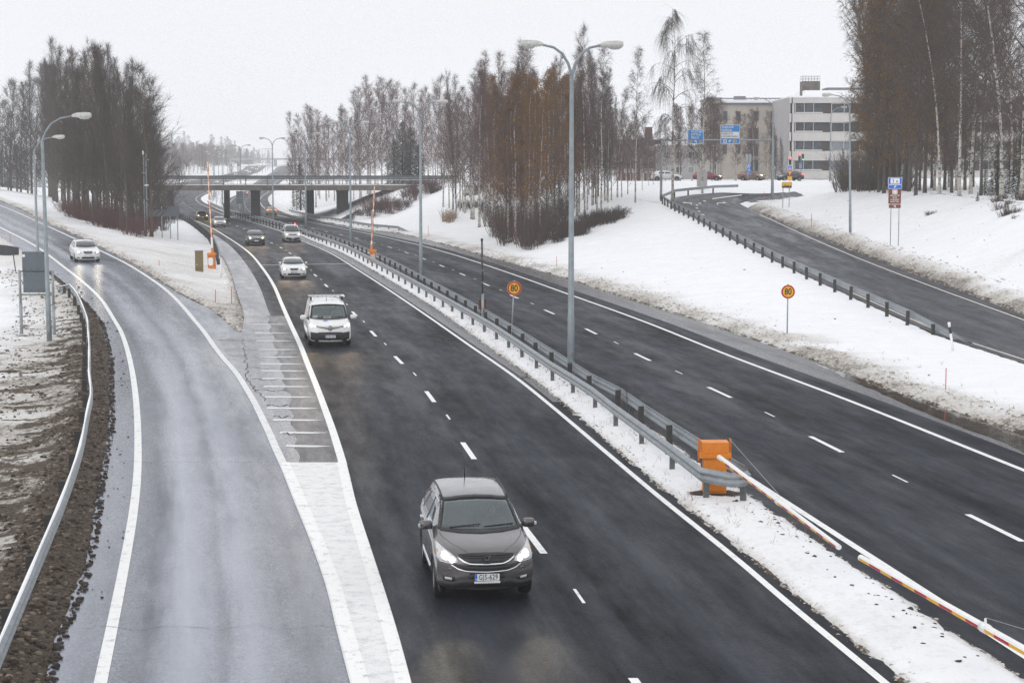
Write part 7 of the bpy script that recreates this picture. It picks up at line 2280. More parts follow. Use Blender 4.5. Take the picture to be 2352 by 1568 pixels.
# seams: bonnet lines, door lines
for s_ in (-1, 1):
    c.patch('bonnet_seam', [(s_ * .33, .20), (s_ * .56, .50), (s_ * .70, .86), (s_ * .755, 1.14)], [(s_ * .34, .20), (s_ * .57, .50), (s_ * .712, .86), (s_ * .768, 1.14)], M_BLACK, 't', off=.0015, n=20, k=1, thick=.004)
c.both('door_seam', [(1.42, .45), (1.45, 1.02)], [(1.432, .45), (1.462, 1.02)], M_BLACK, 's', off=.0015, n=6, k=1, thick=.004)
c.both('door_seam', [(2.53, .34), (2.55, 1.06)], [(2.542, .34), (2.562, 1.06)], M_BLACK, 's', off=.0015, n=6, k=1, thick=.004)
c.both('door_handle', [(2.22, .93), (2.44, .94)], [(2.22, .965), (2.44, .975)], M_CHROME, 's', off=.03, n=4, k=1)
c.both('door_handle', [(3.22, .96), (3.42, .97)], [(3.22, .995), (3.42, 1.005)], M_CHROME, 's', off=.03, n=4, k=1)
c.both('sill_moulding', [(1.35, .30), (3.15, .30)], [(1.35, .42), (3.15, .42)], M_TRIM, 's', off=.015, n=10, k=2)
c.both('lower_strip', [(1.35, .425), (3.15, .44)], [(1.35, .45), (3.15, .465)], M_CHROME, 's', off=.018, n=10, k=1)
# front: lower black bumper, grille halves, chrome blades
c.patch('bumper_trim', [(-.84, .27), (-.4, .245), (0, .245), (.4, .245), (.84, .27)], [(-.84, .40), (-.62, .40), (-.46, .47), (0, .475), (.46, .47), (.62, .40), (.84, .40)][::1], M_TRIM, n=24, k=3, off=.010)
c.patch('bumper_trim', [(-.34, .44), (.34, .44)], [(-.30, .575), (.30, .575)], M_TRIM, n=10, k=2, off=.008)
c.patch('upper_grille', [(-.47, .785), (-.34, .735), (0, .725), (.34, .735), (.47, .785)], [(-.50, .885), (-.25, .905), (0, .91), (.25, .905), (.50, .885)], M_BLACK, n=20, k=3, off=.008)
c.patch('lower_grille', [(-.56, .69), (-.40, .625), (0, .60), (.40, .625), (.56, .69)], [(-.60, .735), (-.38, .71), (0, .70), (.38, .71), (.60, .735)], M_BLACK, n=20, k=2, off=.008)
gr = c.patch('chrome_blade', [(-.50, .815), (-.40, .745), (-.30, .712), (0, .703), (.30, .712), (.40, .745), (.50, .815)], [(-.505, .845), (-.385, .775), (-.29, .742), (0, .735), (.29, .742), (.385, .775), (.505, .845)], M_CHROME, n=26, k=1, off=.026)
c.patch('chrome_blade', [(-.62, .700), (-.50, .625), (-.36, .592), (0, .580), (.36, .592), (.50, .625), (.62, .700)], [(-.625, .722), (-.495, .648), (-.35, .612), (0, .600), (.35, .612), (.495, .648), (.625, .722)], M_CHROME, n=26, k=1, off=.026)
for z in (.83, .865): c.patch('grille_bar', [(-.42, z - .004), (.42, z - .004)], [(-.42, z + .006), (.42, z + .006)], M_TRIM, n=16, k=1, off=.018)
h, _ = c.ray(0, .80, 'f')
y0 = h.y - .035
mb = MB(); rbox(mb, (0, y0, .812), (.150, .02, .125), .03); em = mb.build('emblem_plate', M_BLACK, c.root)
mb = MB()
def pl(mb, q, y, d=.01):
    n_ = len(q); mb.add([(x, y - d, z) for x, z in q] + [(x, y, z) for x, z in q], [tuple(reversed(range(n_))), tuple(range(n_, 2 * n_))] + [(i, i + n_, (i + 1) % n_ + n_, (i + 1) % n_)[::-1] for i in range(n_)])
for s_ in (-1, 1):
    pl(mb, [(s_ * .052, .865), (s_ * .030, .865), (s_ * .020, .760), (s_ * .036, .760)][::s_], y0 - .012)
    pl(mb, [(s_ * .075, .868), (s_ * .066, .868), (s_ * .052, .756), (s_ * .060, .752)][::s_], y0 - .012)
mb.box((0, y0 - .017, .812), (.050, .01, .018)); mb.box((0, y0 - .017, .874), (.14, .01, .008)); mb.box((0, y0 - .017, .750), (.11, .01, .008))
mb.build('emblem', M_CHROME, em)
for s_ in (-1, 1):
    hl = c.patch('headlight', [(s_ * .50, .765), (s_ * .64, .735), (s_ * .80, .76), (s_ * .86, .83)], [(s_ * .52, .82), (s_ * .62, .895), (s_ * .76, .965), (s_ * .845, 1.01)], M_LENS, n=12, k=5, off=.012)
    lamp_disc(c, s_ * .715, .845, .062, M_HEAD, .020, hl); lamp_disc(c, s_ * .605, .79, .046, M_HEAD, .020, hl)
    c.patch('lamp_rim', [(s_ * .505, .758), (s_ * .64, .727), (s_ * .805, .75), (s_ * .87, .825)], [(s_ * .505, .766), (s_ * .64, .735), (s_ * .80, .759), (s_ * .862, .83)], M_CHROME, n=12, k=1, off=.016, par=hl)
    c.patch('indicator', [(s_ * .83, .875), (s_ * .852, .88)], [(s_ * .825, .905), (s_ * .848, .91)], M_AMBL, n=3, k=2, off=.018, par=hl)
    fg = c.patch('fog_lamp_bay', [(s_ * .56, .415), (s_ * .76, .43)], [(s_ * .57, .50), (s_ * .77, .51)], M_TRIM, n=5, k=2, off=.008)
    c.patch('fog_lamp', [(s_ * .61, .435), (s_ * .73, .445)], [(s_ * .61, .48), (s_ * .73, .49)], M_LENS, n=5, k=2, off=.016, par=fg)
    c.patch('washer_cap', [(s_ * .60, .615), (s_ * .68, .625)], [(s_ * .60, .64), (s_ * .68, .65)], P_SUV, n=3, k=1, off=.012)
    c.patch('tail_lamp', [(s_ * .70, 1.0), (s_ * .86, 1.0)], [(s_ * .62, 1.4), (s_ * .70, 1.4)], M_TAILO, 'r', n=4, k=5)
    mb = MB(); xr = s_ * .62
    pts = []
    for yy in np.linspace(2.05, 4.0, 9):
        q, nn = c.ray(xr - s_ * .0, yy, 't'); pts.append(q + Vector((0, 0, .03 if 2.1 < yy < 3.95 else .005)))
    mb.tube(pts, .016, 6); mb.build('roof_rail', M_TRIM, c.root)
plate(c, .505, 'GJS-629', .44, .12)
h, _ = c.ray(0, .415, 'f')
mb = MB(); mb.box((0, h.y - .035, .418), (.46, .03, .03))
for k in range(15): mb.box((-.21 + .03 * k, h.y - .055, .418), (.012, .012, .034))
mb.build('reflector_bar', M_WHITE, c.root)
add_mirrors(c, 1.62, 1.10, .125, arm=.015)
for s_ in (-1, 1):
    mb = MB(); mb.box((s_ * 1.085, 1.565, 1.155), (.04, .06, .05)); mb.build('mirror_indicator', M_LENS, c.root)
wipers(c, 1.165)
q, _ = c.ray(0, 3.9, 't')
mb = MB(); mb.tube([q, q + Vector((-.01, .10, .38))], [.012, .005], 6); mb.build('antenna', M_BLACK, c.root)
seatp = interior(c, 1.32, 1.10, 2.20, 1.6)
beams(c, .70, .84, 1300)
place_car(c, 1119, 1390, LCM, 'dark grey brown SUV with lit headlights and plate GJS-629 driving towards the camera')
px0, py0, pz0 = c.root.location; a0 = c.root.rotation_euler.z
dp = Matrix.Rotation(a0, 3, 'Z') @ Vector((seatp[0], seatp[1] - .04, seatp[2] - .13)) + c.root.location
pr = person(None, dp, 'driver in a dark jacket behind the wheel of the brown grey SUV'); pr.rotation_euler = (0, 0, a0)

# ================= white van with ladder bars
P_WH = paint('white_car_paint', (0.72, 0.72, 0.71), rough=.35, dirt=.22)
L, W = 4.96, 1.92
WS_lo = [(-.80, 1.20), (-.4, 1.165), (0, 1.155), (.4, 1.165), (.80, 1.20)]; WS_hi = [(-.70, 1.70), (-.35, 1.735), (0, 1.745), (.35, 1.735), (.70, 1.70)]
sp = dict(name='van', L=L, W=W, paint=P_WH, wr=.335, wy=(.88, 4.15), sub=3,
          st=rng_st(L, (.95, 1.08, 1.25, 1.45, 1.62, 1.8, 2.2, 3.0, 3.8)),
          top=[(0, .92), (.06, .99), (.16, 1.03), (.32, 1.07), (.55, 1.11), (.85, 1.16), (.95, 1.19), (1.25, 1.47), (1.45, 1.65), (1.62, 1.78), (1.8, 1.86), (2.2, 1.91), (3.0, 1.93), (4.6, 1.92), (4.85, 1.80), (L, 1.65)],
          belt=[(0, .80), (.3, .93), (.85, 1.03), (1.4, 1.08), (4.7, 1.10), (L, 1.0)],
          wb=[(0, .955), (.3, .985), (.8, 1.0), (4.5, 1.0), (L, .95)],
          wt=[(0, .74), (.85, .86), (1.25, .83), (1.8, .80), (4.5, .82), (L, .80)],
          zb=[(0, .22), (4.6, .22), (L, .3)],
          nose=[(.2, .07), (.35, 0), (.6, .0), (.8, .05), (.95, .14), (1.05, .25)], tail=[(.3, .02), (.6, 0), (1.9, .02)], cf=.26, cr=.08,
          open=[('f', [(p[0] * .985, p[1] + .015) for p in WS_lo] + [(p[0] * .985, p[1] - .015) for p in reversed(WS_hi)])])
c = Car(sp); van = c
add_wheels(c)
frame4(c, WS_lo, WS_hi, .03, M_TRIM)
c.patch('windscreen', WS_lo, WS_hi, M_SCREEN, off=.004, n=16, k=6, thick=0)
c.both('side_window', [(1.30, 1.13), (2.10, 1.14)], [(1.72, 1.66), (2.10, 1.68)], M_CGLASS, 's', n=8, k=4)
c.both('mirror_triangle', [(1.02, 1.09), (1.30, 1.12)], [(1.25, 1.28), (1.32, 1.32)], M_TRIM, 's', n=3, k=2, off=.008)
c.patch('bumper_trim', [(-.92, .25), (-.4, .22), (0, .22), (.4, .22), (.92, .25)], [(-.92, .66), (-.55, .615), (-.48, .64), (0, .65), (.48, .64), (.55, .615), (.92, .66)], M_TRIM, n=24, k=5, off=.010)
c.patch('intake', [(-.52, .30), (.52, .30)], [(-.42, .60), (.42, .60)], M_BLACK, n=10, k=3, off=.016)
for z in (.34, .39, .44): c.patch('intake_bar', [(-.50, z), (.50, z)], [(-.50, z + .014), (.50, z + .014)], M_TRIM, n=8, k=1, off=.026)
for s_ in (-1, 1):
    c.patch('bumper_crease', [(s_ * .52, .28), (s_ * .44, .55), (s_ * .62, .60), (s_ * .88, .62)], [(s_ * .55, .28), (s_ * .46, .53), (s_ * .62, .58), (s_ * .88, .60)], mat('grey_trim', (.06, .06, .062), .6), n=10, k=1, off=.022)
gp = c.patch('grille', [(-.56, .845), (-.3, .80), (-.10, .765), (.10, .765), (.3, .80), (.56, .845)], [(-.60, .915), (-.3, .87), (-.10, .855), (.10, .855), (.3, .87), (.60, .915)], M_BLACK, n=20, k=2, off=.010)
c.patch('chrome_blade', [(-.56, .862), (-.3, .825), (-.1, .80), (.1, .80), (.3, .825), (.56, .862)], [(-.56, .882), (-.3, .845), (-.1, .82), (.1, .82), (.3, .845), (.56, .882)], M_CHROME, n=20, k=1, off=.022)
h, _ = c.ray(0, .81, 'f')
def ring_mesh(mb, cx, y, cz, a, b, t=.010, n=24):
    P = [(cx + a * math.cos(2 * PI * k / n), y, cz + b * math.sin(2 * PI * k / n)) for k in range(n + 1)]
    mb.tube(P, t, 6, cap=False)
mb = MB(); disc(mb, (0, h.y - .02, .81), .115, .01); e1_ = mb.build('emblem_plate', M_BLACK, c.root); e1_.scale = (1, 1, 1)
mb = MB(); y0 = h.y - .04; ring_mesh(mb, 0, y0, .81, .10, .068); ring_mesh(mb, 0, y0, .828, .060, .026, .009); ring_mesh(mb, 0, y0, .812, .026, .062, .009); mb.build('emblem', M_CHROME, e1_)
for s_ in (-1, 1):
    hl = c.patch('headlight', [(s_ * .56, .85), (s_ * .70, .84), (s_ * .84, .875), (s_ * .90, .93)], [(s_ * .58, .91), (s_ * .70, .955), (s_ * .82, 1.01), (s_ * .895, 1.05)], M_LENS, n=10, k=4, off=.012)
    lamp_disc(c, s_ * .80, .925, .062, M_HEADW, .02, hl); lamp_disc(c, s_ * .66, .885, .034, M_HEADW, .02, hl)
    lamp_disc(c, s_ * .72, .40, .05, M_BLACK, .02, None, name='fog_blank')
    c.patch('tail_lamp', [(s_ * .84, .9), (s_ * .93, .9)], [(s_ * .84, 1.3), (s_ * .90, 1.3)], M_TAILO, 'r', n=3, k=4)
plate(c, .455, 'OXJ-527', .46, .12)
add_mirrors(c, 1.28, 1.16, .15, arm=.09)
wipers(c, 1.20)
# bonnet badge
q, nn = c.ray(-.10, .62, 't')
bd = c.patch('bonnet_badge', [(-.27, .50), (-.09, .50)], [(-.27, .70), (-.09, .70)], mat('badge_blue', (.06, .20, .50), .4), 't', n=4, k=3, off=.003, thick=.003)
c.patch('badge_mark', [(-.25, .58), (-.21, .59), (-.18, .595), (-.15, .59), (-.11, .58)], [(-.25, .64), (-.21, .61), (-.18, .607), (-.15, .61), (-.11, .64)], M_WHITE, 't', n=8, k=1, off=.006, par=bd, thick=.002)
# dashboard papers
mb = MB(); mb.box((-.06, 1.28, 1.21), (.34, .02, .09)); mb.build('paper_card', M_WHITE, c.root)
mb = MB(); mb.box((-.58, 1.32, 1.23), (.22, .02, .12)); mb.build('paper_card', M_WHITE, c.root)
# roof bars
for yy in (2.5, 3.15):
    zt_ = 2.06
    mb = MB(); mb.box((0, yy, zt_), (1.66, .07, .035)); b_ = mb.build('roof_bar', M_FRAME, c.root)
    mb = MB()
    for s_ in (-1, 1): mb.box((s_ * .84, yy, zt_), (.03, .08, .05)); mb.box((s_ * .70, yy, 1.96), (.06, .06, .18))
    mb.build('bar_foot', M_BLACK, b_)
    mb = MB()
    for k in range(7): mb.tube([(-.6 + .2 * k, yy, zt_ + .02), (-.6 + .2 * k, yy, zt_ + .05)], .018, 6)
    mb.build('eyelet', M_GALV, b_)
mb = MB(); mb.box((.75, 2.75, 2.06), (.09, 1.2, .03)); mb.build('side_rail', M_WHITE, c.root)
for a, b in (((-.5, 2.5, 2.05), (-.62, 2.2, 1.9)), ((.15, 2.5, 2.05), (.25, 2.2, 1.9)), ((-.42, 3.15, 2.05), (-.30, 3.35, 1.92))):
    mb = MB(); mb.tube([a, b], .006, 4); mb.build('strap', M_BLACK, c.root)
q, _ = c.ray(-.04, 2.0, 't'); mb = MB(); mb.tube([q, q + Vector((0, .12, .22))], [.014, .005], 6); mb.build('antenna', M_BLACK, c.root)
seatp = interior(c, 1.02, 1.14, 1.75, 1.7, dx=.45, seat_z=.82)
beams(c, .80, .92, 2200, warm=True)
place_car(c, 759, 797, LCM, 'white delivery van with roof bars and plate OXJ-527 behind the SUV', cat='van')
a0 = c.root.rotation_euler.z
dp = Matrix.Rotation(a0, 3, 'Z') @ Vector((seatp[0], seatp[1] - .04, seatp[2] + .06)) + c.root.location
pr = person(None, dp, 'driver dimly visible behind the windscreen of the white van', coat=mat('grey_work_jacket', (.10, .11, .12), .9)); pr.rotation_euler = (0, 0, a0)

# ================= generic passenger cars
def simple_car(name, col, L, W, Ht, kind='wagon', hood=.80, cowl=(1.18, .98), roof=(1.95, None), lights=None, on='warm', facefn=None, rear=False, mirrors=True, rails=False, glass=None, energy=900, tail_on=False, black_bumper=False, txt=None, sub=2, metal=0.0):
    P = col
    cy, cz = cowl; ry = roof[0]
    if kind == 'wagon': back = [(L - .95, Ht - .03), (L - .5, Ht - .14), (L - .15, cz + .12), (L, cz - .10)]
    elif kind == 'sedan': back = [(L - 1.9, Ht - .03), (L - 1.35, Ht - .22), (L - .85, cz + .10), (L - .35, cz + .06), (L, cz - .10)]
    elif kind == 'hatch': back = [(L - 1.1, Ht - .03), (L - .55, Ht - .20), (L - .2, cz + .05), (L, cz - .12)]
    else: back = [(L - .6, Ht), (L - .2, Ht - .06), (L - .05, Ht - .4), (L, cz)]
    top = [(0, hood - .14), (.06, hood - .07), (.2, hood - .02), (.55, hood + (cz - hood) * .45), (cy - .1, cz - .02), (cy, cz + .02), ((cy + ry) / 2, (cz + Ht) / 2 + .02), (ry, Ht - .07), (ry + .3, Ht - .02), (ry + .8, Ht)] + back
    belt = [(0, hood - .22), (.3, hood - .10), (cy, cz - .08), (L - .8, cz - .01), (L, cz - .2)]
    st = rng_st(L, (cy - .1, cy, cy + .13, (cy + ry) / 2, ry, ry + .3, ry + .8, L * .62, L * .75, L - .95))
    tw = .70 if kind != 'van' else .80
    sp = dict(name=name, L=L, W=W, paint=P, wr=.315, wy=(.88, L - .95), sub=sub, st=st, top=sorted(top), belt=belt,
              wb=[(0, .95), (.3, .98), (.8, 1.0), (L - .5, 1.0), (L, .93)], wt=[(0, .72), (cy, .86), (ry, tw), (L - .9, tw), (L, .70)],
              zb=[(0, .20), (L - .4, .20), (L, .30)], nose=[(.15, .10), (.3, .02), (.5, 0), (hood - .15, .05), (hood, .14), (hood + .1, .24)], tail=[(.3, .03), (.6, 0), (Ht, .05)], cf=.32, cr=.18)
    c = Car(sp); add_wheels(c)
    hw = W / 2
    lo = [(-hw * .80, cz + .05), (0, cz + .02), (hw * .80, cz + .05)]; hi = [(-hw * (tw - .03), Ht - .13), (0, Ht - .09), (hw * (tw - .03), Ht - .13)]
    c.patch('screen_surround', [(x * 1.05, z - .03) for x, z in lo], [(x * 1.05, z + .02) for x, z in hi], M_TRIM, n=12, k=4, off=.004)
    c.patch('windscreen', lo, hi, glass or M_CGLASS, n=12, k=4, off=.012)
    yA = ry - .25
    c.both('side_window', [(cy + .45, cz + .03), (ry + .62, cz + .05)], [(yA + .28, Ht - .17), (ry + .62, Ht - .14)], M_CGLASS, 's', n=6, k=3, off=.008)
    if kind != 'van' or rails:
        c.both('rear_side_window', [(ry + .70, cz + .05), (min(L - 1.15, ry + 1.55), cz + .06)], [(ry + .70, Ht - .14), (min(L - 1.2, ry + 1.45), Ht - .17)], M_CGLASS, 's', n=6, k=3, off=.008)
    c.patch('rear_window', [(-hw * .62, cz + .12), (hw * .62, cz + .12)], [(-hw * .56, Ht - .16), (hw * .56, Ht - .16)], M_CGLASS, 'r', n=8, k=4, off=.010)
    x0, z0, x1, z1 = lights or (.42, hood - .17, .80, hood - .02)
    for s_ in (-1, 1):
        hl = c.patch('headlight', [(s_ * x0, z0), (s_ * (x0 + x1) / 2, z0 - .015), (s_ * x1, z0 + .04)], [(s_ * x0, z0 + .08), (s_ * (x0 + x1) / 2, z1 - .02), (s_ * x1, z1)], M_LENS, n=8, k=3, off=.010)
        if on: lamp_disc(c, s_ * (x0 * .42 + x1 * .58), (z0 + z1) / 2, .060, M_HEADW if on == 'warm' else M_HEAD, .018, hl)
        c.patch('tail_lamp', [(s_ * hw * .66, cz - .16), (s_ * hw * .93, cz - .16)], [(s_ * hw * .68, cz - .02), (s_ * hw * .93, cz - .02)], M_TAIL if tail_on else M_TAILO, 'r', n=4, k=2, off=.012)
        c.patch('fog_lamp', [(s_ * .58, .30), (s_ * .76, .31)], [(s_ * .58, .37), (s_ * .75, .38)], M_TRIM, n=4, k=2, off=.010)
    if facefn: facefn(c, hood)
    else:
        c.patch('grille', [(-.36, hood - .22), (.36, hood - .22)], [(-.40, hood - .10), (.40, hood - .10)], M_BLACK, n=8, k=2, off=.010)
    if black_bumper: c.patch('bumper_trim', [(-hw * .96, .22), (0, .20), (hw * .96, .22)], [(-hw * .96, .50), (0, .50), (hw * .96, .50)], M_TRIM, n=14, k=3, off=.008)
    c.patch('lower_intake', [(-.46, .27), (.46, .27)], [(-.42, .40), (.42, .40)], M_BLACK, n=8, k=2, off=.012)
    plate(c, .46, txt, .42, .11)
    plate(c, .62, None, .42, .11, d='r')
    if mirrors: add_mirrors(c, cy + .42, cz + .03, .095, arm=.05, m=M_TRIM if mirrors == 'black' else None)
    if rails:
        for s_ in (-1, 1):
            pts = []
            for yy in np.linspace(ry + .2, L - .9, 7):
                q, nn = c.ray(s_ * hw * (tw - .08), yy, 't')
                if q: pts.append(q + Vector((0, 0, .035)))
            mb = MB(); mb.tube(pts, .015, 6); mb.build('roof_rail', M_TRIM, c.root)
    wipers(c, cz + .07)
    if on: beams(c, x0 * .42 + x1 * .58, (z0 + z1) / 2, energy, warm=(on == 'warm'))
    return c

def seat_face(c, hood):
    c.patch('grille', [(-.22, hood - .23), (.22, hood - .23)], [(-.32, hood - .09), (.32, hood - .09)], M_BLACK, n=8, k=2, off=.010)
    c.patch('grille_edge', [(-.33, hood - .09), (.33, hood - .09)], [(-.34, hood - .07), (.34, hood - .07)], M_CHROME, n=8, k=1, off=.014)
    mb = MB(); h, _ = c.ray(0, hood - .14, 'f'); rbox(mb, (0, h.y - .03, hood - .14), (.10, .02, .08), .02); mb.build('emblem', M_CHROME, c.root)
c = simple_car('car', P_WH, 4.45, 1.82, 1.45, 'wagon', hood=.84, cowl=(1.12, 1.0), roof=(2.0, None), lights=(.46, .62, .84, .80), on='warm', facefn=seat_face, rails=True, txt='EMT-862', energy=2600, sub=3)
place_car(c, 676, 641, LCM, 'white estate car with lit headlights crossing the thin transverse line')

def volvo_face(c, hood):
    c.patch('grille', [(-.30, hood - .22), (.30, hood - .22)], [(-.30, hood - .07), (.30, hood - .07)], M_CHROME, n=6, k=2, off=.014)
    c.patch('grille_mesh', [(-.26, hood - .20), (.26, hood - .20)], [(-.26, hood - .09), (.26, hood - .09)], M_TRIM, n=6, k=2, off=.020)
    c.patch('diagonal_bar', [(-.26, hood - .20), (.26, hood - .115)], [(-.26, hood - .175), (.26, hood - .09)], M_CHROME, n=6, k=1, off=.026)
P_DK = paint('dark_grey_paint', (0.045, 0.040, 0.040), metal=.3, rough=.35)
c = simple_car('car', P_DK, 4.71, 1.86, 1.49, 'wagon', hood=.86, cowl=(1.22, 1.0), roof=(2.05, None), lights=(.42, .66, .80, .82), facefn=volvo_face, rails=True, mirrors='black', on='warm', energy=3000)
place_car(c, 589.4, 563.5, LCM, 'dark grey estate car with lit headlights ahead of the pale minivan')
c = simple_car('van', P_WH, 4.44, 1.81, 1.85, 'van', hood=.98, cowl=(.95, 1.10), roof=(1.55, None), lights=(.44, .70, .80, .90), on='warm', black_bumper=True, mirrors='black', rails=True, energy=2600)
mb = MB(); mb.tube([(.40, 1.9, 1.84), (.40, 1.9, 1.98)], .05, 10); mb.build('beacon', M_RLIT, c.root)
place_car(c, 673, 556.5, LCM, 'pale boxy minivan with black bumper in the lane beside the median', cat='van')
def nissan_face(c, hood):
    for s_ in (-1, 1): c.patch('grille', [(s_ * .04, hood - .20), (s_ * .34, hood - .17)], [(s_ * .04, hood - .11), (s_ * .34, hood - .08)], M_BLACK, n=6, k=2, off=.010)
P_SIL = paint('silver_paint', (0.50, 0.51, 0.52), metal=.4, rough=.3)
c = simple_car('car', P_SIL, 4.2, 1.72, 1.44, 'hatch', hood=.82, cowl=(1.05, .96), roof=(1.85, None), facefn=nissan_face, on='warm', energy=2600)
place_car(c, 506, 522, LCM, 'silver hatchback with lit headlights beside the raised boom')
P_TAN = paint('bronze_paint', (0.22, 0.17, 0.12), metal=.4, rough=.35)
c = simple_car('car', P_TAN, 4.3, 1.72, 1.40, 'sedan', hood=.80, cowl=(1.10, .94), roof=(1.9, None), on='warm', energy=4200)
place_car(c, 466, 506, LCM, 'bronze saloon with glaring yellow headlights coming out from under the overpass')
P_YEL = paint('pale_gold_paint', (0.42, 0.31, 0.10), metal=.3, rough=.35)
c = simple_car('car', P_YEL, 4.5, 1.80, 1.46, 'sedan', hood=.82, cowl=(1.15, .97), roof=(1.95, None), on=None, tail_on=True)
yv = up(626, 495)[1]
place_car(c, 626, 0, RCM, 'pale gold saloon seen from behind with red tail lights right of the bridge pier', Y=yv + 4.5, z=0.0, rev=True)
c.root.location.x = xu(626, 495, yv) + float(slope(RCM, yv)) * 4.5
c = simple_car('car', P_DK, 4.4, 1.78, 1.5, 'wagon', on=None, tail_on=True)
place_car(c, 604, 0, RCM, 'small dark car driving away in the mist below the overpass', Y=560, z=0.0, rev=True, xoff=-1.8)
def skoda_face(c, hood):
    c.patch('grille', [(-.24, hood - .24), (.24, hood - .24)], [(-.33, hood - .08), (.33, hood - .08)], M_BLACK, n=6, k=2, off=.010)
    mb = MB(); h, _ = c.ray(0, hood - .07, 'f'); disc(mb, (0, h.y - .02, hood - .08), .05, .01, n=14); mb.build('emblem', M_CHROME, c.root)
c = simple_car('car', P_WH, 4.57, 1.77, 1.47, 'wagon', hood=.86, cowl=(1.2, 1.0), roof=(2.0, None), lights=(.44, .64, .80, .82), facefn=skoda_face, rails=True, on='white', energy=1300)
place_car(c, 203, 603.5, lambda t: (LRL(t) + LRR(t)) / 2, 'white estate car with lit headlights alone on the exit ramp', hf=hLR)

# cars waiting on the crossing road, seen from the side
P_REDC = paint('dark_red_paint', (0.20, 0.012, 0.022), rough=.3)
P_BRZ = paint('copper_brown_paint', (0.20, 0.11, 0.075), metal=.3, rough=.35)
P_BLK = paint('black_paint', (0.012, 0.012, 0.014), rough=.25)
c = simple_car('car', P_WH, 4.6, 1.8, 1.46, 'wagon', on=None)
place_car(c, 1573, 0, None, 'white estate car at the left end of the crossing queue behind a birch', Y=257, z=6.22, hdg=PI / 2 - .12)
c = simple_car('car', P_REDC, 4.3, 1.76, 1.46, 'hatch', on='warm', energy=300)
place_car(c, 1664, 0, None, 'dark red car behind the light grey street cabinet on the crossing road', Y=257.5, z=6.22, hdg=PI / 2 - .15)
c = simple_car('car', P_BRZ, 3.9, 1.7, 1.54, 'hatch', hood=.92, cowl=(.95, 1.05), on='warm', energy=300)
place_car(c, 1763, 0, None, 'copper brown compact car with lit headlights left of the signals', Y=251, z=6.22, hdg=PI / 2 - .42)
c = simple_car('car', P_BLK, 4.2, 1.76, 1.44, 'hatch', on=None, tail_on=True)
place_car(c, 1789, 0, None, 'black hatchback seen from behind under the signals', Y=259, z=6.22, hdg=-PI / 2 + .35 + 0)
# tiny cars with headlights in the fog
far_cols = [P_WH, P_DK, P_SIL]
proto = simple_car('car', P_WH, 4.4, 1.78, 1.5, 'wagon', on='warm', mirrors=False, energy=5000)
FA = [(760, 1.8), (800, -1.9), (835, 1.8), (880, -1.9), (930, 1.8), (985, -1.9), (1060, 1.8), (1120, -1.9), (1190, 1.8)]
def dup(o, par=None):
    d = o.copy(); COL.objects.link(d)
    if par: d.parent = par
    for ch in kids(o):
        dup(ch, d)
    return d
for i, (y, xo) in enumerate(FA):
    r = proto.root if i == 0 else dup(proto.root)
    r.location = (float(LCM(y)) + xo, y, float(hM(y))); r.rotation_euler = (0, 0, -math.atan(float(slope(LCM, y))))
    tag(r, 'tiny car with headlights on in the fog far behind the overpass', 'car', 'cars far off in the fog')
# ------------------------------------------------------------------ clods of earth and lumps of dirty snow
GX, GY, GZ = GG
def gz(x, y):
    i = int(np.clip(np.searchsorted(YR, y), 1, len(YR) - 1)); r = GX[i]
    j = int(np.clip(np.searchsorted(r, x), 1, len(r) - 1))
    t = (x - r[j - 1]) / max(1e-6, r[j] - r[j - 1])
    return float(GZ[i][j - 1] * (1 - t) + GZ[i][j] * t)
_ico = None
def lumps(pts, name, label, m, flat=.6):
    base = np.array([(0, 0, 1), (.89, 0, .45), (.28, .85, .45), (-.72, .53, .45), (-.72, -.53, .45), (.28, -.85, .45), (.72, .53, -.45), (-.28, .85, -.45), (-.89, 0, -.45), (-.28, -.85, -.45), (.72, -.53, -.45), (0, 0, -1)])
    fc = [(0, 1, 2), (0, 2, 3), (0, 3, 4), (0, 4, 5), (0, 5, 1), (1, 6, 2), (2, 7, 3), (3, 8, 4), (4, 9, 5), (5, 10, 1), (6, 7, 2), (7, 8, 3), (8, 9, 4), (9, 10, 5), (10, 6, 1)]
    fc = np.array(fc); n = len(pts)
    P = np.array(pts)
    V = np.empty((n, 12, 3)); 
    J = 1 + RNG.uniform(-.38, .38, (n, 12, 1)); A = RNG.uniform(0, 6.28, n)
    B = base[None] * J * P[:, 3][:, None, None]
    B[:, :, 0] *= RNG.uniform(.8, 1.5, n)[:, None]; B[:, :, 2] *= flat
    c, s_ = np.cos(A)[:, None], np.sin(A)[:, None]
    V[:, :, 0] = B[:, :, 0] * c - B[:, :, 1] * s_ + P[:, 0][:, None]
    V[:, :, 1] = B[:, :, 0] * s_ + B[:, :, 1] * c + P[:, 1][:, None]
    V[:, :, 2] = B[:, :, 2] + P[:, 2][:, None]
    F = (fc[None] + (np.arange(n) * 12)[:, None, None]).reshape(-1, 3)
    me = bpy.data.meshes.new(name); me.vertices.add(n * 12); me.vertices.foreach_set('co', V.reshape(-1).astype(np.float32))
    me.loops.add(F.size); me.loops.foreach_set('vertex_index', F.reshape(-1).astype(np.int32)); me.polygons.add(len(F))
    me.polygons.foreach_set('loop_start', np.arange(0, F.size, 3, dtype=np.int32)); me.polygons.foreach_set('loop_total', np.full(len(F), 3, dtype=np.int32))
    me.update(calc_edges=True); me.materials.append(m)
    o = link(name, me); tag(o, label, kind='stuff'); return o
M_CLOD = mat('dark_earth_clods', (0.045, 0.033, 0.025), 0.95, var=0.7, scale=3.0, bump=.5)
M_CLODL = mat('pale_dry_earth', (0.17, 0.135, 0.10), 0.95, var=0.5, scale=3.0, bump=.5)
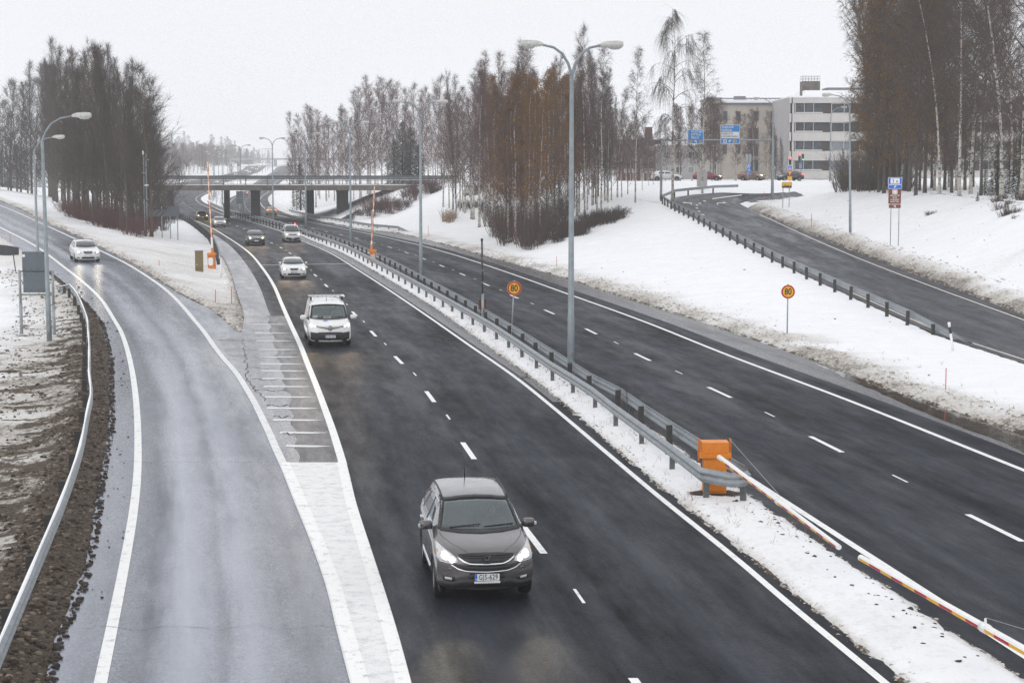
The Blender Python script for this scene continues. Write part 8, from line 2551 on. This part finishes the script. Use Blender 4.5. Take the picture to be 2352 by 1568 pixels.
M_SLUSH = mat('grey_slush_lumps', (0.52, 0.485, 0.44), 0.85, var=0.45, scale=2.0, bump=.5, dirt=.5, dirtcol=(.12, .10, .085))
pd_, pl_ = [], []
for k in range(17000):
    y = 24 + 96 * RNG.random() ** 1.35
    e_ = float(LRA(y)); sw = float(np.interp(y, [20, 34, 60, 85, 100, 125], [1.9, 1.75, 1.35, .95, .55, .1]))
    q = RNG.random()
    if q < .55: d = sw * RNG.random() ** 1.2 - .12
    else: d = sw + RNG.random() ** 1.5 * np.interp(y, [20, 90], [7.5, 3.5])
    if q >= .55 and fb(np.array(e_ - d), np.array(y), 0.8, 3, 21.0) < -.05: continue
    if q > .995: d = -.2 - RNG.random() * .5
    x = e_ - d; s = .018 + .055 * RNG.random() ** 3
    z = gz(x, y) if d > 0.02 else float(hLR(y)) + .01
    (pl_ if RNG.random() < .45 and d > .1 else pd_).append((x, y, max(z, float(hLR(y)) - .02 if d < .1 else -9) + s * .15, s))
lumps(pd_, 'earth_clods', 'dark earth clods scattered along the bank left of the exit ramp', M_CLOD)
lumps(pl_, 'dry_earth_crumbs', 'paler dry crumbs of earth on the bank left of the exit ramp', M_CLODL)
ps_ = []
for k in range(4200):
    y = 36 + 140 * RNG.random() ** 1.4; d = abs(RNG.normal(0, .9)) + .05
    if d > 3.5: continue
    x = float(RCE(y)) + d; s = .012 + .07 * RNG.random() ** 3; ps_.append((x, y, gz(x, y) + s * .1, s))
for k in range(1700):
    y = 66 + 125 * RNG.random() ** 1.3; d = .15 + 2.2 * RNG.random()
    x = float(RRB(y)) + d; s = .015 + .08 * RNG.random() ** 3; ps_.append((x, y, gz(x, y) + s * .1, s))
for k in range(2500):
    y = YT + 2 + 100 * RNG.random() ** 1.3; w = float(LCA(y) - LRB(y))
    x = float(LRB(y)) + .1 + abs(RNG.normal(0, .7)) if k % 2 else float(LCA(y)) - .08 - abs(RNG.normal(0, .3)); s = .015 + .06 * RNG.random() ** 2; ps_.append((x, y, gz(x, y) + s * .1, s))
for k in range(1800):
    y = 26 + 70 * RNG.random(); x = float(MEDL(y)) + abs(RNG.normal(0, .16)) if k % 2 else float(MEDR(y)) - abs(RNG.normal(0, .16)); s = .012 + .03 * RNG.random() ** 2; ps_.append((x, y, gz(x, y) + s * .1, s))
lumps(ps_, 'slush_lumps', 'lumps of dirty ploughed snow along the road edges', M_SLUSH)
pt = []
for k in range(700):
    y = 27 + 130 * RNG.random(); x = float(fR(y)) - .5 + 1.1 * RNG.random()
    if float(fR(y)) - .6 < x < float(fR(y)) + .3: pt.append((x, y, gz(x, y), .02 + .04 * RNG.random() ** 2))
lumps(pt, 'dark_debris', 'dark plant debris under the median guard rails', M_CLOD)
# dead grass stems poking through the median and the verges
G = TG(); rg = np.random.default_rng(3)
for k in range(420):
    y = rg.uniform(36, 110); x = float(fR(y)) - .5 + rg.uniform(0, .8) if k % 3 else float(fL(y)) + rg.uniform(-.5, .3)
    z = gz(x, y)
    for j in range(3):
        d = unit(np.array([rg.normal(0, .5), rg.normal(0, .5), 1.0])); l = rg.uniform(.08, .30); p = np.array([x + rg.normal(0, .05), y + rg.normal(0, .05), z - .02])
        G.seg([p, p + d * l * .6, p + (d + np.array([rg.normal(0, .3), 0, -.1])) * l], [.004, .003, 0])
for k in range(260):
    y = rg.uniform(38, 130); x = float(RCE(y)) + abs(rg.normal(0, 1.6)) + .3; z = gz(x, y)
    for j in range(3):
        d = unit(np.array([rg.normal(0, .6), rg.normal(0, .6), .8])); l = rg.uniform(.08, .25); p = np.array([x, y, z - .02])
        G.seg([p, p + d * l * .6, p + d * l], [.005, .004, 0])
o = link('dead_grass', G.mesh('dead_grass', M_GRASS)); tag(o, 'thin dead grass stems poking out of the snow', kind='stuff')

pw = []
for k in range(200):
    if k % 2: u, v = RNG.uniform(1250, 2300), RNG.uniform(480, 760)
    else: u, v = RNG.uniform(1880, 2352), RNG.uniform(450, 640)
    x, y, z = ground_hit(float(u), float(v), 40, 240)
    if x < float(RCE(y)) + 1 or (y < 205 and float(RRP(y)) - .5 < x < float(RRB(y)) + .3): continue
    pw.append((x, y, gz(x, y), .02 + .07 * RNG.random() ** 3))
lumps(pw, 'windfall', 'scattered dark twigs and bits lying on the snow slopes', M_CLOD, flat=.35)
# ------------------------------------------------------------------ haze
t = NT('haze')
vol = t.n('ShaderNodeVolumePrincipled', {'Color': (0.97, 0.975, 0.985, 1), 'Density': HAZE_DENSITY, 'Anisotropy': 0.0})
t.t.links.new(vol.outputs[0], t.out.inputs['Volume'])
mb = MB(); mb.box((-100, 1480, 22), (2600, 3100, 56))
hzo = mb.build('haze', t.mat); tag(hzo, kind='stuff')
